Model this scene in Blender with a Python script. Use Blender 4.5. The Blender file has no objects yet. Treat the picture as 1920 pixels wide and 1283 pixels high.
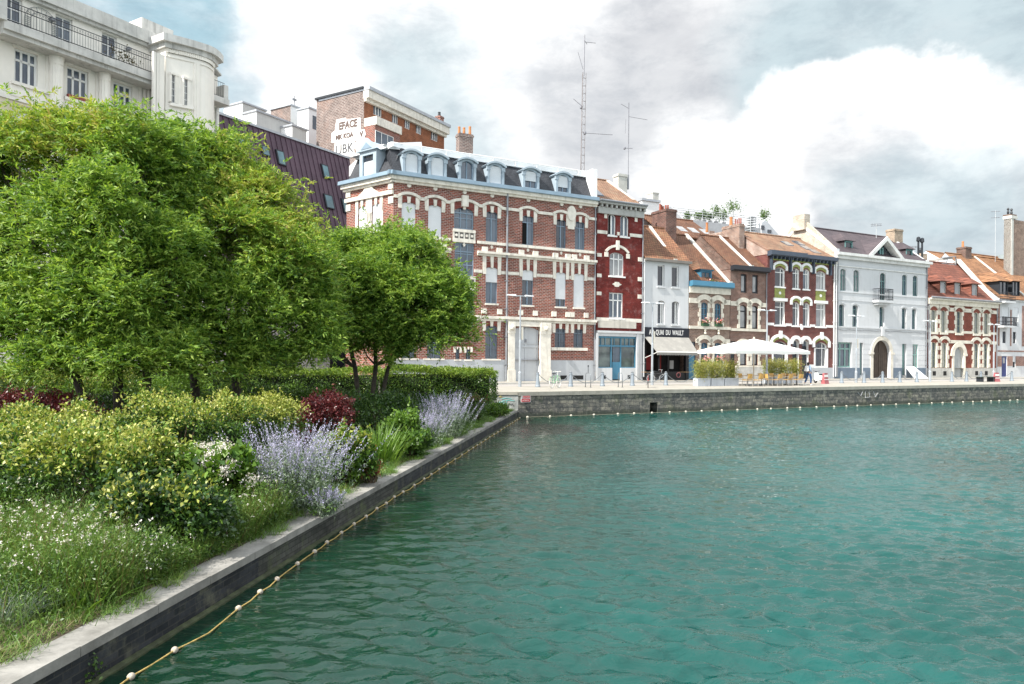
import bpy, bmesh, math, random
import numpy as np
from mathutils import Vector, Matrix
random.seed(7)
RNG = np.random.default_rng(11)
R = math.radians
SC = bpy.context.scene
COL = SC.collection

# ---------------------------------------------------------------- camera
FPX = 1350.0            # focal length in photo pixels (photo 1920 wide)
CX, CY = 960.0, 672.7   # principal point in photo pixels
ROLL = R(0.45)
CAM = Vector((0.0, 0.0, 3.18))
cr_, sr_ = math.cos(ROLL), math.sin(ROLL)
cam_data = bpy.data.cameras.new('camera')
cam = bpy.data.objects.new('camera', cam_data); COL.objects.link(cam)
cam_data.sensor_width = 36.0
cam_data.lens = 36.0 * FPX / 1920.0
cam_data.shift_y = (CY - 641.5) / 1920.0
cam_data.clip_end = 3000.0; cam_data.clip_start = 0.1
cam.matrix_world = Matrix(((cr_, -sr_, 0, CAM.x), (0, 0, -1, CAM.y), (sr_, cr_, 0, CAM.z), (0, 0, 0, 1)))
SC.camera = cam

def ray(px, py):
    u, v = (px - CX) / FPX, (CY - py) / FPX
    return Vector((u * cr_ - v * sr_, 1.0, u * sr_ + v * cr_))
def at(px, py, d):
    return CAM + ray(px, py) * d
def on_z(px, py, z):
    r = ray(px, py); return CAM + r * ((z - CAM.z) / r.z)

# ---------------------------------------------------------------- sun and sky
SUN = Vector((-0.80, -0.60, 0)).normalized() * math.cos(R(46)); SUN.z = math.sin(R(46))
sd = bpy.data.lights.new('sun', 'SUN'); sd.energy = 4.9; sd.angle = R(0.53); sd.color = (1.0, 0.95, 0.87)
so = bpy.data.objects.new('sun', sd); COL.objects.link(so)
so.rotation_euler = SUN.to_track_quat('Z', 'Y').to_euler()
SC.view_settings.view_transform = 'Standard'
SC.view_settings.look = 'None'
SC.view_settings.exposure = 0.72
SC.view_settings.gamma = 1.0
SC.cycles.max_bounces = 6; SC.cycles.diffuse_bounces = 2; SC.cycles.glossy_bounces = 3
SC.cycles.transmission_bounces = 3; SC.cycles.transparent_max_bounces = 6
SC.cycles.caustics_reflective = False; SC.cycles.caustics_refractive = False
SC.cycles.use_denoising = True; SC.cycles.sample_clamp_direct = 5.0

class NT:
    """tiny node-tree helper"""
    def __init__(s, tree):
        s.t = tree; s.t.nodes.clear()
    def n(s, typ, **kw):
        nd = s.t.nodes.new(typ)
        for k, v in kw.items():
            if k == 'ins':
                for kk, vv in v.items(): s.set(nd, kk, vv)
            else: setattr(nd, k, v)
        return nd
    def set(s, nd, key, v):
        i = nd.inputs[key]
        if isinstance(v, bpy.types.NodeSocket): s.t.links.new(v, i)
        elif isinstance(v, (tuple, list)) and len(v) == 3 and i.type == 'RGBA': i.default_value = (*v, 1)
        else: i.default_value = v
    def math(s, op, a, b=None, c=None, clamp=False):
        nd = s.n('ShaderNodeMath', operation=op, use_clamp=clamp); s.set(nd, 0, a)
        if b is not None: s.set(nd, 1, b)
        if c is not None: s.set(nd, 2, c)
        return nd.outputs[0]
    def vm(s, op, a, b=None, scale=None):
        nd = s.n('ShaderNodeVectorMath', operation=op); s.set(nd, 0, a)
        if b is not None: s.set(nd, 1, b)
        if scale is not None: s.set(nd, 'Scale', scale)
        return nd
    def mix(s, f, a, b, mode='MIX'):
        nd = s.n('ShaderNodeMix', data_type='RGBA', blend_type=mode)
        s.set(nd, 0, f); s.set(nd, 6, a); s.set(nd, 7, b)
        return nd.outputs[2]
    def noise(s, vec, scale, detail=4, rough=.55, dist=0):
        nd = s.n('ShaderNodeTexNoise', ins={'Scale': scale, 'Detail': detail, 'Roughness': rough, 'Distortion': dist})
        if vec is not None: s.set(nd, 'Vector', vec)
        return nd
    def rng(s, v, a, b, c=0.0, d=1.0, smooth=True):
        nd = s.n('ShaderNodeMapRange', interpolation_type='SMOOTHSTEP' if smooth else 'LINEAR')
        for i, x in enumerate((v, a, b, c, d)): s.set(nd, i, x)
        return nd.outputs[0]

world = bpy.data.worlds.new('World'); SC.world = world; world.use_nodes = True
W = NT(world.node_tree)
sky = W.n('ShaderNodeTexSky', sky_type='NISHITA', sun_disc=False, sun_elevation=R(46),
          sun_rotation=math.atan2(SUN.x, SUN.y), altitude=100, air_density=1.0, dust_density=1.2, ozone_density=1.2)
tc = W.n('ShaderNodeTexCoord').outputs['Generated']
nz = W.noise(tc, 3.0, 7, .6)
off = W.vm('SCALE', W.vm('SUBTRACT', nz.outputs['Color'], (.5, .5, .5)).outputs[0], scale=.26).outputs[0]
dirw = W.vm('NORMALIZE', W.vm('ADD', tc, off).outputs[0]).outputs[0]
def blob(px, py, rin, rout):
    """soft mask round the direction seen at that place of the photo; radii in degrees"""
    c = ray(px, py).normalized()
    d = W.vm('DOT_PRODUCT', dirw, tuple(c)).outputs['Value']
    return W.rng(d, math.cos(R(rout)), math.cos(R(rin)))
SK = 0.1
def v3(c): return tuple(x / SK for x in c)
# a stretched vector so cloud bands lie flat
sxyz = W.n('ShaderNodeSeparateXYZ', ins={0: tc})
strv = W.n('ShaderNodeCombineXYZ', ins={0: sxyz.outputs[0], 1: sxyz.outputs[1], 2: W.math('MULTIPLY', sxyz.outputs[2], 2.2)}).outputs[0]
n1 = W.noise(strv, 2.6, 9, .58, .3).outputs[0]
n2 = W.noise(strv, 6.5, 8, .6, .2).outputs[0]
cloud = W.mix(W.rng(n1, .36, .62), v3((.44, .455, .475)), v3((.67, .675, .68)))
cloud = W.mix(W.rng(n2, .45, .7, 0, .5), cloud, v3((.68, .68, .68)))
nish = W.mix(.6, sky.outputs[0], v3((.27, .40, .46)))
n3 = W.noise(strv, 3.4, 8, .62, .5).outputs[0]
cover = W.rng(n3, .34, .46, 1, 0)     # open blue where low
col = W.mix(W.math('MULTIPLY', cover, .55), cloud, nish)
WHITE = v3((.78, .78, .775)); GREY = v3((.42, .43, .45)); MIDG = v3((.48, .49, .505)); BLUE = v3((.26, .385, .445)); PALE = v3((.385, .46, .49))
brk = W.rng(n2, .3, .6, .55, 1)
for (px, py, ri, ro, c, k) in [
        (620, 130, 8, 15, WHITE, .85), (940, 60, 5, 11, WHITE, .85), (760, 60, 1, 5, MIDG, .35), (1050, 230, 4, 10, MIDG, .8),
        (230, 20, 4, 10, BLUE, .95), (340, 70, 1, 5, BLUE, .9), (465, 190, 0, 2.6, BLUE, .6),
        (830, 180, 2, 6.5, PALE, .85), (1000, 130, 3, 8, WHITE, .6),
        (1260, 40, 5, 9, WHITE, .9), (1300, 200, 6, 13, GREY, 1), (1270, 110, 2, 7, GREY, .6), (1150, 290, 3, 9, MIDG, .8),
        (1700, 40, 6, 14, PALE, .95), (1880, 90, 3, 8, PALE, .7),
        (1560, 50, 2, 6, PALE, .7), (1640, 240, 5.6, 6.9, WHITE, 1), (1530, 185, 2.0, 3.6, WHITE, 1), (1700, 150, 1.5, 3.2, WHITE, 1), (1790, 280, 3.6, 6, WHITE, .9), (1660, 290, 1.5, 5, MIDG, .35), (1460, 290, 2, 4, WHITE, .8),
        (1600, 345, 2, 6, GREY, .7), (1740, 400, 2, 7, PALE, .85), (1330, 350, 3, 7, WHITE, .8), (1430, 340, 1, 5, WHITE, .8), (1500, 425, .5, 2.5, WHITE, .8), (1850, 470, 1, 5, PALE, .5)]:
    m = blob(px, py, ri, ro)
    f = W.math('MULTIPLY', m, k)
    if c is not WHITE: f = W.math('MULTIPLY', f, brk)
    col = W.mix(f, col, c)
# fine modelling inside the clouds
fine = W.noise(strv, 12, 7, .65, .2).outputs[0]
col = W.mix(1.0, col, W.mix(W.rng(fine, .3, .62), (.82, .84, .865), (1.04, 1.04, 1.04)), 'MULTIPLY')
# added fill light: brighter unseen sky overhead and behind the viewer, towards the sun
br = W.rng(W.vm('DOT_PRODUCT', tc, tuple(Vector((-.25, -.55, .85)).normalized())).outputs['Value'], -.14, .7, 1.0, 1.9)
col = W.vm('SCALE', col, scale=br).outputs[0]
col = W.mix(W.rng(br, 1.0, 2.0, 0, 1), col, W.mix(1.0, col, (.955, 1.0, 1.035), 'MULTIPLY'))
bg = W.n('ShaderNodeBackground', ins={'Color': col, 'Strength': SK})
W.t.links.new(bg.outputs[0], W.n('ShaderNodeOutputWorld').inputs[0])

# ---------------------------------------------------------------- materials
MATS = {}
def pr(name, color, rough=.75, spec=.4, metal=0, coat=0, var=.12, vscale=1.3, streak=0, bump=0, bscale=30, dirt=None, dirt_amt=.3, dscale=.5, emit=None):
    """principled with world-sized noise variation, optional vertical streaks of grime and bump"""
    if name in MATS: return MATS[name]
    m = bpy.data.materials.new(name); m.use_nodes = True
    T = NT(m.node_tree)
    co = T.n('ShaderNodeTexCoord').outputs['Object']
    c = T.mix(T.rng(T.noise(co, vscale, 5, .6).outputs[0], .3, .7), tuple(x * (1 - var) for x in color), tuple(min(1, x * (1 + var)) for x in color))
    if dirt is not None:
        c = T.mix(T.rng(T.noise(co, dscale, 6, .65).outputs[0], .48, .72, 0, dirt_amt), c, dirt)
    if streak:
        mp = T.n('ShaderNodeMapping', ins={0: co}); mp.inputs['Scale'].default_value = (3.5, 3.5, .22)
        sn = T.noise(mp.outputs[0], 1.0, 5, .65).outputs[0]
        c = T.mix(T.rng(sn, .5, .78, 0, streak), c, (.10, .10, .09))
    b = T.n('ShaderNodeBsdfPrincipled', ins={'Base Color': c, 'Roughness': rough, 'Metallic': metal, 'Specular IOR Level': spec, 'Coat Weight': coat})
    if emit: b.inputs['Emission Color'].default_value = (*emit, 1); b.inputs['Emission Strength'].default_value = 1
    if bump:
        bn = T.n('ShaderNodeBump', ins={'Strength': bump, 'Distance': .02, 'Height': T.noise(co, bscale, 5, .6).outputs[0]})
        T.set(b, 'Normal', bn.outputs[0])
    T.t.links.new(b.outputs[0], T.n('ShaderNodeOutputMaterial').inputs[0])
    MATS[name] = m
    return m

def walls_uv(T, co):
    s = T.n('ShaderNodeSeparateXYZ', ins={0: co})
    h = T.math('ADD', s.outputs[0], s.outputs[1])
    return T.n('ShaderNodeCombineXYZ', ins={0: h, 1: s.outputs[2], 2: 0.0}).outputs[0]

def brick(name, c1, c2, mortar, bw=.34, bh=.125, ms=.018, wear=None, wear_amt=.5, wscale=.8, rough=.85, streak=.15, distort=0, patch=.35):
    if name in MATS: return MATS[name]
    m = bpy.data.materials.new(name); m.use_nodes = True
    T = NT(m.node_tree)
    co = T.n('ShaderNodeTexCoord').outputs['Object']
    uv = walls_uv(T, co)
    if distort:
        uv = T.vm('ADD', uv, T.vm('SCALE', T.vm('SUBTRACT', T.noise(uv, 2.0, 3).outputs['Color'], (.5, .5, .5)).outputs[0], scale=distort).outputs[0]).outputs[0]
    bt = T.n('ShaderNodeTexBrick', ins={'Vector': uv, 'Color1': c1, 'Color2': c2, 'Mortar': mortar, 'Scale': 1.0,
              'Mortar Size': ms, 'Mortar Smooth': .1, 'Bias': 0.0, 'Brick Width': bw, 'Row Height': bh})
    c = bt.outputs['Color']
    c = T.mix(T.rng(T.noise(uv, 1.1, 6, .65).outputs[0], .32, .68), T.mix(1.0, c, (1 - patch,) * 3, 'MULTIPLY'), c)
    c = T.mix(T.rng(T.noise(uv, 9, 4, .7).outputs[0], .35, .7), T.mix(1.0, c, (.78, .78, .8), 'MULTIPLY'), T.mix(1.0, c, (1.15, 1.12, 1.1), 'MULTIPLY'))
    if wear is not None:
        c = T.mix(T.rng(T.noise(uv, wscale, 8, .7).outputs[0], .5, .68, 0, wear_amt), c, wear)
    if streak:
        mp = T.n('ShaderNodeMapping', ins={0: uv}); mp.inputs['Scale'].default_value = (2.6, .16, 1)
        c = T.mix(T.rng(T.noise(mp.outputs[0], 1, 5, .6).outputs[0], .52, .8, 0, streak), c, (.05, .045, .04))
    b = T.n('ShaderNodeBsdfPrincipled', ins={'Base Color': c, 'Roughness': rough, 'Specular IOR Level': .25})
    bn = T.n('ShaderNodeBump', ins={'Strength': .5, 'Distance': .015, 'Height': T.math('SUBTRACT', 1.0, bt.outputs['Fac'])})
    T.set(b, 'Normal', bn.outputs[0])
    T.t.links.new(b.outputs[0], T.n('ShaderNodeOutputMaterial').inputs[0])
    MATS[name] = m
    return m

def tiles(name, c1, c2, moss=None, moss_amt=.4, row=.34, wid=.26, rough=.8, bstr=1.0, joint=.35):
    """roof tiles: rows by height, staggered, each with its own tone"""
    if name in MATS: return MATS[name]
    m = bpy.data.materials.new(name); m.use_nodes = True
    T = NT(m.node_tree)
    co = T.n('ShaderNodeTexCoord').outputs['Object']
    s = T.n('ShaderNodeSeparateXYZ', ins={0: co})
    uv = T.n('ShaderNodeCombineXYZ', ins={0: s.outputs[0], 1: T.math('ADD', s.outputs[2], T.math('MULTIPLY', s.outputs[1], .25)), 2: 0.0}).outputs[0]
    bt = T.n('ShaderNodeTexBrick', ins={'Vector': uv, 'Color1': c1, 'Color2': c2, 'Mortar': tuple(x * joint for x in c1), 'Scale': 1.0,
              'Mortar Size': .03, 'Mortar Smooth': .6, 'Bias': -.1, 'Brick Width': wid, 'Row Height': row * .8})
    c = bt.outputs['Color']
    c = T.mix(T.rng(T.noise(uv, .55, 6, .65).outputs[0], .3, .7), T.mix(1.0, c, (.68, .66, .66), 'MULTIPLY'), T.mix(1.0, c, (1.15, 1.1, 1.05), 'MULTIPLY'))
    c = T.mix(T.rng(T.noise(uv, 4.5, 5, .7).outputs[0], .35, .7, 0, .5), c, T.mix(1.0, c, (.72, .72, .74), 'MULTIPLY'))
    if moss is not None: c = T.mix(T.rng(T.noise(uv, 1.3, 7, .7).outputs[0], .48, .68, 0, moss_amt), c, moss)
    b = T.n('ShaderNodeBsdfPrincipled', ins={'Base Color': c, 'Roughness': rough, 'Specular IOR Level': .3})
    bn = T.n('ShaderNodeBump', ins={'Strength': bstr, 'Distance': .04, 'Height': T.math('SUBTRACT', 1.0, bt.outputs['Fac'])})
    T.set(b, 'Normal', bn.outputs[0])
    T.t.links.new(b.outputs[0], T.n('ShaderNodeOutputMaterial').inputs[0])
    MATS[name] = m
    return m

def leafmat(name, cols, trans=.3, rough=.45, spec=.35, tip=None, patches=True):
    """leaf colour: every leaf its own tone from the list, plus broad patches"""
    if name in MATS: return MATS[name]
    m = bpy.data.materials.new(name); m.use_nodes = True
    T = NT(m.node_tree)
    g = T.n('ShaderNodeNewGeometry').outputs['Random Per Island']
    co = T.n('ShaderNodeTexCoord').outputs['Object']
    nn = T.noise(co, 1.6, 3).outputs[0]
    f = T.math('ADD', T.math('MULTIPLY', g, .7), T.math('MULTIPLY', T.rng(nn, .3, .7), .3)) if patches else g
    rp = T.n('ShaderNodeValToRGB', ins={0: f}); e = rp.color_ramp.elements
    while len(e) < len(cols): e.new(.5)
    for i, c in enumerate(cols):
        e[i].position = i / max(1, len(cols) - 1); e[i].color = (*c, 1)
    b = T.n('ShaderNodeBsdfPrincipled', ins={'Base Color': rp.outputs[0], 'Roughness': rough, 'Specular IOR Level': spec})
    tr = T.n('ShaderNodeBsdfTranslucent', ins={'Color': T.mix(1.0, rp.outputs[0], (1.25, 1.25, .7), 'MULTIPLY')})
    mx = T.n('ShaderNodeMixShader', ins={0: trans}); T.t.links.new(b.outputs[0], mx.inputs[1]); T.t.links.new(tr.outputs[0], mx.inputs[2])
    T.t.links.new(mx.outputs[0], T.n('ShaderNodeOutputMaterial').inputs[0])
    MATS[name] = m
    return m

def glass(name, dark, light=None, split=.0, scale=.5):
    """window glass seen from outside: dark room or drawn curtain under a glossy coat"""
    if name in MATS: return MATS[name]
    m = bpy.data.materials.new(name); m.use_nodes = True
    T = NT(m.node_tree)
    co = T.n('ShaderNodeTexCoord').outputs['Object']
    n = T.noise(co, scale, 3, .5).outputs[0]
    c = T.mix(T.rng(n, .35, .65), dark, light if light else tuple(x * 2.0 for x in dark))
    b = T.n('ShaderNodeBsdfPrincipled', ins={'Base Color': c, 'Roughness': .06 if light is None else .2, 'Specular IOR Level': .6, 'Coat Weight': 1.0, 'Coat Roughness': .02})
    T.t.links.new(b.outputs[0], T.n('ShaderNodeOutputMaterial').inputs[0])
    MATS[name] = m
    return m

# ---------------------------------------------------------------- mesh builder and scene objects
class MB:
    def __init__(s): s.v = []; s.f = []; s.m = []; s.cur = 0; s.marks = []; s.hold = 0
    def poly(s, pts):
        b = len(s.v); s.v += [tuple(p) for p in pts]; s.f.append(list(range(b, b + len(pts)))); s.m.append(s.cur); return s
    def box(s, x0, x1, y0, y1, z0, z1):
        if x0 > x1: x0, x1 = x1, x0
        if y0 > y1: y0, y1 = y1, y0
        if z0 > z1: z0, z1 = z1, z0
        return s.hexa([(x0, y0, z0), (x1, y0, z0), (x1, y1, z0), (x0, y1, z0)], [(x0, y0, z1), (x1, y0, z1), (x1, y1, z1), (x0, y1, z1)])
    def hexa(s, lo, hi):
        if not s.hold: s.marks.append((len(s.v), len(s.f)))
        b = len(s.v); n = len(lo); s.v += [tuple(p) for p in lo] + [tuple(p) for p in hi]
        fs = [list(range(b + n - 1, b - 1, -1)), list(range(b + n, b + 2 * n))]
        for i in range(n):
            j = (i + 1) % n; fs.append([b + i, b + j, b + n + j, b + n + i])
        s.f += fs; s.m += [s.cur] * len(fs); return s
    def prism(s, prof, a, b_, axis='x'):
        """profile of 2D points swept along an axis from a to b_"""
        if axis == 'x': lo = [(a, p[0], p[1]) for p in prof]; hi = [(b_, p[0], p[1]) for p in prof]
        elif axis == 'y': lo = [(p[0], a, p[1]) for p in prof]; hi = [(p[0], b_, p[1]) for p in prof]
        else: lo = [(p[0], p[1], a) for p in prof]; hi = [(p[0], p[1], b_) for p in prof]
        return s.hexa(lo, hi)
    def tube(s, pts, rad, n=8, caps=True):
        pts = [Vector(p) for p in pts]
        if not isinstance(rad, (list, tuple)): rad = [rad] * len(pts)
        base = len(s.v); prev = None
        for i, p in enumerate(pts):
            t = (pts[min(i + 1, len(pts) - 1)] - pts[max(i - 1, 0)]).normalized()
            if prev is None:
                a = Vector((0, 0, 1)) if abs(t.z) < .9 else Vector((1, 0, 0)); x = t.cross(a).normalized()
            else: x = (prev - t * prev.dot(t)).normalized()
            prev = x; y = t.cross(x)
            for k in range(n):
                an = 2 * math.pi * k / n; s.v.append(tuple(p + (x * math.cos(an) + y * math.sin(an)) * rad[i]))
        for i in range(len(pts) - 1):
            for k in range(n):
                a = base + i * n + k; b = base + i * n + (k + 1) % n
                s.f.append([a, b, b + n, a + n]); s.m.append(s.cur)
        if caps:
            s.f.append(list(range(base + n - 1, base - 1, -1))); s.f.append([base + (len(pts) - 1) * n + k for k in range(n)]); s.m += [s.cur] * 2
        return s
    def lathe(s, c, prof, n=14):
        """prof: (radius, z) pairs, turned about a vertical axis at c"""
        base = len(s.v)
        for (r, z) in prof:
            for k in range(n):
                a = 2 * math.pi * k / n; s.v.append((c[0] + r * math.cos(a), c[1] + r * math.sin(a), c[2] + z))
        for i in range(len(prof) - 1):
            for k in range(n):
                a = base + i * n + k; b = base + i * n + (k + 1) % n
                s.f.append([a, b, b + n, a + n]); s.m.append(s.cur)
        s.f.append(list(range(base + n - 1, base - 1, -1))); s.f.append([base + (len(prof) - 1) * n + k for k in range(n)]); s.m += [s.cur] * 2
        return s
    def ring(s, c, rad, thick, axis='y', n=20, k=6):
        pts = []
        for i in range(n + 1):
            a = 2 * math.pi * i / n
            if axis == 'y': pts.append((c[0] + rad * math.cos(a), c[1], c[2] + rad * math.sin(a)))
            else: pts.append((c[0] + rad * math.cos(a), c[1] + rad * math.sin(a), c[2]))
        return s.tube(pts, thick, k, False)
    def arc_band(s, uc, half, z0, rise, thick, y0, y1, n=10, over=0.0):
        """raised band along a segmental arch of half-width half springing at z0"""
        s.marks.append((len(s.v), len(s.f))); s.hold = 1
        R_ = (half * half + rise * rise) / (2 * rise) if rise > 1e-4 else 1e6
        a0 = math.asin(min(1, half / R_)) if rise <= half * .999 else math.pi / 2
        zc = z0 + rise - R_
        for i in range(n):
            a, b = -a0 + 2 * a0 * i / n, -a0 + 2 * a0 * (i + 1) / n
            pr_ = [(uc + R_ * math.sin(a), zc + R_ * math.cos(a)), (uc + R_ * math.sin(b), zc + R_ * math.cos(b)),
                   (uc + (R_ + thick) * math.sin(b), zc + (R_ + thick) * math.cos(b)), (uc + (R_ + thick) * math.sin(a), zc + (R_ + thick) * math.cos(a))]
            s.hexa([(p[0], y0, p[1]) for p in pr_], [(p[0], y1, p[1]) for p in pr_])
        s.hold = 0
        return s
    def pieces(s):
        """one builder per solid added, for stones that are parts of their own"""
        mk = s.marks + [(len(s.v), len(s.f))]; out = []
        for (a, fa), (b, fb) in zip(mk, mk[1:]):
            q = MB(); q.v = s.v[a:b]; q.f = [[i - a for i in f] for f in s.f[fa:fb]]; q.m = s.m[fa:fb]; out.append(q)
        return out
    def build(s, name, mat, parent=None, smooth=False, label=None):
        me = bpy.data.meshes.new(name); me.from_pydata(s.v, [], s.f)
        for mm in (mat if isinstance(mat, (list, tuple)) else [mat]): me.materials.append(mm)
        if any(s.m): me.polygons.foreach_set('material_index', s.m)
        if smooth: me.polygons.foreach_set('use_smooth', [True] * len(me.polygons))
        o = bpy.data.objects.new(name, me); COL.objects.link(o)
        if parent is not None: o.parent = parent
        if label: o['label'] = label
        return o

def tag(o, label=None, cat=None, group=None, kind=None):
    if label: o['label'] = label
    if cat: o['category'] = cat
    if group: o['group'] = group
    if kind: o['kind'] = kind
    return o
def thing(name, label, cat, loc=(0, 0, 0), rz=0, group=None):
    o = bpy.data.objects.new(name, None); COL.objects.link(o)
    o.location = loc; o.rotation_euler = (0, 0, rz); o.empty_display_size = .3
    return tag(o, label, cat, group)
def struct(name, mb, mat):
    return tag(mb.build(name, mat), kind='structure')
KIDS = {}
def dup(root, loc, rz, label=None, scale=None):
    """copy of a thing with copies of its parts and sub-parts"""
    if not KIDS.get(root.name):
        d = {}
        for o in bpy.data.objects:
            if o.parent is not None: d.setdefault(o.parent.name, []).append(o)
        KIDS.clear(); KIDS.update(d)
    def cp(o, par):
        c = o.copy(); COL.objects.link(c)
        if par is not None: c.parent = par
        for k in KIDS.get(o.name, []): cp(k, c)
        return c
    r = cp(root, None); r.location = loc; r.rotation_euler = (0, 0, rz)
    if scale: r.scale = scale
    if label: r['label'] = label
    return r
# ---------------------------------------------------------------- foliage kit
def unit(a): return a / np.maximum(1e-9, np.linalg.norm(a, axis=1, keepdims=True))
def mesh_np(name, V, F, mat, parent=None, loc=None):
    me = bpy.data.meshes.new(name); nf, k = F.shape
    me.vertices.add(len(V)); me.vertices.foreach_set('co', np.ascontiguousarray(V, dtype=np.float32).ravel())
    me.loops.add(nf * k); me.loops.foreach_set('vertex_index', np.ascontiguousarray(F, dtype=np.int32).ravel())
    me.polygons.add(nf); me.polygons.foreach_set('loop_start', np.arange(0, nf * k, k, dtype=np.int32)); me.polygons.foreach_set('loop_total', np.full(nf, k, dtype=np.int32))
    me.materials.append(mat); me.update(calc_edges=True)
    o = bpy.data.objects.new(name, me); COL.objects.link(o)
    if parent is not None: o.parent = parent
    if loc is not None: o.location = loc
    return o
def leaf_geo(C, D, L, W, droop=.15, sun=.45):
    n = len(C)
    if D is None: D = unit(RNG.normal(0, 1, (n, 3)) + np.array([0, 0, .5]))
    D = unit(D); ref = unit(RNG.normal(0, 1, (n, 3)) * (1 - sun) + np.array([0, 0, 1.0]) * sun + D * 0)
    S = unit(np.cross(D, ref) + 1e-6); N = unit(np.cross(S, D))
    L = np.asarray(L, dtype=float) * np.ones(n); W = np.asarray(W, dtype=float) * np.ones(n); L = L[:, None]; W = W[:, None]
    mid = C + D * L * .45 + N * L * .06
    V = np.stack([C, mid + S * W * .5, C + D * L - N * L * droop, mid - S * W * .5], axis=1).reshape(-1, 3)
    F = np.arange(n * 4).reshape(-1, 4)
    return V, F
def leaves(name, C, D, size, mat, parent=None, var=.3, droop=.15, sun=.45):
    n = len(C); k = RNG.uniform(1 - var, 1 + var, n)
    V, F = leaf_geo(C, D, size[0] * k, size[1] * k, droop, sun)
    return mesh_np(name, V, F, mat, parent)
def blades(name, base, dirs, L, W, mat, parent=None, bend=.35, seg=3):
    """curved tapering blades: base points, initial directions, lengths and widths"""
    n = len(base); dirs = unit(dirs); L = (np.asarray(L) * np.ones(n))[:, None]; W = (np.asarray(W) * np.ones(n))[:, None]
    h = unit(np.column_stack([dirs[:, 0], dirs[:, 1], np.zeros(n)]) + RNG.normal(0, .05, (n, 3)) * np.array([1, 1, 0]))
    S = unit(np.cross(h, np.array([0, 0, 1.0])) + h * RNG.normal(0, .6, (n, 1)))
    rows = []
    for i in range(seg + 1):
        t = i / seg; c = base + dirs * L * t + (h * .6 - np.array([0, 0, .5])) * L * bend * t * t
        w = W * (1 - t) ** .7 * .5 if i < seg else W * .02
        rows += [c - S * w, c + S * w]
    V = np.stack(rows, axis=1).reshape(-1, 3); m = 2 * (seg + 1); F = []
    b = np.arange(n)[:, None] * m
    for i in range(seg): F.append(b + np.array([[2 * i, 2 * i + 1, 2 * i + 3, 2 * i + 2]]))
    F = np.stack(F, axis=1).reshape(-1, 4)
    return mesh_np(name, V, F, mat, parent)
def sph(n):
    return unit(RNG.normal(0, 1, (n, 3)))
def clump_shell(lobes, n, inner=.55, zmin=None, spread=.16, per=30, down=.35):
    """points on the bumpy outside of overlapping lobes [(x,y,z,rx,ry,rz)] with outward directions"""
    lo = np.array(lobes, dtype=float); area = lo[:, 3] * lo[:, 5]; p = area / area.sum()
    m = max(1, n // per); idx = RNG.choice(len(lo), m * 2, p=p); d = sph(m * 2); d[:, 2] = np.where(d[:, 2] < -down, -d[:, 2], d[:, 2])
    r = RNG.uniform(inner, 1.0, m * 2) ** .6
    c = lo[idx, :3] + d * lo[idx, 3:6] * r[:, None]
    # drop clumps buried deep inside another lobe
    keep = np.ones(len(c), bool)
    for L in lo:
        q = ((c - L[:3]) / L[3:6]); keep &= ~((q ** 2).sum(1) < .42)
    c, d = c[keep][:m], d[keep][:m]
    k = n // max(1, len(c)) + 1
    sc = RNG.uniform(.6, 1.35, len(c))
    P = np.repeat(c, k, 0) + RNG.normal(0, 1, (len(c) * k, 3)) * spread * np.repeat(sc, k)[:, None] * np.array([1, 1, .75])
    Dd = unit(np.repeat(d, k, 0) * .8 + RNG.normal(0, .75, (len(c) * k, 3)) + np.array([0, 0, .25]))
    if zmin is not None:
        ok = P[:, 2] > zmin; P, Dd = P[ok], Dd[ok]
    return P, Dd, c
def stems_to(root, targets, name, mat, parent, r0=.02, r1=.005, wob=.08, n=5):
    mb = MB(); root = Vector(root)
    for t in targets:
        t = Vector(t); b = root + Vector((random.uniform(-.12, .12), random.uniform(-.12, .12), 0)); pts = []
        for i in range(n + 1):
            f = i / n; p = b.lerp(t, f); p.z = b.z + (t.z - b.z) * f ** .8; w = wob * math.sin(f * math.pi)
            pts.append(p + Vector((random.uniform(-w, w), random.uniform(-w, w), 0)))
        mb.tube(pts, [r0 + (r1 - r0) * i / n for i in range(n + 1)], 5)
    return mb.build(name, mat, parent)
M_BARK = pr('ash_bark', (.075, .063, .05), .9, var=.3, vscale=7, bump=.8, bscale=25)
M_TWIG = pr('twig_brown', (.09, .065, .04), .9, var=.3, vscale=9)
# ---------------------------------------------------------------- the basin, quays, street
QZ = 1.38            # top of the far quay above the water
GZ = 0.42            # garden terrace
TH = R(62.5)         # direction of the house row, clockwise from straight ahead
RD = Vector((math.sin(TH), math.cos(TH), 0)); RN = Vector((-math.cos(TH), math.sin(TH), 0))   # along the row / away from the water
P0 = Vector((3.27, 58.8, QZ))
CQ = Vector((0.35, 38.96, 0))     # corner of the basin
def wall_x(y): return 0.35 - 0.138 * (38.96 - y)
ROWRZ = math.atan2(RD.y, RD.x)
def hit_plane(px, py, p, n):
    r = ray(px, py); return CAM + r * ((p - CAM).dot(n) / r.dot(n))
def row_pt(s, n, z=0.0): return CQ + RD * s + RN * n + Vector((0, 0, z))
def row_st(px, py, z=QZ):
    p = on_z(px, py, z) - CQ; return p.dot(RD), p.dot(RN)

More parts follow.
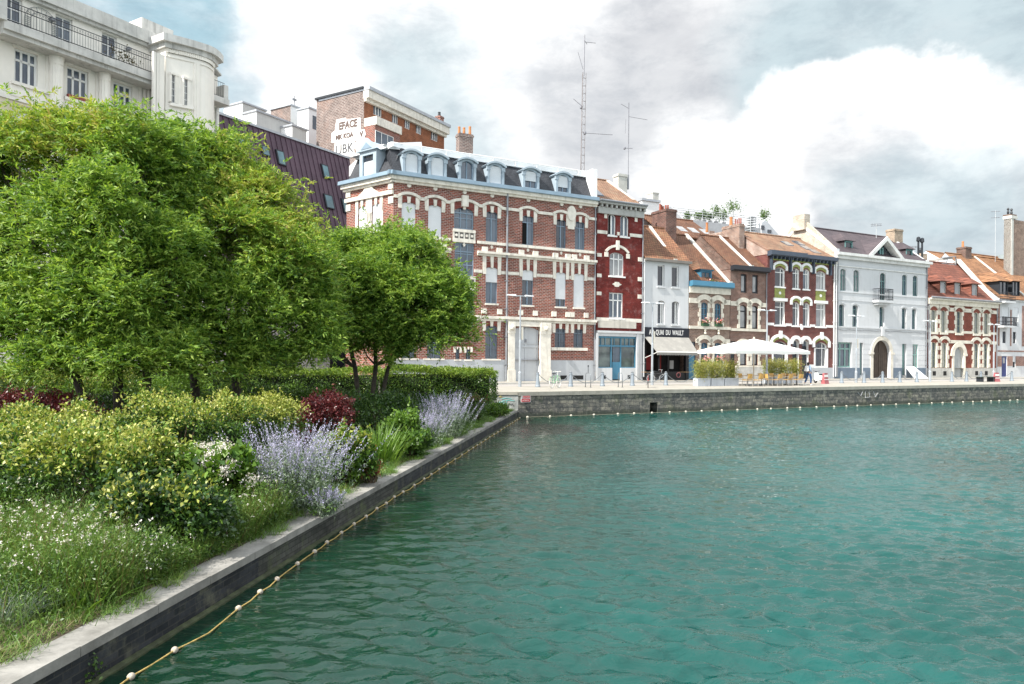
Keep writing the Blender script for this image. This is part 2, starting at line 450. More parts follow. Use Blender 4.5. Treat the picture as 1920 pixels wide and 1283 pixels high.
# water: one sheet with real swell near the viewer
def make_water():
    m = bpy.data.materials.new('water'); m.use_nodes = True
    T = NT(m.node_tree)
    co = T.n('ShaderNodeTexCoord').outputs['Object']
    mp = T.n('ShaderNodeMapping', ins={0: co}); mp.inputs['Rotation'].default_value = (0, 0, R(-12)); mp.inputs['Scale'].default_value = (.62, 1.25, 1)
    v = mp.outputs[0]
    a = T.noise(v, 1.5, 2, .5, .6).outputs[0]
    b = T.noise(v, 3.6, 3, .55, .8).outputs[0]
    c = T.noise(v, 11, 3, .6, .4).outputs[0]
    gust = T.rng(T.noise(co, .09, 3).outputs[0], .35, .65, .65, 1.0)
    h = T.math('ADD', T.math('MULTIPLY', a, .55), T.math('ADD', T.math('MULTIPLY', b, .34), T.math('MULTIPLY', c, .07)))
    bn = T.n('ShaderNodeBump', ins={'Strength': 1.0, 'Distance': .14, 'Height': T.math('MULTIPLY', h, gust)})
    murk = T.noise(co, .16, 4).outputs[0]
    body = T.mix(T.rng(murk, .35, .65), (.002, .047, .040), (.003, .070, .062))
    # darker, greener water towards the garden wall
    s = T.n('ShaderNodeSeparateXYZ', ins={0: co})
    dw = T.math('SUBTRACT', T.math('SUBTRACT', s.outputs[0], T.math('MULTIPLY', s.outputs[1], .138)), -5.03)
    body = T.mix(T.rng(T.math('ADD', dw, T.math('MULTIPLY', T.math('SUBTRACT', T.noise(co, .8, 4).outputs[0], .5), 1.5)), 0, 8.0, 1, 0), body, (.003, .022, .011))
    df = T.n('ShaderNodeBsdfPrincipled', ins={'Base Color': body, 'Roughness': .05, 'IOR': 1.34, 'Specular IOR Level': .8})
    T.set(df, 'Normal', bn.outputs[0])
    T.t.links.new(df.outputs[0], T.n('ShaderNodeOutputMaterial').inputs[0])
    return m
# real wavelets: a grid displaced by a spectrum of short wind waves, finest where the basin is nearest
def water_mesh():
    nr, nc = 1050, 900
    d = 3.0 * 50.0 ** np.linspace(0, 1, nr); tt = np.linspace(-.82, 1.55, nc)
    Dm, Tm = np.meshgrid(d, tt, indexing='ij'); X = Dm * Tm; Y = Dm
    rg = np.random.default_rng(5); Z = np.zeros_like(X); sp = Dm * math.log(50) / nr
    N = 120; lam = .15 * (.62 / .15) ** rg.random(N)
    for i in range(N):
        k = 2 * math.pi / lam[i]; a = R(-90 - 14) + rg.normal(0, .48); ph = rg.random() * 6.283
        s = .40 / math.sqrt(N) * 1.414 * (1.0 if lam[i] > .24 else .8)
        att = np.clip(1.8 - sp * 4.0 / lam[i], 0, 1)
        w = np.sin(k * (X * math.cos(a) + Y * math.sin(a)) + ph + .35 * np.sin(X * .9 + Y * .55 + ph))
        Z += att * s / k * w
    calm = .72 + .38 * np.sin(X * .13 + 1.0) * np.cos(Y * .17 - .5); sh = np.clip((X - (.138 * Y - 5.03)) / 3.0, .25, 1)
    Z *= calm * sh
    V = np.stack([X, Y, Z], -1).reshape(-1, 3); ii = np.arange(nr - 1)[:, None] * nc + np.arange(nc - 1)[None]; F = np.stack([ii, ii + 1, ii + nc + 1, ii + nc], -1).reshape(-1, 4)
    # plain sheet a little lower for everything outside the grid
    b = len(V); V = np.vstack([V, [(-60, -80, -.07), (420, -80, -.07), (420, 320, -.07), (-60, 320, -.07)]]); F = np.vstack([F, [[b, b + 1, b + 2, b + 3]]])
    o = mesh_np('water', V, F, make_water()); o.data.polygons.foreach_set('use_smooth', [True] * len(o.data.polygons)); return tag(o, kind='structure')
water_mesh()

M_STONE = pr('pale_paving', (.31, .288, .25), .9, var=.12, vscale=.7, dirt=(.36, .34, .30), dirt_amt=.5, dscale=1.1)
M_COPE = pr('quay_coping', (.33, .31, .265), .9, var=.15, vscale=1.5, dirt=(.30, .29, .24), dirt_amt=.5, dscale=2)
M_ASPH = pr('street_asphalt', (.33, .31, .29), .95, var=.12, vscale=.8, dirt=(.24, .23, .22), dirt_amt=.4)
M_SOIL = pr('soil', (.07, .055, .035), 1.0, var=.3, vscale=3, bump=.6)
M_LAND = pr('town_ground', (.25, .24, .22), 1.0)
# street sheets, in row coordinates
def row_quad(s0, s1, n0, n1, z): return [row_pt(s0, n0, z), row_pt(s1, n0, z), row_pt(s1, n1, z), row_pt(s0, n1, z)]
S1 = 330.0
# the street surface is a step deep: promenade, kerb, carriageway, kerb, pavement by the houses
mb = MB()
mb.poly([row_pt(0, .9, QZ), row_pt(S1, .9, QZ), row_pt(S1, 7.2, QZ), row_pt(-3.9, 7.2, QZ), (-34, 38.2, QZ), (-34, 36.6, QZ)])
struct('promenade', mb, M_STONE)
mb = MB(); k = RN * 7.2
mb.poly([row_pt(-3.9, 7.2, QZ - .12), row_pt(S1, 7.2, QZ - .12), row_pt(S1, 13.4, QZ - .12), row_pt(-5, 13.4, QZ - .12), (-40, 47, QZ - .12), (-60, 40, QZ - .12), (-34, 38.2, QZ - .12)])
struct('road', mb, M_ASPH)
mb = MB()
mb.poly([row_pt(-5, 13.4, QZ), row_pt(S1, 13.4, QZ), row_pt(S1, 30, QZ), row_pt(-40, 60, QZ), (-200, 90, QZ), (-200, 45, QZ), (-40, 47, QZ)])
struct('pavement', mb, M_STONE)
mb = MB()
mb.hexa([row_pt(-5, 13.25, QZ - .14), row_pt(S1, 13.25, QZ - .14), row_pt(S1, 13.4, QZ - .14), row_pt(-5, 13.4, QZ - .14)],
        [row_pt(-5, 13.25, QZ + .004), row_pt(S1, 13.25, QZ + .004), row_pt(S1, 13.4, QZ + .004), row_pt(-5, 13.4, QZ + .004)])
struct('far_kerb', mb, pr('kerb_stone', (.42, .41, .38), .9))
mb = MB()
mb.poly([(-1500, 25, -.6), (-40, 25, -.6), (-40, 60, -.6), row_pt(-5, 18, -.6), row_pt(S1, 18, -.6), (1800, 700, -.6), (1800, 2500, -.6), (-1500, 2500, -.6)])
struct('ground', mb, M_LAND)

# far quay wall: rough masonry with a drain, coping on top
def rubble(name):
    m = bpy.data.materials.new(name); m.use_nodes = True
    T = NT(m.node_tree)
    co = T.n('ShaderNodeTexCoord').outputs['Object']
    uv = walls_uv(T, co)
    uv2 = T.vm('ADD', uv, T.vm('SCALE', T.vm('SUBTRACT', T.noise(uv, 1.7, 3).outputs['Color'], (.5, .5, .5)).outputs[0], scale=.22).outputs[0]).outputs[0]
    bt = T.n('ShaderNodeTexBrick', ins={'Vector': uv2, 'Color1': (.125, .12, .11), 'Color2': (.33, .30, .24), 'Mortar': (.13, .125, .115), 'Scale': 1.0,
             'Mortar Size': .016, 'Mortar Smooth': .4, 'Bias': -.25, 'Brick Width': .44, 'Row Height': .23})
    c = bt.outputs['Color']
    c = T.mix(T.rng(T.noise(uv, 3.3, 8, .75).outputs[0], .44, .6, 0, .85), c, (.065, .07, .072))
    c = T.mix(T.rng(T.noise(uv, 4.3, 9, .8).outputs[0], .53, .64, 0, .75), c, (.44, .40, .32))
    c = T.mix(T.rng(T.noise(uv, .8, 5, .7).outputs[0], .5, .72, 0, .5), c, (.13, .15, .07))
    s = T.n('ShaderNodeSeparateXYZ', ins={0: co})
    wet = T.rng(T.math('ADD', s.outputs[2], T.math('MULTIPLY', T.math('SUBTRACT', T.noise(uv, 1.4, 4).outputs[0], .5), .25)), .12, .3, .75, 0)
    c = T.mix(wet, c, (.045, .055, .04))
    mp = T.n('ShaderNodeMapping', ins={0: uv}); mp.inputs['Scale'].default_value = (1.6, .25, 1)
    c = T.mix(T.rng(T.noise(mp.outputs[0], 1.6, 6, .7).outputs[0], .56, .74, 0, .6), c, (.36, .35, .30))
    b = T.n('ShaderNodeBsdfPrincipled', ins={'Base Color': c, 'Roughness': .9, 'Specular IOR Level': .25})
    hgt = T.math('ADD', T.math('MULTIPLY', T.math('SUBTRACT', 1.0, bt.outputs['Fac']), .7), T.math('MULTIPLY', T.noise(uv, 9, 6, .7).outputs[0], .6))
    T.set(b, 'Normal', T.n('ShaderNodeBump', ins={'Strength': .9, 'Distance': .05, 'Height': hgt}).outputs[0])
    T.t.links.new(b.outputs[0], T.n('ShaderNodeOutputMaterial').inputs[0])
    return m
M_RUB = rubble('quay_masonry')
qw = thing('quay_wall', 'long rough dark stone quay wall across the water with a pale coping on top', 'quay wall', CQ, ROWRZ)
dr0 = row_st(1218.5, 766, .9)[0]; dr1 = row_st(1233.5, 766, .9)[0]
drs = (hit_plane(1218.5, 766, CQ, RN) - CQ).dot(RD), (hit_plane(1233.5, 766, CQ, RN) - CQ).dot(RD)
mb = MB()
H = QZ - .22
# wall face leaving the drain hole, then its return to the left behind the garden
mb.box(0, drs[0], 0, .9, -1, H); mb.box(drs[1], S1, 0, .9, -1, H)
mb.box(drs[0] + .001, drs[1] - .001, .0, .9, .62, H); mb.box(drs[0], drs[1], .75, .9, -1, .62)
wl = mb.build('masonry', M_RUB, qw)
mb = MB()
s = 0.0
while s < S1 - 2:
    L = random.uniform(1.1, 1.5); mb.box(s + .006, s + L - .006, -.05, .92, H, QZ + random.uniform(-.004, .006)); s += L
mb.build('coping', M_COPE, qw)
# retaining wall of the garden, running left from the corner
Lp = Vector((-34, 36.9, 0)); lv = (CQ - Lp); LL = lv.length; lrz = math.atan2(lv.y, lv.x)
rw = thing('retaining_wall', 'grey stone retaining wall with faded turquoise graffiti at the corner of the garden', 'wall', Lp, lrz)
mb = MB(); mb.box(0, LL + .0, 0, .5, -.4, QZ - .16); mb.build('masonry', pr('plain_stone', (.30, .31, .30), .9, var=.2, vscale=2.2, dirt=(.12, .13, .12), dirt_amt=.7, dscale=2.5, bump=.5, bscale=8), rw)
mb = MB(); mb.box(0, LL - .02, -.05, .95, QZ - .16, QZ + .003); mb.build('coping', M_COPE, rw)
# paint: loose strokes of spray paint, each a thin raised film
def strokes(parent, name, mat, rows, yoff=-.012):
    mb = MB()
    for pts in rows:
        mb.tube([(p[0], yoff, p[1]) for p in pts], .014, 5)
    return mb.build(name, mat, parent)
M_TURQ = pr('turquoise_paint', (.10, .42, .40), .6, var=.3, vscale=6); M_BLK = pr('black_paint', (.02, .02, .025), .6); M_YEL = pr('yellow_paint', (.5, .42, .12), .6)
x0 = LL - .95
strokes(rw, 'graffiti', M_TURQ, [[(x0 + .05, 1.0), (x0 + .3, 1.05), (x0 + .6, 1.0)], [(x0 + .1, .9), (x0 + .4, .93), (x0 + .75, .9)], [(x0 - .1, .8), (x0 + .1, .84), (x0 + .3, .79), (x0 + .35, .9)], [(x0 + .0, .7), (x0 + .2, .73), (x0 + .35, .7)]])
strokes(rw, 'graffiti', M_YEL, [[(x0 - .1, 1.1), (x0 + .02, 1.17), (x0 + .1, 1.09), (x0 - .05, 1.1)]])
strokes(rw, 'graffiti', M_BLK, [[(x0 + .42, .62), (x0 + .42, .72), (x0 + .5, .76), (x0 + .56, .66), (x0 + .62, .76), (x0 + .68, .64), (x0 + .74, .6)]])
strokes(qw, 'graffiti', M_BLK, [[(.5, .62), (.5, .45), (.6, .38), (.72, .42), (.74, .62)]], -.02)
sgr = (hit_plane(1608, 737, CQ, RN) - CQ).dot(RD)
M_WHT = pr('white_paint', (.75, .74, .72), .6); M_FADE = pr('faded_paint', (.42, .43, .46), .7, var=.3, vscale=8)
strokes(qw, 'graffiti', M_FADE, [[(sgr, .95), (sgr + .3, .7), (sgr + .5, 1.0)], [(sgr + .8, 1.0), (sgr + .8, .55), (sgr + 1.3, .6), (sgr + 1.2, .95)], [(sgr + 1.7, 1.0), (sgr + 1.9, .6), (sgr + 2.2, .9)]], -.03)

# garden terrace and its low wall
mb = MB()
yy = [-6 + i * (38.9 + 6) / 60 for i in range(61)]
g = MB()
for i in range(60):
    y0, y1 = yy[i], yy[i + 1]
    g.poly([(-70, y0, GZ), (wall_x(y0) - .35, y0, GZ), (wall_x(y1) - .35, y1, GZ), (-70, y1, GZ)])
struct('garden_soil', g, M_SOIL)
gw = thing('garden_wall', 'low dark brick wall with pale stone coping between the flower beds and the water', 'wall', (0, 0, 0))
M_GWALL = brick('blue_brick', (.020, .024, .030), (.055, .060, .068), (.06, .062, .06), .24, .085, .008, wear=(.14, .14, .10), wear_amt=.75, wscale=1.6, rough=.6, streak=.5)
M_GCAP = pr('garden_coping', (.25, .24, .22), .85, var=.22, vscale=2.5, dirt=(.13, .125, .11), dirt_amt=.75, dscale=1.3, bump=.4, bscale=14)
dirv = Vector((.138, 1, 0)).normalized(); nrm = Vector((1, -.138, 0)).normalized()
def gw_pt(s, n, z): b = Vector((wall_x(0), 0, 0)); return b + dirv * s + nrm * n + Vector((0, 0, z))
Lw = 39.33
for a, b_, mt in [(-8, 10.4, M_GWALL), (10.4, 17.2, brick('mossy_brick', (.055, .06, .052), (.105, .108, .095), (.05, .05, .045), .24, .085, .008, wear=(.10, .12, .06), wear_amt=.75, wscale=1.6, rough=.85, streak=.3)), (17.2, Lw, M_GWALL)]:
    mb = MB(); mb.hexa([gw_pt(a, -.35, -1), gw_pt(a, 0, -1), gw_pt(b_, 0, -1), gw_pt(b_, -.35, -1)], [gw_pt(a, -.35, GZ - .1), gw_pt(a, 0, GZ - .1), gw_pt(b_, 0, GZ - .1), gw_pt(b_, -.35, GZ - .1)])
    mb.build('brickwork', mt, gw)
mb = MB(); s = -8
while s < Lw - .4:
    L = min(random.uniform(.9, 1.3), Lw - .05 - s); w_ = .40 + random.uniform(-.01, .02); t = random.uniform(-.004, .006)
    mb.hexa([gw_pt(s + .004, -w_, GZ - .1), gw_pt(s + .004, .02, GZ - .1), gw_pt(s + L - .004, .02, GZ - .1), gw_pt(s + L - .004, -w_, GZ - .1)],
            [gw_pt(s + .004, -w_, GZ + t), gw_pt(s + .004, .02, GZ + t), gw_pt(s + L - .004, .02, GZ + t), gw_pt(s + L - .004, -w_, GZ + t)])
    s += L
mb.build('coping', M_GCAP, gw)
# slimy stone footing just under the waterline
mb = MB(); mb.hexa([gw_pt(-8, 0.01, -.5), gw_pt(-8, .12, -.5), gw_pt(Lw, .12, -.5), gw_pt(Lw, 0.01, -.5)], [gw_pt(-8, 0.01, .035), gw_pt(-8, .08, .02), gw_pt(Lw, .08, .02), gw_pt(Lw, 0.01, .035)])
mb.build('footing', pr('slimy_stone', (.05, .06, .028), .6, var=.4, vscale=6, bump=.6), gw)
# floats on a rope, near and far
M_ROPE = pr('old_rope', (.42, .30, .10), .9, var=.3, vscale=20, bump=.8, bscale=80)
M_FLOAT = pr('weathered_float', (.48, .42, .34), .8, var=.25, vscale=14, dirt=(.20, .15, .10), dirt_amt=.7, dscale=16, bump=.4, bscale=40)
near = [(150, 1335), (245.6, 1273), (327.6, 1222.7), (391, 1191), (447, 1144), (487.8, 1113), (519.5, 1089), (557.6, 1060), (590, 1037), (613, 1019.5), (640, 1001.5), (663.7, 985), (686.4, 970.6), (706.4, 956), (724, 946), (739, 934), (755.6, 924.4)]
pts = [on_z(a, b_, .0) for a, b_ in near]
e = pts[-1]; n0 = (e - gw_pt(0, 0, 0)).dot(nrm); s0 = (e - gw_pt(0, 0, 0)).dot(dirv)
k = 0
while s0 < 38.5:
    s0 += random.uniform(.75, 1.1); k += 1; pts.append(gw_pt(s0, max(.16, n0 - k * .02), 0))
rp = []
for i, p in enumerate(pts):
    rp.append(p + Vector((0, 0, .02)))
    if i < len(pts) - 1:
        q = pts[i + 1]; m_ = (p + q) / 2 + nrm * random.uniform(-.03, .03); rp.append(m_ + Vector((0, 0, .004)))
tag(MB().tube(rp, .0095, 6).build('float_rope', M_ROPE, smooth=True), 'ochre rope holding floats beside the low garden wall', 'rope')
fm = MB().lathe((0, 0, 0), [(.012, -.036), (.026, -.03), (.035, -.013), (.036, .01), (.03, .026), (.016, .036), (.012, .036)], 12)
f0 = fm.build('float', M_FLOAT, smooth=True)
tag(f0, 'weathered cream float on the ochre rope beside the garden wall', 'float', 'cream floats strung along the garden wall')
f0.rotation_euler = (R(90), 0, 0)
k = 0
for i, p in enumerate(pts):
    if i == 3: continue
    o = f0 if k == 0 else f0.copy()
    if k: COL.objects.link(o)
    k += 1
    o.location = p + Vector((0, 0, .022)); o.rotation_euler = (R(90 + random.uniform(-14, 14)), random.uniform(0, 3), random.uniform(-.9, .1))
# far rope along the quay wall
fps = []; s0 = .4
while s0 < 75:
    fps.append(row_pt(s0, -.35 + random.uniform(-.04, .04), 0)); s0 += random.uniform(1.1, 1.75)
tag(MB().tube([p + Vector((0, 0, .03)) for p in fps], .012, 5).build('float_rope', pr('pale_rope', (.26, .24, .18), .9)), 'pale rope with floats stretched along the foot of the far quay wall', 'rope')
f1 = MB().lathe((0, 0, 0), [(.02, -.07), (.055, -.05), (.062, 0), (.055, .05), (.02, .07)], 10).build('float', pr('pale_float', (.46, .43, .36), .8, var=.2, vscale=9), smooth=True)
tag(f1, 'small pale float on the rope at the foot of the far quay wall', 'float', 'pale floats strung along the far quay wall')
for i, p in enumerate(fps):
    o = f1 if i == 0 else f1.copy()
    if i: COL.objects.link(o)
    o.location = p + Vector((0, 0, .03)); o.rotation_euler = (0, R(90 + random.uniform(-20, 20)), random.uniform(0, 3))

# red and white warning board on the wall by the corner
sx = (hit_plane(985, 748, CQ, RN) - CQ).dot(RD); sz = hit_plane(985, 748, CQ, RN).z
sg = thing('warning_sign', 'small red and white warning board fixed to the stone quay wall by the garden corner', 'sign', row_pt(sx, -.02, sz), ROWRZ)
hw, hh = .29, .185
MB().box(-hw, hw, -.03, .0, -hh, hh).build('board', pr('sign_white', (.78, .77, .75), .4, var=.04), sg)
MB().box(-hw + .11, hw - .025, -.036, -.031, .02, hh - .025).box(-hw + .02, hw - .025, -.036, -.031, -hh + .025, -.01).build('red_panel', pr('sign_red', (.50, .02, .03), .4, var=.05), sg)
pm = MB()
for zz in (.125, .055, -.0):
    pm.ring((-hw + .06, -.034, zz + .0), .022, .005, 'y', 10, 4)
pm.build('pictograms', M_BLK, sg)
def text(body, size, mat, parent, loc, rz=0, ext=.004, name='lettering', align='CENTER', sx=1.0, bold=0.0, rx=R(90)):
    cu = bpy.data.curves.new(name, 'FONT'); cu.body = body; cu.size = size; cu.extrude = ext; cu.align_x = align; cu.align_y = 'CENTER'; cu.offset = bold
    cu.resolution_u = 3
    tmp = bpy.data.objects.new('tmp', cu); COL.objects.link(tmp); me = bpy.data.meshes.new_from_object(tmp.evaluated_get(bpy.context.evaluated_depsgraph_get())); bpy.data.objects.remove(tmp)
    me.materials.clear(); me.materials.append(mat)
    o = bpy.data.objects.new(name, me); COL.objects.link(o); o.parent = parent
    o.location = loc; o.rotation_euler = (rx, 0, rz); o.scale = (sx, 1, 1)
    return o
text('BAIGNADE', .085, M_WHT, sg, (.045, -.04, .09), ext=.002)
text('INTERDITE', .085, M_WHT, sg, (.0, -.04, -.09), ext=.002)
# ---------------------------------------------------------------- building kit
M_GL = [glass('dark_glass', (.012, .017, .026)), glass('blue_glass', (.035, .052, .078), (.075, .11, .15)), glass('curtain_glass', (.20, .21, .22), (.33, .33, .33), scale=.9)]
M_WHITE = pr('white_joinery', (.78, .78, .76), .5, var=.04)
M_CREAM = pr('cream_stone', (.72, .68, .60), .85, var=.10, vscale=2, streak=.5, bump=.15, dirt=(.42, .38, .31), dirt_amt=.45, dscale=1.4)
M_SHUT = None
def shutter_mat(name, c):
    if name in MATS: return MATS[name]
    m = bpy.data.materials.new(name); m.use_nodes = True; T = NT(m.node_tree)
    co = T.n('ShaderNodeTexCoord').outputs['Object']; s = T.n('ShaderNodeSeparateXYZ', ins={0: co})
    f = T.math('FRACT', T.math('MULTIPLY', s.outputs[2], 1 / .075))
    cc = T.mix(T.rng(f, .0, .22, 0, 1), tuple(x * .55 for x in c), c)
    cc = T.mix(T.rng(T.noise(co, 1.3, 4).outputs[0], .4, .75, 0, .3), cc, tuple(x * .75 for x in c))
    b = T.n('ShaderNodeBsdfPrincipled', ins={'Base Color': cc, 'Roughness': .55})
    T.set(b, 'Normal', T.n('ShaderNodeBump', ins={'Strength': .5, 'Distance': .02, 'Height': f}).outputs[0])
    T.t.links.new(b.outputs[0], T.n('ShaderNodeOutputMaterial').inputs[0]); MATS[name] = m
    return m
M_SHUT = shutter_mat('roller_shutter', (.70, .72, .74))

class Bld:
    """a building: local x along its front, y into the house, z up from the pavement"""
    def __init__(s, name, label, cat, origin, rz, group=None):
        s.o = Vector(origin); s.rz = rz; s.root = thing(name, label, cat, origin, rz, group)
        s.ax = Vector((math.cos(rz), math.sin(rz), 0)); s.ay = Vector((-math.sin(rz), math.cos(rz), 0))
    def q(s, px, py, y=0.0):
        p = hit_plane(px, py, s.o + s.ay * y, s.ay) - s.o; return p.dot(s.ax), p.z
    def side(s, px, py, u):
        p = hit_plane(px, py, s.o + s.ax * u, s.ax) - s.o; return p.dot(s.ay), p.z
    def u(s, px, py=600, y=0): return s.q(px, py, y)[0]
    def z(s, px, py, y=0): return s.q(px, py, y)[1]
    def rects(s, lst, y=0, snap=True):
        out = []
        for (a, b, t, bt) in lst:
            m = (a + b) / 2; out.append([s.q(a, (t + bt) / 2, y)[0], s.q(b, (t + bt) / 2, y)[0], s.q(m, bt, y)[1], s.q(m, t, y)[1]])
        if snap:
            za = sum(r[2] for r in out) / len(out); zb = sum(r[3] for r in out) / len(out)
            for r in out: r[2] = za; r[3] = zb
        return out
    off = None
    def P(s, mb, name, mat, parent=None, **k):
        o = mb.build(name, mat, parent or s.root, **k)
        if parent is None and s.off: o.location, o.rotation_euler = s.off
        return o
    def wing(s, origin, rz):
        E = Bld.__new__(Bld); E.o = Vector(origin); E.rz = rz; E.root = s.root
        E.ax = Vector((math.cos(rz), math.sin(rz), 0)); E.ay = Vector((-math.sin(rz), math.cos(rz), 0))
        d = E.o - s.o; E.off = ((d.dot(s.ax), d.dot(s.ay), d.z), (0, 0, rz - s.rz))
        return E
    def wall(s, u0, u1, z0, z1, ops, mat, depth=9.0, rev=.2, name='wall', revmat=None, y=0.0, sides=True):
        """front wall with real openings (u0,u1,z0,z1,rise) and reveals; flank and rear walls behind"""
        mb = MB()
        xs = sorted(set([u0, u1] + [o[0] for o in ops] + [o[1] for o in ops])); zs = sorted(set([z0, z1] + [o[2] for o in ops] + [o[3] for o in ops]))
        for i in range(len(xs) - 1):
            for j in range(len(zs) - 1):
                a, b, c, d = xs[i], xs[i + 1], zs[j], zs[j + 1]
                if b - a < 1e-5 or d - c < 1e-5: continue
                mx, mz = (a + b) / 2, (c + d) / 2
                if any(o[0] < mx < o[1] and o[2] < mz < o[3] for o in ops): continue
                mb.poly([(a, y, c), (b, y, c), (b, y, d), (a, y, d)])
        for o in ops:
            a, b, c, d = o[:4]; rise = o[4] if len(o) > 4 else 0
            zsp = d - rise; arc = []
            if rise > 0:
                h = (b - a) / 2; R_ = (h * h + rise * rise) / (2 * rise); zc = d - R_
                a0 = math.asin(min(1, h / R_)); N = 12
                if rise > h * .98: a0 = math.pi / 2
                for i in range(N + 1):
                    t = -a0 + 2 * a0 * i / N; arc.append(((a + b) / 2 + R_ * math.sin(t), zc + R_ * math.cos(t)))
                arc[0] = (a, zsp); arc[-1] = (b, zsp)
                for i in range(N):
                    p, q = arc[i], arc[i + 1]
                    if d - (p[1] + q[1]) / 2 > 1e-4: mb.poly([(p[0], y, p[1]), (q[0], y, q[1]), (q[0], y, d), (p[0], y, d)])
            else: arc = [(a, d), (b, d)]
            mb.cur = 1
            for i in range(len(arc) - 1):
                p, q = arc[i], arc[i + 1]; mb.poly([(p[0], y, p[1]), (p[0], y + rev, p[1]), (q[0], y + rev, q[1]), (q[0], y, q[1])])
            mb.poly([(a, y, c), (a, y + rev, c), (a, y + rev, zsp), (a, y, zsp)]); mb.poly([(b, y, c), (b, y, zsp), (b, y + rev, zsp), (b, y + rev, c)])
            mb.poly([(a, y, c), (b, y, c), (b, y + rev, c), (a, y + rev, c)])
            mb.cur = 0
        if sides:
            mb.poly([(u0, y, z0), (u0, y, z1), (u0, depth, z1), (u0, depth, z0)]); mb.poly([(u1, y, z0), (u1, depth, z0), (u1, depth, z1), (u1, y, z1)])
            mb.poly([(u0, depth, z0), (u0, depth, z1), (u1, depth, z1), (u1, depth, z0)]); mb.poly([(u0, y, z1), (u1, y, z1), (u1, depth, z1), (u0, depth, z1)])
        return s.P(mb, name, [mat, revmat or mat])
    def window(s, o, fmat, style='cas', y=.17, gl=None, sill=None, sillmat=None, surround=None, parent=None, name='window', shut=0.0, fw=.06, transom=.74, open_=0):
        """o = (u0,u1,z0,z1,rise). glass pane with frame, sill, shutter as its pieces"""
        a, b, c, d = o[:4]; rise = o[4] if len(o) > 4 else 0; w = b - a; h = d - c; m = (a + b) / 2; zsp = d - rise
        gi = gl if gl is not None else random.choice([0, 0, 1, 2])
        mb = MB()
        if rise > 0:
            hw = w / 2; R_ = (hw * hw + rise * rise) / (2 * rise); zc = d - R_; a0 = math.asin(min(1, hw / R_)); 
            if rise > hw * .98: a0 = math.pi / 2
            top = [(m + R_ * math.sin(t), y, zc + R_ * math.cos(t)) for t in [a0 - 2 * a0 * i / 10 for i in range(11)]]
        else: top = [(b, y, d), (a, y, d)]
        mb.poly([(a, y, c), (b, y, c)] + top)
        pane = s.P(mb, name, M_GL[gi], parent)
        fb = MB(); f = fw; y0, y1 = y - .05, y - .004
        fb.box(a, a + f, y0, y1, c, zsp); fb.box(b - f, b, y0, y1, c, zsp); fb.box(a + f, b - f, y0, y1, c, c + f)
        if rise > 0: fb.arc_band(m, w / 2 - f, zsp, rise - f * .5, f, y0, y1)
        else: fb.box(a + f, b - f, y0, y1, d - f, d)
        zt = c + h * transom
        lo, hi = c + f, (zt if transom < 1 else (d - f - (rise * .3)))
        if transom < 1: fb.box(a + f, b - f, y0 - .01, y1, zt - f * .5, zt + f * .5)
        top_ = d - f - (0 if rise == 0 else .02)
        if style == 'cas':
            fb.box(m - f * .7, m + f * .7, y0 - .012, y1, c + f, zt - f * .5 if transom < 1 else top_)
            if transom < 1: fb.box(m - f * .35, m + f * .35, y0, y1, zt + f * .5, top_)
        elif style == 'one': pass
        elif style == 'asym':
            k = a + w * .68; fb.box(k - f * .6, k + f * .6, y0 - .012, y1, c + f, top_)
        elif style == 'three':
            for k in (1 / 3, 2 / 3): x = a + w * k; fb.box(x - f * .5, x + f * .5, y0 - .01, y1, c + f, top_)
        elif style.startswith('grid'):
            nx, nz = int(style[4]), int(style[5]); g = f * .35
            for i in range(1, nx): x = a + w * i / nx; fb.box(x - g, x + g, y0 - .005, y1, c + f, top_)
            for j in range(1, nz): z = c + h * j / nz; fb.box(a + f, b - f, y0 - .002, y1 - .001, z - g, z + g)
        elif style == 'bars':
            fb.box(m - f * .5, m + f * .5, y0 - .012, y1, c + f, top_)
        s.P(fb, 'window_frame', fmat, pane)
        if style == 'bars':
            gb = MB(); n = max(4, int(w / .13))
            for i in range(n + 1): x = a + w * i / n; gb.tube([(x, .02, c), (x, .02, d - .02)], .012, 5)
            for k in (.06, .3, .7, .94): gb.box(a, b, .01, .03, c + h * k - .015, c + h * k + .015)
            s.P(gb, 'security_bars', pr('iron_bars', (.10, .11, .13), .5, metal=.3), pane)
        if open_:
            # one leaf swung inwards: a dark gap with the leaf's edge
            k = MB(); k.box(a + f, m - f, y - .03, y - .003, c + f, zt - f * .5); s.P(k, 'open_gap', pr('room_dark', (.004, .004, .004), 1, var=0), pane)
        if shut > 0:
            k = MB(); zb = d - h * shut; k.box(a + .015, b - .015, y - .11, y - .06, max(c, zb), zsp + rise * .6)
            k.box(a + .01, b - .01, y - .115, y - .055, max(c, zb) - .0, max(c, zb) + .05)
            s.P(k, 'roller_shutter', M_SHUT, pane)
        if sill:
            k = MB(); k.box(a - sill, b + sill, -.10, y - .05, c - .13, c - .001); s.P(k, 'sill', sillmat or M_CREAM, pane)
        return pane
    def gable_roof(s, u0, u1, ze, D, zr, mat, over=.18, back=True, name='roof', hang=.25, lo=None):
        mb = MB(); t = .12; k = (zr - ze) / D
        ya = -hang; za = ze - hang * k * .0
        D2 = D * 2
        pf = [(ya, ze), (D, zr), (D2, ze), (D2, ze - t), (D, zr - t), (ya, ze - t)]
        mb.prism(pf, u0, u1, 'x')
        r = s.P(mb, name, mat)
        mb = MB(); mb.tube([(u0, D, zr + .02), (u1, D, zr + .02)], .11, 6); s.P(mb, 'ridge_tiles', mat, r)
        return r
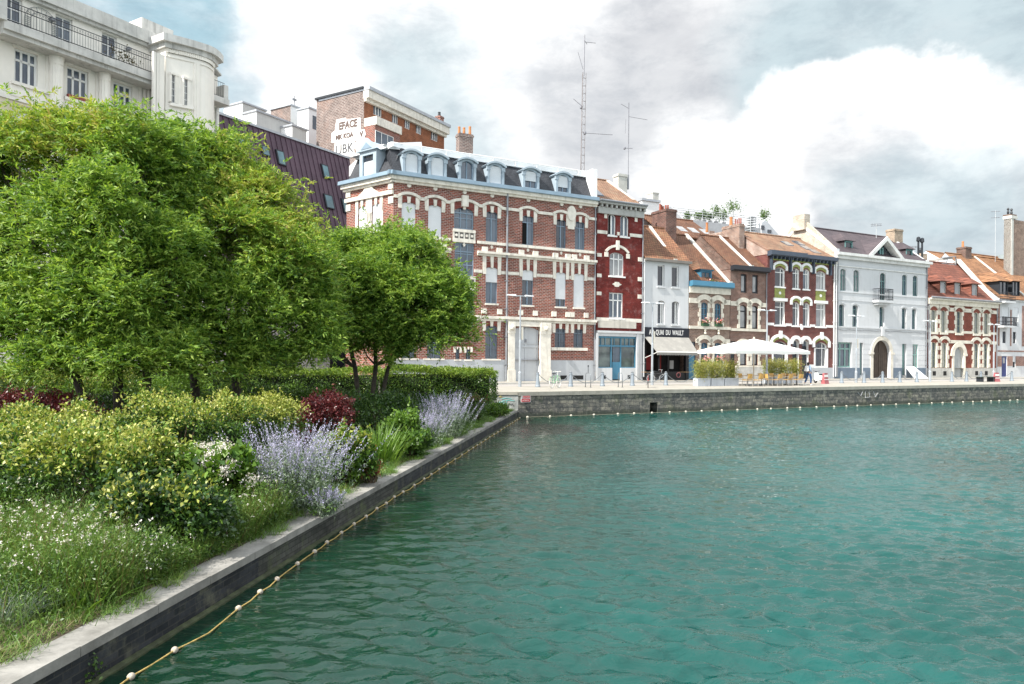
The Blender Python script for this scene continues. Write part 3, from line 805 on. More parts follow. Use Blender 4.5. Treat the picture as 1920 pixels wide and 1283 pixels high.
    def gable_ends(s, u0, u1, ze, D, zr, mat, which='both', name='gable_wall', th=.3, raise_=.0):
        for (a, b) in ([(u0, u0 + th)] if which in ('both', 'l') else []) + ([(u1 - th, u1)] if which in ('both', 'r') else []):
            mb = MB(); mb.prism([(0.002, ze - .3), (0.002, ze + raise_), (D, zr + raise_), (2 * D, ze + raise_), (2 * D, ze - .3)], a, b, 'x'); s.P(mb, name, mat)
    def coping(s, u, w, ze, D, zr, mat, h=.25, name='gable_coping', y0=-.25, end=.0):
        k = (zr - ze) / D; mb = MB()
        mb.prism([(y0, ze + k * 0 - .05), (y0, ze + h), (0, ze + h), (D, zr + h), (2 * D, ze + h), (2 * D, ze - .05), (D, zr - .05), (0, ze - .05)], u - w / 2, u + w / 2, 'x')
        return s.P(mb, name, mat)
    def chimney(s, u, y, z0, z1, w, d, mat, pots=(), potmat=None, cap=None, potr=.11, poth=.5):
        mb = MB(); mb.box(u - w / 2, u + w / 2, y - d / 2, y + d / 2, z0, z1 - .25)
        mb.box(u - w / 2 - .06, u + w / 2 + .06, y - d / 2 - .06, y + d / 2 + .06, z1 - .25, z1 - .1); mb.box(u - w / 2 - .02, u + w / 2 + .02, y - d / 2 - .02, y + d / 2 + .02, z1 - .1, z1)
        c = s.P(mb, 'chimney', mat)
        for p in pots:
            x = u + p * (w / 2 - .1); hh = poth * random.uniform(.75, 1.15)
            k = MB().lathe((x, y + random.uniform(-.1, .1), z1), [(potr, 0), (potr * 1.05, .06), (potr * .85, hh * .8), (potr * .95, hh * .84), (potr * .95, hh), (potr * .7, hh)], 10)
            s.P(k, 'chimney_pot', potmat or M_POT, c)
        return c
    def pipe(s, u, z0, z1, mat, r=.06, y=-.1):
        mb = MB(); mb.tube([(u, y, z0), (u, y, z1)], r, 7)
        z = z0 + 1.2
        while z < z1: mb.box(u - r * 1.5, u + r * 1.5, y - r, 0, z, z + .05); z += 2.2
        s.P(mb, 'downpipe', mat)
M_POT = pr('terracotta_pot', (.46, .19, .08), .8)
M_PIPE = pr('zinc_pipe', (.24, .25, .27), .5, metal=.3)
M_ZINC = pr('zinc', (.42, .44, .47), .45, metal=.3, var=.1)
ROWX = Vector((RD.x, RD.y, 0))
def row_bld(name, label, px0, off=0.0, group=None, cat='house'):
    p = hit_plane(px0, 712, P0 + RN * off, RN); p.z = QZ
    return Bld(name, label, cat, p, ROWRZ, group)

# ================================================================ the big brick building on the corner
M_BR = brick('red_brick', (.33, .078, .046), (.15, .042, .031), (.46, .38, .33), streak=.2, patch=.25)
M_SLATE = tiles('slate', (.060, .066, .078), (.036, .040, .050), row=.22, wid=.2, rough=.5, bstr=.4, joint=.6)
M_GUT = pr('gutter_blue', (.20, .28, .35), .5, var=.08)
M_BLUE = pr('pale_blue_paint', (.34, .41, .465), .5, var=.08, dirt=(.42, .46, .48), dirt_amt=.3)
M_BLUEF = pr('grey_blue_joinery', (.20, .27, .34), .5, var=.06)
M_MEMB = pr('white_roof_membrane', (.80, .80, .80), .7, var=.04)
M_GREYB = pr('grey_render', (.42, .44, .46), .85, var=.06, vscale=.7, streak=.2)
def build_big():
    B = row_bld('brick_mansion_block', 'large red brick corner building with cream trim and pale blue dormers on a slate mansard', 735, cat='apartment building')
    U1 = B.u(1115.5); u = lambda p, py=450: B.u(p, py)
    Z = lambda py, px=1050: B.z(px, py)
    zc = Z(377, 1100)       # underside of gutter
    zbase = Z(676, 1100)
    dd = 11.0
    # openings
    top = B.rects([(753, 779.3, 376, 436), (802.7, 828, 383, 443), (911, 933, 396, 453), (979, 1000.6, 404.4, 460.5), (1042.7, 1061.4, 413, 467), (1078, 1096.6, 417.5, 470)])
    fw = top[:]
    mid = B.rects([(910.6, 933, 500, 568), (979, 1000, 506, 570.5), (1041.5, 1061, 510, 577), (1075.5, 1095.4, 513, 578.5)])
    mid = [[top[0][0], top[0][1], mid[0][2], mid[0][3]], [top[1][0], top[1][1], mid[0][2], mid[0][3]]] + mid
    gf = B.rects([(1040.4, 1060, 615, 652), (1075.3, 1093, 616, 652)])
    gt = B.rects([(910, 932.3, 610, 673)])
    gt += [[top[0][0], top[0][1], gt[0][2], gt[0][3]], [top[1][0], top[1][1], gt[0][2], gt[0][3]]]
    gn = B.rects([(854, 861.5, 653, 674), (873.5, 882, 653, 674)])
    bay = B.rects([(851.8, 888.4, 389, 430)], snap=False) + B.rects([(852.5, 889, 456, 517)], snap=False) + B.rects([(852.5, 889, 546, 614)], snap=False)
    gate = B.rects([(962, 1010, 613, 714)])[0]; gate[2] = .02
    ops = [(*r, .16) for r in top + mid + gt] + [(*r, .1) for r in gf] + [(*r, .12) for r in gn] + [(*bay[0], .35), (*bay[1], 0), (*bay[2], 0)] + [(gate[0], gate[1], zbase + .002, gate[3], .25)]
    B.wall(0, U1, zbase, zc + .3, [o for o in ops if o[2] > zbase + .001], M_BR, depth=dd)
    # rendered plinth, its gate opening
    B.wall(0, U1, -.2, zbase - .002, [(gate[0], gate[1], .02, zbase - .003, 0)], M_GREYB, depth=dd - .1, name='plinth', y=-.05)
    # gate upper part lies above the plinth
    # windows
    PN = {}
    for i, r in enumerate(top): PN[id(r)] = B.window((*r, .16), M_BLUEF, 'cas', shut=1.0 if i < 2 else 0, open_=1 if i == 3 else 0, gl=1 if i != 4 else 0, transom=.76)
    for i, r in enumerate(mid): PN[id(r)] = B.window((*r, .16), M_BLUEF, 'cas', shut=[.4, .9, .42, .30, .78, 1.0][i], sill=.06, gl=[1, 1, 1, 0, 0, 1][i], transom=.8)
    for r in gt: PN[id(r)] = B.window((*r, .16), M_BLUEF, 'bars', gl=1, sill=.3)
    for r in gf: PN[id(r)] = B.window((*r, .1), M_BLUEF, 'bars', gl=1)
    for r in gn: PN[id(r)] = B.window((*r, .12), M_BLUEF, 'bars', gl=0, sill=.12)
    for i, r in enumerate(bay): PN[id(r)] = B.window((*r, .35 if i == 0 else 0), M_BLUEF, 'grid32' if i == 0 else 'grid33', gl=1, fw=.09)
    # stone trim
    hood = MB(); M_VOU = brick('arch_brick', (.26, .05, .035), (.19, .04, .03), (.30, .20, .17), .08, .24, .008, streak=0)
    def keyed(r, imp=.62, up=.42, wj=.3, kw=.15, mb=None, pane=None):
        own = mb is None
        if own:
            mb = MB(); pane = PN.get(id(r), pane)
        a, b, c, d = r; m = (a + b) / 2
        for (x0, x1, sgn) in ((a - wj, a + .02, 1), (b - .02, b + wj, -1)):
            lo0, lo1 = (x0 + .05, x1) if sgn > 0 else (x0, x1 - .05)
            mb.hexa([(lo0, -.06, d - imp), (lo1, -.06, d - imp), (lo1, .0, d - imp), (lo0, .0, d - imp)], [(x0, -.06, d + up), (x1 - .06 * (sgn > 0) * 0, -.06, d + up), (x1, 0, d + up), (x0, 0, d + up)])
        mb.hexa([(m - kw * .7, -.08, d - .10), (m + kw * .7, -.08, d - .10), (m + kw * .7, 0, d - .10), (m - kw * .7, 0, d - .10)], [(m - kw, -.08, d + up), (m + kw, -.08, d + up), (m + kw, 0, d + up), (m - kw, 0, d + up)])
        if own:
            B.P(mb, 'surround', M_CREAM, pane); v = MB(); v.arc_band(m, (b - a) / 2 - .02, d - .16, .16, .42, -.03, 0); B.P(v, 'brick_arch', M_VOU, pane)
    zt = top[2][3]
    wide = [bay[0][0], bay[0][1], bay[0][2], bay[0][3]]
    seq = sorted([(*r[:2], PN[id(r)]) for r in top] + [(wide[0] - .05, wide[1] + .05, PN[id(bay[0])])], key=lambda r: r[0])
    for r in seq:
        rr = [r[0], r[1], 0, zt]; big_ = (r[1] - r[0]) > 1.8
        keyed(rr, up=.38, kw=.2 if big_ else .15, imp=.5, pane=r[2])
        hood.arc_band((r[0] + r[1]) / 2, (r[1] - r[0]) / 2 + .32, zt + .36 - .12, .30, .20, -.13, 0, n=12)
    xs = [0] + sum([[r[0] - .33, r[1] + .33] for r in seq], []) + [U1]
    for i in range(0, len(xs), 2):
        if xs[i + 1] > xs[i] + .05: hood.box(xs[i], xs[i + 1], -.13, 0, zt + .20, zt + .42)
    # keystone lion-like block and shield
    m = (wide[0] + wide[1]) / 2; hood.box(m - .26, m + .26, -.26, -.0, zt + .1, zt + .95)
    m = (top[4][1] + top[5][0]) / 2
    hood.prism([(m + .42 * math.cos(t), zt + .55 + .62 * math.sin(t)) for t in [i * math.pi / 8 for i in range(16)]], -.2, 0, 'y'); hood.box(m - .3, m + .3, -.12, 0, zt - .75, zt + .2)
    for r in mid: keyed(r, imp=.6, up=.95)
    for r in gt: keyed(r, imp=.45, up=.5)
    for r in gf: keyed(r, imp=.4, up=.5)
    for r in gn: keyed(r, imp=.35, up=.1, wj=.2, kw=.07)
    B.P(hood, 'arched_string_course', M_CREAM)
    # string courses
    sc = MB()
    z2 = top[2][2]
    def course(z0, z1, out, skip=()):
        xs = [0] + sum([[a, b] for a, b in sorted(skip)], []) + [U1]
        for i in range(0, len(xs), 2):
            if xs[i + 1] > xs[i] + .02: sc.box(xs[i], xs[i + 1], -out, 0, z0, z1)
    bs = [(wide[0] - .3, wide[1] + .3)]
    course(z2 - .24, z2 - .02, .10, bs)
    zcor = Z(485.5); course(zcor - .10, zcor + .08, .32, bs); course(zcor - .26, zcor - .10, .14, bs)
    zi = mid[2][3]
    course(zi - .52, zi - .28, .05, [(r[0] - .3, r[1] + .3) for r in mid] + [(wide[0] - .05, wide[1] + .05)])
    # little blocks on the cornice, under the sills
    for r in top:
        for x in (r[0] - .12, r[1] + .12): sc.box(x - .22, x + .22, -.22, 0, zcor + .08, zcor + .42)
        for x in (r[0] - .1, r[1] + .1): pass
    for r in mid:
        for x in (r[0] - .16, r[1] + .16): sc.box(x - .2, x + .2, -.14, 0, mid[2][2] - .82, mid[2][2] - .42)
    zg = Z(600); course(zg - .12, zg + .10, .34, [(wide[0] - .1, wide[1] + .1)]); course(zg - .3, zg - .12, .16, [(wide[0] - .1, wide[1] + .1)])
    sc.box(gf[0][0] - .4, gf[1][1] + .4, -.14, 0, gf[0][2] - .24, gf[0][2] - .003)
    # stair bay panels
    for (hi_, lo_) in ((bay[0], bay[1]), (bay[1], bay[2])):
        a, b = hi_[0] - .12, hi_[1] + .12; z0, z1 = lo_[3] + .03, hi_[2] - .03
        sc.box(a, b, -.10, 0, z1 - .22, z1); sc.box(a, b, -.08, 0, z0, z0 + .28); sc.box(a, b, -.05, 0, z0 + .28, z1 - .22)
    B.P(sc, 'string_courses', M_CREAM)
    ro = MB()
    for (hi_, lo_) in ((bay[0], bay[1]), (bay[1], bay[2])):
        a, b = hi_[0] - .05, hi_[1] + .05; z0, z1 = lo_[3] + .33, hi_[2] - .27; w = (b - a) / 4
        for i in range(4): ro.box(a + w * i + .07, a + w * (i + 1) - .07, -.055, -.052, z0, z1)
    B.P(ro, 'dark_panels', pr('dark_panel', (.10, .09, .085), .8))
    for (hi_, lo_) in ((bay[0], bay[1]),):
        a, b = hi_[0] - .05, hi_[1] + .05; z0, z1 = lo_[3] + .33, hi_[2] - .27; w = (b - a) / 4
        for i in range(4): B.P(MB().prism([(a + w * (i + .5) + .11 * math.cos(t), (z0 + z1) / 2 + .11 * math.sin(t)) for t in [k * math.pi / 5 for k in range(10)]], -.09, -.056, 'y'), 'roundel', M_CREAM)
    for r in seq:
        m = (r[0] + r[1]) / 2
        if r[1] - r[0] < 1.8: B.P(MB().prism([(m + .16 * math.cos(t), zt + 1.22 + .16 * math.sin(t)) for t in [k * math.pi / 6 for k in range(12)]], -.1, 0, 'y'), 'roundel', M_CREAM)
        z_ = (z2 - .24 + zcor + .3) / 2
        B.P(MB().prism([(m - .13, z_), (m, z_ - .17), (m + .13, z_), (m, z_ + .17)], -.05, 0, 'y'), 'diamond_stone', M_CREAM)
    # portal
    p = MB(); a, b = B.u(950, 660), B.u(1029, 660); ga, gb = gate[0], gate[1]; zt_ = zg - .3
    for (x0, x1) in ((a, ga), (gb, b)):
        p.box(x0, x1, -.32, -.052, .9, gate[3] - .55); p.box(x0 - .06, x1 + .06, -.38, -.05, .0, .9)
        p.box(x0 - .03, x1 + .03, -.36, -.0, gate[3] - .55, gate[3] - .35); p.box(x0, x1, -.40, 0, gate[3] - .35, zt_)
    p.box(ga, gb, -.28, 0, gate[3] + .02, zt_)
    for m in ((a + ga) / 2, (gb + b) / 2): p.lathe((m, -.42, zt_ - .45), [(.02, -.2), (.19, -.12), (.22, 0), (.19, .12), (.02, .2)], 10)
    B.P(p, 'portal', M_CREAM)
    g = MB(); gy = .12
    g.box(ga, gb, gy, gy + .06, .02, gate[3]); 
    for x in (ga + .02, (ga + gb) / 2 - .06, gb - .14): g.box(x, x + .12, gy - .04, gy, .02, gate[3] - .05)
    zz = gate[3] * .62; g.box(ga, gb, gy - .06, gy, zz, zz + .12); g.box(ga, gb, gy - .05, gy, zz + .3, zz + .36)
    gp = B.P(g, 'carriage_gate', pr('grey_gate', (.46, .48, .50), .5, var=.06, vscale=.8, streak=.15))
    B.P(MB().lathe(((ga + gb) / 2, gy - .08, zz + .55), [(.03, -.12), (.09, -.1), (.09, .1), (.03, .12)], 8), 'gate_lantern', M_PIPE, gp)
    # plinth joints and vents
    v = MB()
    for (x0, x1) in ((1050, 1062), (1074, 1093)): v.box(B.u(x0, 708), B.u(x1, 708), -.06, -.053, .12, .45)
    B.P(v, 'cellar_vents', pr('vent_black', (.015, .015, .015), .9))
    B.pipe(B.u(948.9, 450), .1, zc - .1, M_PIPE, .08, -.2); B.pipe(U1 - .1, .1, zc - .1, M_PIPE, .06, -.12)
    # ---- gutter + cornice
    co = MB(); co.box(-.35, U1, -.38, 0, zc - .28, zc); co.box(-.25, U1, -.22, 0, zc - .46, zc - .28); B.P(co, 'cornice', M_CREAM)
    gu = MB(); gu.prism([(-.55, zc + .30), (-.58, zc + .02), (-.42, zc + .002), (.0, zc + .002), (0, zc + .30)], -.55, U1, 'x'); B.P(gu, 'gutter', M_GUT)
    # ---- mansard
    zm0 = zc + .3; zm1 = B.z(1100, 332, 1.1); k = 1.05
    ztop = zm1
    mr = MB(); mr.prism([(0, zm0), (k, ztop), (dd, ztop), (dd, zm0)], 0, U1, 'x'); 
    # ---- left wing face, turned back from the corner
    mans = B.P(mr, 'mansard_roof', M_SLATE)
    rb = MB(); rb.box(-.1, U1, k - .22, k + .1, ztop - .1, ztop + .34); B.P(rb, 'roof_edge_band', M_MEMB, mans)
    fl = MB(); fl.prism([(k, ztop + .22), (4.6, ztop + .9), (dd, ztop + .9), (dd, ztop)], -.4, U1 - .01, 'x'); fl.box(U1 - .42, U1 + .02, -.15, k + .1, zm0 - .1, ztop + .4); fl.box(U1 - .42, U1 + .02, k + .1, dd, ztop, ztop + .5)
    B.P(fl, 'flat_roof', M_MEMB, mans)
    # roof rail
    rl = MB(); x = .4
    while x < U1 - .5: rl.box(x, x + .06, k - .3, k - .24, ztop - .05, ztop + .38); x += 2.0
    rl.tube([(0, k - .27, ztop + .36), (U1, k - .27, ztop + .36)], .035, 5); B.P(rl, 'roof_rail', M_MEMB, mans)
    # dormers
    for i, (x0, x1, t, bt) in enumerate([(751, 788, 277, 322.5), (799, 836, 283.6, 330), (855, 891, 293, 341), (909, 943.6, 301.5, 347), (975.4, 1009, 312.7, 356.7), (1037, 1068, 324, 366)]):
        a, b = B.u(x0 + 2, (t + bt) / 2, .2), B.u(x1 - 1, (t + bt) / 2, .2); z0 = zm0 + .10; z1 = ztop - .32; m = (a + b) / 2
        mb = MB(); rise = .3; zs = z1 - rise; cw = .24
        # cheeks, front piers, arched head
        mb.box(a, a + cw, .02, 1.25, z0 - .1, zs); mb.box(b - cw, b, .02, 1.25, z0 - .1, zs)
        mb.box(a, a + cw * .8, -.10, .02, z0, zs - .3); mb.box(b - cw * .8, b, -.10, .02, z0, zs - .3)
        mb.box(a - .06, a + cw, -.14, .02, zs - .3, zs); mb.box(b - cw, b + .06, -.14, .02, zs - .3, zs)
        mb.arc_band(m, (b - a) / 2 - cw, zs - .1, rise - .06, .16, -.06, .3)
        mb.arc_band(m, (b - a) / 2 + .08, zs - .02, rise, .13, -.26, 1.2)
        mb.arc_band(m, (b - a) / 2 - cw + .12, zs - .02, rise - .05, .14, .0, 1.1)
        mb.box(a + cw, b - cw, -.08, .3, z0 - .06, z0 + .06)
        dm = B.P(mb, 'dormer', M_BLUE, mans)
        o = (a + cw, b - cw, z0 + .06, zs + .16, .24)
        B.window(o, M_BLUEF, 'cas', y=.12, gl=1, transom=1.1, parent=mans, name='dormer_window', shut=[1, 1, 0, 1, .62, .72][i])
    # chimney with three pots
    u_ = B.u(871, 268, 5.0); zt2 = B.z(871, 253, 5.0)
    B.chimney(u_, 5.0, ztop, zt2, 1.25, .7, brick('dark_brick', (.20, .13, .11), (.12, .085, .08), (.36, .33, .30)), (-.9, -.1, .9), potr=.12, poth=.75)
    dm = MB().lathe((B.u(965, 300, 7), 7, ztop + .8), [(1.9, 0), (1.8, .25), (1.3, .6), (.6, .82), (.05, .88)], 18); B.P(dm, 'roof_dome', M_MEMB, mans, smooth=True)
    # ---- narrow end facing the side street
    B2p = B.o.copy(); d2 = Vector((-.786, .618, 0)).normalized()
    rz2 = math.atan2(-d2.y, -d2.x)      # local x runs towards the corner
    L2 = 5.3
    E = B.wing(B2p + d2 * L2, rz2)
    W_ = L2
    wt = [[W_ / 2 - 1.25, W_ / 2 - .32, z2, zt], [W_ / 2 + .32, W_ / 2 + 1.25, z2, zt]]
    wl_ = [[r[0], r[1], mid[2][2], mid[2][3]] for r in wt]
    E.wall(0, W_, -.2, zc + .3, [(*r, .16) for r in wt + wl_], M_BR, depth=.4, sides=False, name='end_wall')
    for r in wt + wl_: E.window((*r, .16), M_BLUEF, 'cas', shut=1.0, gl=1)
    tm = MB()
    for r in wt + wl_: 
        keyed(r, up=.5, mb=tm)
        tm.box(r[0] - .3, r[0] - .02, -.05, 0, r[2] - .2, r[3] - .6); tm.box(r[1] + .02, r[1] + .3, -.05, 0, r[2] - .2, r[3] - .6)
    for z in (zt + .46,): tm.box(-.05, W_ + .05, -.18, 0, z, z + .28)
    tm.prism([(W_ / 2 - 1.2, zt + .74), (W_ / 2 - .55, zt + 1.1), (W_ / 2 - .4, zc - .46), (W_ / 2 + .4, zc - .46), (W_ / 2 + .55, zt + 1.1), (W_ / 2 + 1.2, zt + .74)], -.14, 0, 'y')
    tm.box(W_ / 2 - .31, W_ / 2 + .31, -.05, 0, z2 + 1.0, zt + .4)
    for z in (z2 - .24, zcor - .26, zg - .3): tm.box(0, W_, -.14, 0, z, z + .34)
    for x in (0, W_ - .5): tm.box(x, x + .5, -.10, 0, zc - .9, zc - .46); tm.box(x, x + .5, -.07, 0, zt - .2, zt + .3)
    tm.box(-.3, W_ + .3, -.38, 0, zc - .28, zc - .003); tm.box(-.2, W_ + .2, -.22, 0, zc - .46, zc - .28)
    E.P(tm, 'end_trim', M_CREAM)
    gu = MB(); gu.prism([(-.55, zc + .297), (-.58, zc + .02), (-.42, zc + .002), (.0, zc + .002), (0, zc + .297)], -.4, W_ + .5, 'x'); E.P(gu, 'gutter', M_GUT)
    mr = MB(); mr.prism([(0.01, zm0), (k, ztop - .004), (1.8, ztop - .004), (1.8, zm0)], .02, W_ - .3, 'x'); E.P(mr, 'mansard_roof', M_SLATE)
    rb = MB(); rb.box(0, W_ - .5, k - .22, k + .1, ztop - .1, ztop + .24); rb.prism([(.3, ztop + .22), (3.2, ztop + 1.0), (3.4, ztop), (.3, ztop)], 0, W_ - .4, 'x'); E.P(rb, 'flat_roof', M_MEMB)
    m = W_ / 2 - .1; w = 1.9
    dm = MB(); z1 = ztop - .35
    dm.box(m - w / 2, m - w / 2 + .36, -.1, 1.6, zm0, z1); dm.box(m + w / 2 - .36, m + w / 2, -.1, 1.6, zm0, z1); dm.box(m - w / 2, m + w / 2, -.09, 1.5, z1, z1 + .3)
    dm.prism([(m - w / 2 - .25, z1 + .3), (m, z1 + 1.25), (m + w / 2 + .25, z1 + .3)], -.25, -.05, 'y'); dm.prism([(m - w / 2 - .15, z1 + .3), (m, z1 + 1.1), (m + w / 2 + .15, z1 + .3)], -.05, 2.4, 'y')
    dp = E.P(dm, 'end_dormer', M_BLUE)
    E.P(MB().prism([(m - .6, z1 + .42), (m, z1 + .9), (m + .6, z1 + .42)], -.28, -.255, 'y'), 'pediment_recess', M_BLUEF, dp)
    sh = MB().box(m - w / 2 + .36, m + w / 2 - .36, .05, .1, zm0, z1 - .45); E.P(sh, 'roller_shutter', M_SHUT, dp)
    E.P(MB().box(m - w / 2 + .36, m + w / 2 - .36, .06, .1, z1 - .45, z1), 'dark_fanlight', M_GL[0], dp)
    print('BIG U1', U1, 'zc', zc, 'ztop', ztop, 'zt', zt, 'z2', z2, 'zbase', zbase, 'gate', gate)
    return B
BIG = build_big()
# ================================================================ the row of houses
T_ORANGE = tiles('orange_tiles', (.33, .165, .095), (.22, .105, .065), moss=(.25, .19, .10), moss_amt=.35)
T_BROWN = tiles('brown_tiles', (.24, .12, .075), (.16, .08, .052), moss=(.14, .12, .08), moss_amt=.35, row=.26)
T_PALE = tiles('pale_orange_tiles', (.36, .22, .145), (.26, .15, .10), moss=(.30, .26, .18), moss_amt=.4)
T_RED = tiles('red_tiles', (.26, .10, .07), (.19, .075, .056), moss=(.20, .12, .09), moss_amt=.25, row=.5, bstr=1)
T_OCHRE = tiles('ochre_tiles', (.38, .205, .11), (.28, .145, .08), row=.4)
M_COPW = pr('white_coping', (.56, .55, .51), .85, var=.1, vscale=2, dirt=(.40, .38, .33), dirt_amt=.5)
B_DRED = brick('painted_red_brick', (.21, .032, .026), (.145, .024, .021), (.18, .035, .03), wear=(.34, .19, .18), wear_amt=.4, wscale=1.6, streak=.3, patch=.35)
B_BEIGE = brick('beige_brick', (.34, .22, .165), (.24, .145, .11), (.36, .31, .26), wear=(.36, .30, .25), wear_amt=.4)
B_BROWN = brick('brown_brick', (.27, .135, .10), (.17, .085, .065), (.34, .28, .24), wear=(.34, .26, .22), wear_amt=.35)
B_WINE = brick('wine_brick', (.19, .045, .038), (.125, .032, .03), (.26, .16, .14), streak=.25)
B_PINK = brick('weathered_pale_brick', (.48, .32, .26), (.36, .24, .19), (.56, .50, .45), wear=(.62, .57, .52), wear_amt=.5, wscale=1.2)
B_OLD = brick('sooty_brick', (.20, .105, .08), (.12, .07, .055), (.26, .22, .19), wear=(.33, .27, .23), wear_amt=.4)
B_RED8 = brick('bright_red_brick', (.27, .055, .035), (.19, .042, .028), (.30, .14, .10), streak=.3)
M_WALLW = pr('white_render', (.56, .57, .58), .85, var=.03, vscale=.6, streak=.16, dirt=(.46, .46, .45), dirt_amt=.5, dscale=.8)
M_DARKJ = pr('dark_joinery', (.018, .022, .028), .5)
M_BRBLUE = pr('bright_blue_paint', (.06, .19, .29), .45, var=.06)
M_GREENJ = pr('grey_green_joinery', (.12, .22, .21), .5)
M_STONEG = pr('grey_stone', (.44, .43, .40), .9, var=.14, vscale=2, streak=.25)
pr('pale_stone', (.64, .60, .51), .9, var=.12, vscale=2, streak=.35)

def ridge_of(B, px, py, u):
    D, z = B.side(px, py, u); return max(2.5, min(9, D)), z
def hood_course(B, mb, ops, z, rise, th, out, u0, u1, halfx=.22):
    """string course that lifts over each opening"""
    xs = [u0]
    for o in sorted(ops, key=lambda r: r[0]):
        h = (o[1] - o[0]) / 2 + halfx; m = (o[0] + o[1]) / 2; xs += [m - h, m + h]
        mb.arc_band(m, h, z - .02, rise, th, -out, 0, n=10)
        # fill under the arc
        for i in range(8):
            a = m - h + 2 * h * i / 8; b = a + h / 4
            f = lambda x: z - .02 + rise * math.sqrt(max(0, 1 - ((x - m) / h) ** 2)) * 1.0
            if o[3] < f((a + b) / 2): pass
    xs.append(u1)
    for i in range(0, len(xs), 2):
        if xs[i + 1] > xs[i] + .03: mb.box(xs[i], xs[i + 1], -out, 0, z, z + th)
def toothed(B, pane, o, w=.34, out=.05, step=.42):
    mb = MB()
    """alternating long and short stone blocks beside an opening"""
    z = o[2]; k = 0
    while z < o[3] - .05:
        h = min(step, o[3] - z); ww = w if k % 2 == 0 else w * .58
        mb.box(o[0] - ww, o[0] - .002, -out, 0, z + .01, z + h - .01); mb.box(o[1] + .002, o[1] + ww, -out, 0, z + .01, z + h - .01); z += h; k += 1
    B.P(mb, 'stone_surround', MATS['pale_stone'], pane)

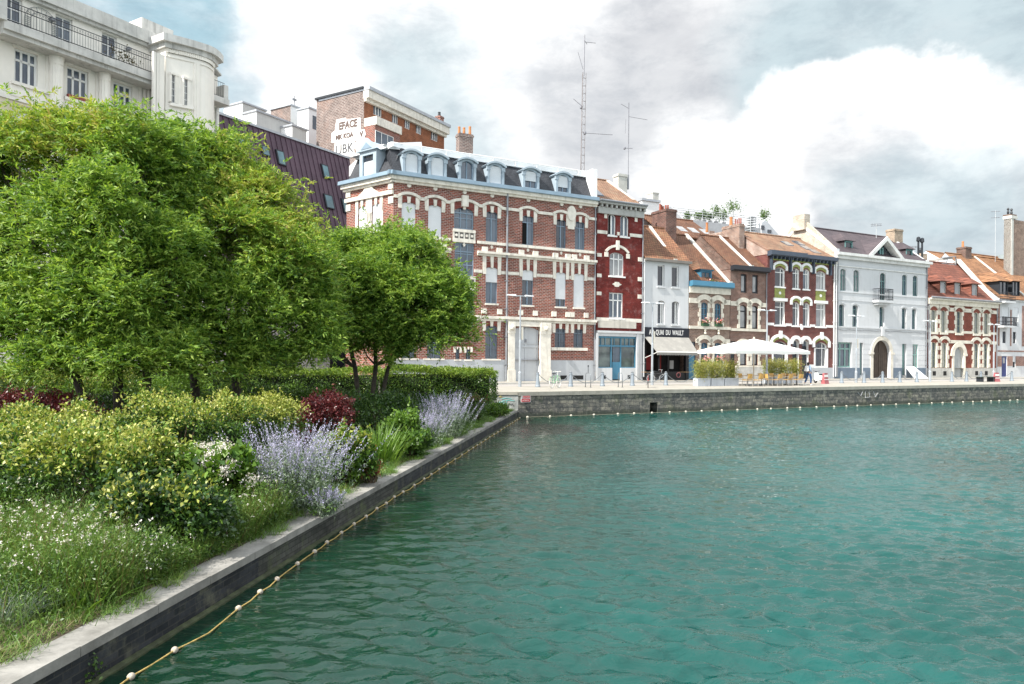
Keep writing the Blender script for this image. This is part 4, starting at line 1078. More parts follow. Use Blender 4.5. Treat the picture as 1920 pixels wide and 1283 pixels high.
def house2():
    B = row_bld('narrow_red_house', 'tall narrow dark red painted brick house with a white shopfront and bright blue door frame', 1117.5)
    U = B.u(1204); zc = B.z(1160, 388); D, zr = ridge_of(B, 1141, 340, U)
    w2 = B.rects([(1140, 1155, 401.5, 441), (1163, 1179, 404, 444.6)]); w1 = B.rects([(1143, 1170, 473.6, 518)]); w0 = B.rects([(1142, 1168.5, 549, 596.7)])
    sh = B.rects([(1119, 1192, 631, 710)])[0]
    zs = B.z(1160, 621)
    ops = [(*r, .22) for r in w2] + [(*w1[0], .25)] + [(*w0[0], 0)]
    B.wall(0, U, zs, zc, ops, B_DRED, depth=9)
    for i, r in enumerate(w2): B.window((*r, .22), M_WHITE, 'cas', open_=i == 0, transom=1.1, sill=.08, sillmat=M_WHITE, gl=1, fw=.1)
    B.window((*w1[0], .25), M_WHITE, 'three', sill=.12, sillmat=M_WHITE, gl=2, transom=.72, fw=.09); B.window((*w0[0], 0), M_WHITE, 'three', sill=.15, sillmat=M_WHITE, gl=1, transom=.7, fw=.09)
    t = MB(); c = (w1[0][0] + w1[0][1]) / 2
    t.arc_band(c, (w1[0][1] - w1[0][0]) / 2 + .35, w1[0][3] - .05, .5, .2, -.12, 0); t.box(c - .14, c + .14, -.2, 0, w1[0][3] + .2, w1[0][3] + 1.0)
    for x in (w1[0][0] - .55, w1[0][1] + .2): t.box(x, x + .35, -.1, 0, w1[0][3] - .45, w1[0][3] - .05)
    z = w2[0][2] + .05; 
    for a, b in ((0, w2[0][0] - .1), (w2[0][1] + .1, w2[1][0] - .1), (w2[1][1] + .1, U)): t.box(a, b, -.06, 0, z, z + .28)
    z = w0[0][2] - .12; t.box(0, U, -.07, 0, z - .2, z + .12)
    for zz in (w1[0][3] - .5, w1[0][2] - .2, w0[0][3] - .3): t.box(0, .45, -.06, 0, zz, zz + .3); t.box(U - .5, U, -.06, 0, zz - .1, zz + .25)
    for x in (.7, U - .9): t.box(x, x + .28, -.05, 0, w2[0][2] + 1.4, w2[0][2] + 1.75)
    zz = (w1[0][2] + w0[0][3]) / 2; t.prism([(c - .5, zz), (c, zz - .22), (c + .5, zz), (c, zz + .22)], -.05, 0, 'y'); t.box(c - .22, c + .22, -.051, 0, zz - .2, zz + .2)
    for q in t.pieces(): B.P(q, 'stone_block', M_CREAM)
    pz0, pz1 = B.z(1157, 617), B.z(1157, 605); B.P(MB().box(B.u(1121), B.u(1192), -.08, 0, zs + .25, zs + .85), 'blank_signboard', pr('faded_board', (.52, .49, .43), .8, var=.12, streak=.3))
    # cornice
    k = MB(); k.box(0, U + .1, -.45, 0, zc + .05, zc + .28); k.box(0, U, -.2, 0, zc - .75, zc - .2); 
    x = .2
    while x < U: k.box(x, x + .16, -.36, 0, zc - .22, zc + .05); x += .5
    B.P(k, 'cornice', pr('grey_cornice', (.36, .36, .34), .7, streak=.3))
    B.P(MB().tube([(0, -.5, zc + .3), (U + .12, -.5, zc + .3)], .1, 7), 'gutter', M_PIPE)
    B.gable_roof(0, U, zc + .25, D, zr, T_PALE); B.gable_ends(0, U, zc + .25, D, zr, B_DRED)
    B.coping(U - .15, .3, zc + .25, D, zr, M_COPW, .12)
    # small skylight
    kk = (zr - zc) / D; sk = MB(); y0 = .9; 
    sk.hexa([(.5, y0, zc + .35 + kk * y0), (1.3, y0, zc + .35 + kk * y0), (1.3, y0 + 1, zc + .35 + kk * (y0 + 1)), (.5, y0 + 1, zc + .35 + kk * (y0 + 1))], [(.5, y0, zc + .43 + kk * y0), (1.3, y0, zc + .43 + kk * y0), (1.3, y0 + 1, zc + .43 + kk * (y0 + 1)), (.5, y0 + 1, zc + .43 + kk * (y0 + 1))])
    B.P(sk, 'skylight', M_GL[1])
    c1 = B.u(1163, 350, D); zt = B.z(1163, 328, D); B.chimney(c1 + .0, D, zr - 1.5, zt, 1.0, .8, pr('pale_chimney', (.50, .49, .45), .9, streak=.4)); 
    c2 = B.u(1172, 350, D + .2); B.P(MB().tube([(c2 + .15, D, zr - .5), (c2 + .15, D, zt + .1)], .13, 8).tube([(c2 - .75, D, zr - .5), (c2 - .75, D, zt + .1)], .06, 6), 'flue', M_PIPE)
    # shopfront
    s = MB(); a, b, c, d = sh; c = .02
    s.box(0, a, -.12, 0.1, 0, zs); s.box(b, U, -.12, .1, 0, zs); s.box(a, b, -.12, .1, d, zs); s.box(-.02, U + .02, -.25, 0, zs - .18, zs)
    da, db = B.u(1146.5, 690), B.u(1163, 690); zk = B.z(1157, 690)
    s.box(a, da, -.12, .1, 0, zk); s.box(db, b, -.12, .1, 0, zk)
    for x in (a - .12, b + .02): s.box(x - .08, x + .14, -.2, -.1, 0, zs - .2)
    B.P(s, 'shopfront_surround', M_WALLW)
    zk2 = B.z(1157, 649)
    f = MB(); W_ = .08
    for x in (a, da - W_, db, b - W_): f.box(x, x + W_ * 1.2, .0, .1, zk, d)
    f.box(a, b, -.01, .1, d - .16, d); f.box(a, b, -.01, .1, zk2 - .07, zk2 + .07); f.box(a, da, -.01, .1, zk, zk + .07); f.box(db, b, -.01, .1, zk, zk + .07)
    for p in (1127, 1135, 1172, 1180, 1152): x = B.u(p, 640); f.box(x - .025, x + .025, .02, .09, zk2, d)
    B.P(f, 'shop_frame', M_BRBLUE)
    B.P(MB().poly([(a, .08, zk), (b, .08, zk), (b, .08, d), (a, .08, d)]), 'shop_window', glass('shop_glass', (.03, .045, .05), (.12, .16, .15), scale=.7))
    dr = MB(); dr.box(da + .1, db - .0, .04, .09, .1, zk + .5); 
    for k in range(5): x = da + .14 + k * (db - da - .2) / 5; dr.box(x, x + .01, .03, .04, .15, zk + .4)
    B.P(dr, 'shop_door', M_BRBLUE)
    B.P(MB().box(da + .15, db - .05, .035, .05, zk + .5, zk2 - .1), 'door_glass', M_GL[1])
    B.P(MB().box(B.u(1131), B.u(1135), -.13, -.121, .15, .45).box(B.u(1176), B.u(1181), -.13, -.121, .15, .45), 'cellar_vents', MATS['vent_black'])
    B.pipe(U - .05, .2, zc, M_PIPE, .05)
    print('H2', U, zc, D, zr)
    return B
def house3():
    B = row_bld('white_cafe_house', 'plain white rendered house with a black cafe front, grey awning and orange tiled roof', 1205)
    U = B.u(1290.8); zc = B.z(1250, 490)
    w2 = B.rects([(1233, 1246, 497.5, 537.7), (1259.5, 1273, 499, 538.6)]); w1 = B.rects([(1233, 1246.5, 564, 608), (1259.6, 1273.5, 565, 609)])
    zs = B.z(1250, 633); zt = B.z(1250, 615)
    B.wall(0, U, zs, zc, [(*r, 0) for r in w2] + [(*r, .16) for r in w1], M_WALLW, depth=9, rev=.32)
    for i, r in enumerate(w2): B.window((*r, 0), M_WHITE, 'one', gl=[0, 0][i], transom=1.1, sill=.08, sillmat=M_WALLW, y=.22, fw=.09)
    for r in w1: B.window((*r, .16), M_WHITE, 'asym', gl=0, transom=1.1, sill=.08, sillmat=M_WALLW, y=.28, fw=.09)
    D, zr = ridge_of(B, 1219, 426, B.u(1264)); print('H3', U, zc, D, zr)
    D = min(D, 5.2)
    k = MB(); k.box(-.0, U + .1, -.35, 0, zc - .12, zc + .12); B.P(k, 'cornice', pr('brown_gutter', (.20, .18, .16), .7))
    B.gable_roof(0, U, zc + .1, D, zr, T_ORANGE); B.gable_ends(0, U, zc + .1, D, zr, B_OLD)
    B.coping(B.u(1264, 489), .35, zc + .1, D, zr, M_COPW, .15)
    u_ = B.u(1245, 410, D + 2.0); z_ = B.z(1245, 396, D + 2.0)
    B.chimney(u_, D + 2.0, zr - 2.2, z_, 1.3, 2.2, brick('rust_brick', (.22, .10, .08), (.13, .065, .055), (.25, .2, .17)), (-.9, -.5, -.1, .35, .8), potr=.09, poth=.6, potmat=pr('red_pot', (.30, .08, .05), .8))
    # cafe front
    s = MB(); s.box(-.02, U, -.12, .15, zs, zt); B.P(s, 'signboard', pr('sign_navy', (.012, .014, .022), .5))
    text('AU  QUAI  DU  WAULT', .62, M_WHT, B.root, (U / 2 - .05, -.14, (zs + zt) / 2 - .02), sx=.60, bold=.006)
    c = MB(); c.box(0, .3, -.1, .2, 0, zs); c.box(U - .35, U, -.1, .2, 0, zs); c.box(.3, U - .35, 0, .2, 0, .75); c.box(.3, U - .35, .02, .2, zs - .15, zs)
    da, db = B.u(1237, 690), B.u(1252, 690); c.box(da - .1, da, 0, .2, .75, zs); c.box(db, db + .1, 0, .2, .75, zs)
    B.P(c, 'cafe_front', pr('black_front', (.012, .012, .014), .45))
    B.P(MB().box(.3, U - .35, .7, .75, 0, zs), 'dark_interior', pr('interior', (.008, .007, .007), .9))
    B.P(MB().box(da, da + .35, .25, .29, .1, zs - .2).box(.6, 1.2, .3, .33, .9, 2.2), 'red_curtain', pr('curtain_red', (.16, .01, .01), .8))
    B.P(MB().box(db + .3, db + .75, .1, .12, 1.0, 1.75), 'menu_board', pr('menu_grey', (.25, .25, .25), .5))
    pk = MB().ring((U * .78, -.02, .45), .22, .05, 'y', 12, 5); B.P(pk, 'round_emblem', pr('pink_paint', (.45, .17, .17), .6))
    B.pipe(.02, .3, zc, M_WALLW, .07)
    # awning: cloth on two folding arms
    a0, a1 = B.u(1207, 633), U - .05; out = 1.75; zl = B.z(1262, 661, -out)
    b0, b1 = B.q(1231.5, 661, -out)[0], B.q(1308.5, 661, -out)[0]
    aw = MB(); aw.hexa([(a0, -.13, zs - .02), (a1, -.13, zs - .02), (b1, -out, zl), (b0, -out, zl)], [(a0, -.13, zs + .02), (a1, -.13, zs + .02), (b1, -out, zl + .04), (b0, -out, zl + .04)])
    n = 26
    for i in range(n):
        x0 = b0 + (b1 - b0) * i / n; x1 = b0 + (b1 - b0) * (i + 1) / n
        aw.poly([(x0, -out - .01, zl + .02), (x1, -out - .01, zl + .02), (x1, -out - .01, zl - .2), ((x0 + x1) / 2, -out - .01, zl - .26), (x0, -out - .01, zl - .2)])
    A = B.P(aw, 'awning', pr('awning_cloth', (.27, .26, .24), .9, var=.07, vscale=1.5, dirt=(.38, .36, .32), dirt_amt=.4, dscale=1.5))
    B.P(MB().tube([(b0, -out, zl + .02), (b1, -out, zl + .02)], .05, 6).tube([(a0 + .05, -.1, zl - .5), (b0 + .1, -out + .05, zl)], .03, 6).tube([(a1, -.1, zl - .5), (b1 - .1, -out + .05, zl)], .03, 6), 'awning_arms', M_WHITE, A)
    return B
def house4():
    B = row_bld('beige_brick_house', 'beige brick house with cream window bands, blue gutter and one blue dormer', 1290.8)
    U = B.u(1368); zg = B.z(1330, 536)
    w1 = B.rects([(1313.8, 1326.5, 567, 611.6), (1339, 1351.5, 569.5, 612.5)]); w0 = B.rects([(1313.8, 1326.5, 642.6, 681), (1339, 1351.5, 643, 682)])
    dr = B.rects([(1291.5, 1304, 641, 708)])[0]; dr[2] = .05
    B.wall(0, U, -.1, zg, [(*r, .2) for r in w1 + w0] + [(*dr, 0)], B_BEIGE, depth=9)
    for r in w1 + w0: toothed(B, B.window((*r, .2), M_BRBLUE, 'grid24', gl=1, transom=1.1, fw=.08), r)
    t = MB()
    hood_course(B, t, w1, w1[0][3] - .1, .42, .45, .09, 0, U, .3); hood_course(B, t, w0, w0[0][3] - .05, .4, .4, .09, dr[1], U, .3)
    t.box(0, U, -.16, 0, w1[0][2] - .28, w1[0][2] - .02); t.box(dr[1], U, -.1, 0, w0[0][2] - .2, w0[0][2] - .02)
    for r in w0: m = (r[0] + r[1]) / 2; t.lathe((m, -.12, w0[0][3] + .75), [(.03, 0), (.14, .08), (.06, .25), (.13, .38), (.02, .5)], 8)
    t.box(0, U, -.14, 0, zg - .75, zg - .15)
    B.P(t, 'stone_trim', MATS['pale_stone'])
    s = MB(); s.box(dr[1], U, -.09, 0, -.1, w0[0][2] - .2); B.P(s, 'stone_plinth', M_STONEG)
    B.P(MB().box(dr[0] + .02, dr[1] - .02, .1, .16, .05, dr[3] - .7).box(dr[0] + .1, dr[1] - .1, .08, .1, .3, 1.0), 'front_door', M_BRBLUE); B.P(MB().box(dr[0] + .02, dr[1] - .02, .11, .15, dr[3] - .68, dr[3] - .05), 'door_fanlight', M_GL[1])
    k = MB(); k.prism([(-.5, zg + .35), (-.55, zg - .1), (-.3, zg - .18), (0, zg - .18), (0, zg + .3)], -.02, U + .1, 'x'); B.P(k, 'gutter', M_BRBLUE)
    # flower boxes
    for j, r in enumerate(w1 + w0):
        fb = MB().box(r[0] + .05, r[1] - .02, -.3, -.02, r[2], r[2] + .22); bx = B.P(fb, 'flower_box', pr('green_box', (.03, .08, .04), .6))
        n = 160; c = np.column_stack([RNG.uniform(r[0], r[1] + .05, n), RNG.uniform(-.4, .0, n), r[2] + .2 + RNG.gamma(2, .09, n)])
        leaves('flowers', c[:90], None, (.11, .09), leafmat('geranium_green', [(.04, .12, .02), (.07, .18, .03)]), bx); leaves('blossoms', c[90:] + np.array([0, -.04, .06]), None, (.13, .12), leafmat('geranium_pink', [(.6, .08, .08), (.65, .25, .25), (.75, .6, .55)] if j % 2 else [(.7, .5, .5), (.6, .12, .12), (.8, .75, .7)], trans=.1), bx)
    D, zr = ridge_of(B, 1300, 440, U)
    D = max(D, 6.0); print('H4', U, zg, D, zr)
    B.gable_roof(0, U, zg + .3, D, zr, T_BROWN, hang=.1); B.gable_ends(0, U, zg + .3, D, zr, B_OLD)
    B.coping(U - .1, .38, zg + .3, D, zr, M_COPW, .22)
    # dormer with hipped tile roof
    a, b = B.u(1313, 518, .5), B.u(1334, 518, .5); z0 = B.z(1323, 531, .5); z1 = B.z(1323, 508, .5); m = (a + b) / 2
    d_ = MB(); d_.box(a, a + .14, .45, 2.6, z0, z1); d_.box(b - .14, b, .45, 2.6, z0, z1); d_.box(a + .14, b - .14, .45, .6, z0, z0 + .1); d_.box(a + .14, b - .14, .45, .6, z1 - .12, z1); d_.box(a - .12, b + .12, .3, 2.7, z1, z1 + .1)
    dm = B.P(d_, 'dormer', M_BRBLUE); B.window((a + .14, b - .14, z0 + .1, z1 - .12, 0), M_BRBLUE, 'grid22', y=.58, gl=0, parent=dm, name='dormer_window', transom=1.1)
    r_ = MB(); r_.poly([(a - .25, .2, z1 + .1), (b + .25, .2, z1 + .1), (m + .25, 1.5, z1 + 1.15), (m - .25, 1.5, z1 + 1.15)]); r_.poly([(a - .25, .2, z1 + .1), (m - .25, 1.5, z1 + 1.15), (m - .25, 4.4, z1 + 1.15), (a - .25, 3.4, z1 + .1)]); r_.poly([(b + .25, .2, z1 + .1), (b + .25, 3.4, z1 + .1), (m + .25, 4.4, z1 + 1.15), (m + .25, 1.5, z1 + 1.15)]); r_.poly([(m - .25, 1.5, z1 + 1.15), (m + .25, 1.5, z1 + 1.15), (m + .25, 4.4, z1 + 1.15), (m - .25, 4.4, z1 + 1.15)])
    B.P(r_, 'dormer_roof', T_BROWN, dm)
    c = RNG.normal(0, 1, (120, 3)) * np.array([.45, .12, .12]) + np.array([b - .1, .15, z0 + .1]); bx = B.P(MB().box(a, b + .5, .05, .25, z0 - .1, z0 + .08), 'flower_box', MATS['green_box'])
    leaves('flowers', c[:80], None, (.14, .1), MATS['geranium_green'], bx); leaves('blossoms', c[80:], None, (.13, .12), MATS['geranium_pink'], bx)
    return B
def house5():
    B = row_bld('brown_brick_house', 'narrow brown brick house with black window frames and a tall brick chimney stack', 1368.3)
    U = B.u(1437); zg = B.z(1402, 508)
    w2 = B.rects([(1389, 1400, 514, 549), (1410.5, 1421.5, 516, 550.6)]); w1 = B.rects([(1387, 1400, 572, 616), (1409.5, 1421, 574, 616.8)]); w0 = B.rects([(1387, 1400, 650, 685), (1409.5, 1421, 650, 685.5)])
    dr = B.rects([(1369.4, 1378.5, 640, 707)])[0]; dr[2] = .05
    B.wall(0, U, -.1, zg, [(*r, 0) for r in w2] + [(*r, .2) for r in w1 + w0] + [(*dr, 0)], B_BROWN, depth=9)
    for r in w2: B.window((*r, 0), M_DARKJ, 'one', gl=2, transom=1.1, fw=.16)
    for r in w1 + w0: toothed(B, B.window((*r, .2), M_DARKJ, 'one', gl=2, transom=.74, fw=.11), r)
    t = MB()
    hood_course(B, t, w1, w1[0][3] - .1, .42, .42, .09, 0, U, .3); hood_course(B, t, w0, w0[0][3], .4, .35, .08, dr[1] + .1, U, .3)
    t.box(0, U, -.14, 0, w1[0][2] - .26, w1[0][2] - .02); t.box(dr[1], U, -.1, 0, w0[0][2] - .18, w0[0][2] - .02)
    B.P(t, 'stone_trim', MATS['pale_stone']); B.P(MB().box(dr[1], U, -.09, 0, -.1, w0[0][2] - .18), 'stone_plinth', M_STONEG)
    B.P(MB().box(dr[0], dr[1], .1, .15, .05, dr[3]), 'front_door', M_DARKJ)
    k = MB(); k.prism([(-.5, zg + .4), (-.55, zg - .02), (-.3, zg - .1), (0, zg - .1), (0, zg + .35)], -.02, U, 'x'); B.P(k, 'gutter', pr('black_gutter', (.02, .022, .028), .5))
    D, zr = ridge_of(B, 1356, 443, B.u(1406, 506)); D = max(D, 4.2); print('H5', U, zg, D, zr)
    ur = U
    B.gable_roof(0, ur, zg + .35, D, zr, T_BROWN, hang=.1); B.gable_ends(0, ur, zg + .35, D, zr, B_OLD)
    B.coping(B.u(1408, 506), .3, zg + .35, D, zr, M_COPW, .18)
    # long chimney wall on the party line
    ya, za = B.side(1396, 420, U - .25); yb, zb = B.side(1338, 412, U - .25); print('chim', ya, za, yb, zb)
    yb = min(yb, ya + 7.5)
    mb = MB(); mb.box(U - .95, U - .25, ya, ya + 2.4, zg, za); mb.box(U - .93, U - .27, ya + 2.4, ya + 4.2, zg, za - .45); mb.box(U - .95, U - .25, ya + 4.2, yb, zg, za - .1); mb.box(U - 1.0, U - .2, ya - .05, ya + 2.45, za - .3, za - .15)
    ch = B.P(mb, 'chimney_stack', brick('scabby_brick', (.36, .21, .15), (.22, .12, .09), (.48, .43, .38), wear=(.58, .53, .47), wear_amt=.6, wscale=1.5))
    for i, (yy_, r_, h_, mt) in enumerate([(ya + .15, .07, .55, 'red_pot'), (ya + .4, .07, .6, 'red_pot'), (ya + .65, .07, .5, 'red_pot'), (ya + .9, .07, .6, 'red_pot'), (ya + 1.5, .17, .9, 'terracotta_pot'), (ya + 5.0, .14, 1.0, 'terracotta_pot')]):
        B.P(MB().lathe((U - .6, yy_, za if i < 5 else za - .1), [(r_, 0), (r_ * 1.05, h_ * .1), (r_ * .85, h_ * .85), (r_, h_ * .88), (r_, h_)], 9), 'chimney_pot', MATS[mt], ch)
    B.pipe(U - .1, .2, zg, M_PIPE, .05)
    return B
def house6():
    B = row_bld('wine_red_house', 'dark wine red brick house with white arches, yellow-green tile panels and slim paired windows', 1437.3)
    U = B.u(1563.5); zg = B.z(1500, 484)
    w2 = B.rects([(1453, 1471, 502.5, 537), (1486, 1498, 504, 541), (1505.6, 1517, 505, 543), (1530, 1547, 509, 544.5)], snap=False)
    za, zb = (w2[0][3] + w2[3][3]) / 2, (w2[0][2] + w2[3][2]) / 2; w2[0][2:] = [zb, za]; w2[3][2:] = [zb, za]; zc_, zd = (w2[1][3] + w2[2][3]) / 2, (w2[1][2] + w2[2][2]) / 2; w2[1][2:] = [zd, zc_]; w2[2][2:] = [zd, zc_]
    w1 = B.rects([(1453, 1471, 564, 609), (1486, 1498, 569, 611), (1505.6, 1517, 569, 612), (1530, 1547, 569, 614)])
    w0 = B.rects([(1450, 1474, 640, 688), (1528.7, 1549.7, 643, 687)]); dr = B.rects([(1487.5, 1494.5, 638, 712), (1505.6, 1512.6, 638, 712)])
    for d in dr: d[2] = .05
    for i in (0, 1): m = (dr[i][0] + dr[i][1]) / 2; dr[i][0] = m - .42; dr[i][1] = m + .5
    ops = [(*r, .22) for r in w2] + [(*w1[0], 0), (*w1[1], .2), (*w1[2], .2), (*w1[3], 0)] + [(*r, .3) for r in w0] + [(*r, .45) for r in dr]
    B.wall(0, U, -.1, zg, ops, B_WINE, depth=10, rev=.32, revmat=M_WHITE)
    for i, r in enumerate(w2): B.window((*r, .22), M_WHITE, 'asym', gl=[0, 0, 1, 2][i], sill=.1, sillmat=M_WHITE, transom=.76, y=.2, fw=.07)
    for i, r in enumerate(w1): B.window((*r, .2 if i in (1, 2) else 0), M_WHITE, 'asym', gl=[0, 0, 0, 2][i], sill=.15, sillmat=M_WHITE, transom=.76, y=.2, fw=.07)
    B.window((*w0[0], .3), M_DARKJ, 'one', gl=0, transom=1.1, y=.25); B.window((*w0[1], .3), M_WHITE, 'asym', gl=0, sill=.1, sillmat=M_WHITE, y=.2, transom=.76)
    for r in dr: B.P(MB().box(r[0] + .02, r[1] - .02, .26, .32, .05, r[3] - .6), 'front_door', M_DARKJ); B.P(MB().box(r[0] + .05, r[1] - .05, .28, .31, r[3] - .58, r[3] - .1), 'door_fanlight', M_GL[1])
    t = MB(); g = MB()
    for r in w2 + w1[1:3]:
        m = (r[0] + r[1]) / 2; h = (r[1] - r[0]) / 2; t.arc_band(m, h + .14, r[3] + .12, .28, .24, -.12, 0)
        for x in (r[0] - .36, r[1] + .1): t.box(x, x + .26, -.11, 0, r[3] - .25, r[3] + .2)
        g.arc_band(m, h, r[3] - .1, .26, .24, -.03, 0)
    for r in w0:
        m = (r[0] + r[1]) / 2; h = (r[1] - r[0]) / 2; t.arc_band(m, h + .2, r[3] + .05, .42, .26, -.12, 0); t.box(m - .16, m + .16, -.2, 0, r[3] + .3, r[3] + 1.05)
        for x in (r[0] - .5, r[1] + .15): t.box(x, x + .35, -.11, 0, r[3] - .5, r[3] + .15)
        g.arc_band(m, h, r[3] - .12, .36, .28, -.03, 0)
    for r in dr: m = (r[0] + r[1]) / 2; t.arc_band(m, (r[1] - r[0]) / 2 + .02, r[3] - .5, .6, .34, -.16, 0, n=14)
    for r in (w0[0], w0[1]): t.box(r[0] - .2, r[0] - .01, -.04, 0, r[2], r[3] - .6); t.box(r[1] + .01, r[1] + .2, -.04, 0, r[2], r[3] - .6)
    for r in (w1[0], w1[3]): t.box(r[0] - .25, r[1] + .25, -.16, 0, r[3] + .02, r[3] + .32)
    z = w1[0][2] - .05
    xs = [0] + sum([[r[0] - .15, r[1] + .15] for r in w1], []) + [U]
    for i in range(0, len(xs), 2): t.box(xs[i], xs[i + 1], -.05, 0, z, z + .25)
    t.box(0, w0[0][0] - .1, -.06, 0, w0[0][2] - .1, w0[0][2] + .25); t.box(w0[0][1] + .1, dr[0][0] - .05, -.06, 0, w0[0][2] - .1, w0[0][2] + .25); t.box(dr[1][1] + .05, w0[1][0] - .1, -.06, 0, w0[0][2] - .1, w0[0][2] + .2)
    m = (dr[0][1] + dr[1][0]) / 2; t.lathe((m, -.15, dr[0][3] + 1.0), [(.03, 0), (.13, .08), (.13, .4), (.03, .45)], 8)
    for q in t.pieces(): B.P(q, 'white_moulding', M_WHITE)
    gm = brick('lime_tiles', (.34, .38, .06), (.20, .27, .06), (.40, .38, .22), .16, .12, .012, streak=0, patch=.15)
    xs = [0.3, w2[0][0] - .4, w2[0][1] + .4, w2[1][0] - .4, w2[2][1] + .4, w2[3][0] - .4, w2[3][1] + .4, U - .1]
    zf = max(w2[0][3] + .62, w2[1][3] + .62); g.box(.3, U - .1, -.02, 0, zf, zg - .05)
    for r in (w2[0], w2[3]): g.box(r[0] - .05, r[1] + .05, -.03, 0, w1[0][3] + .34, r[2] - .14)
    for q in g.pieces(): B.P(q, 'lime_tile_panel', gm)
    dd = MB()
    for r in (w2[0], w2[3]): m = (r[0] + r[1]) / 2; zz = (w1[0][3] + .34 + r[2] - .14) / 2; dd.prism([(m + .15 * math.cos(a), zz + .15 * math.sin(a)) for a in [k * math.pi / 5 for k in range(10)]], -.07, -.03, 'y')
    [B.P(q, 'roundel', M_WHITE) for q in dd.pieces()]
    B.P(MB().box(w0[0][1] + .1 if False else 0, dr[0][0] - .06, -.10, -.0, -.1, w0[0][2] - .11).box(dr[1][1] + .06, U, -.10, 0, -.1, w0[0][2] - .11), 'rendered_plinth', M_GREYB)
    k = MB(); um = U * .52
    k.prism([(-.55, zg + .42), (-.6, zg), (-.35, zg - .1), (0, zg - .1), (0, zg + .4)], -.02, um, 'x'); k.prism([(-.4, zg + .36), (-.45, zg - .02), (-.3, zg - .1), (0, zg - .1), (0, zg + .35)], um, U, 'x')
    x = .3
    while x < U - .2: k.box(x, x + .12, -.4, -.02, zg - .35, zg - .1); x += .55
    for p in (w2[0][0] - .75, w2[1][0] - .55, w2[3][0] - .65, w2[3][1] + .55): k.box(p, p + .16, -.3, -.02, zg - 1.5, zg - .1)
    B.P(k, 'bracketed_gutter', pr('navy_gutter', (.05, .065, .09), .5))
    D, zr = ridge_of(B, 1481, 446, U); D0, zr0 = ridge_of(B, 1396, 436, 0.0); print('H6', U, zg, D, zr, D0, zr0); D = max(4.2, min(8, (D + D0) / 2)); zr = (zr + zr0) / 2
    B.gable_roof(0, U, zg + .4, D, zr, T_PALE, hang=.1); B.gable_ends(0, U, zg + .35, D, zr, B_PINK, raise_=-.02)
    B.coping(.15, .34, zg + .4, D, zr, brick('tile_edge', (.34, .17, .11), (.25, .12, .08), (.3, .25, .2)), .1)
    kk = (zr - zg - .4) / D
    for (px, py) in ((1476, 458), (1497, 457), (1512, 466), (1527, 475)):
        # rooflight laid on the slope
        best = None
        for yi in [i * .05 for i in range(20, 150)]:
            u_, z_ = B.q(px, py, yi)
            e = abs(z_ - (zg + .4 + kk * yi))
            if best is None or e < best[0]: best = (e, u_, yi)
        _, u_, y_ = best; f = lambda y, o: zg + .42 + kk * y + o
        mb = MB(); mb.hexa([(u_ - .5, y_ - .45, f(y_ - .45, 0)), (u_ + .5, y_ - .45, f(y_ - .45, 0)), (u_ + .5, y_ + .45, f(y_ + .45, 0)), (u_ - .5, y_ + .45, f(y_ + .45, 0))], [(u_ - .5, y_ - .45, f(y_ - .45, .09)), (u_ + .5, y_ - .45, f(y_ - .45, .09)), (u_ + .5, y_ + .45, f(y_ + .45, .09)), (u_ - .5, y_ + .45, f(y_ + .45, .09))])
        B.P(mb, 'rooflight', M_GL[1])
    B.pipe(U - .12, .2, zg, M_WHITE, .06)
    return B
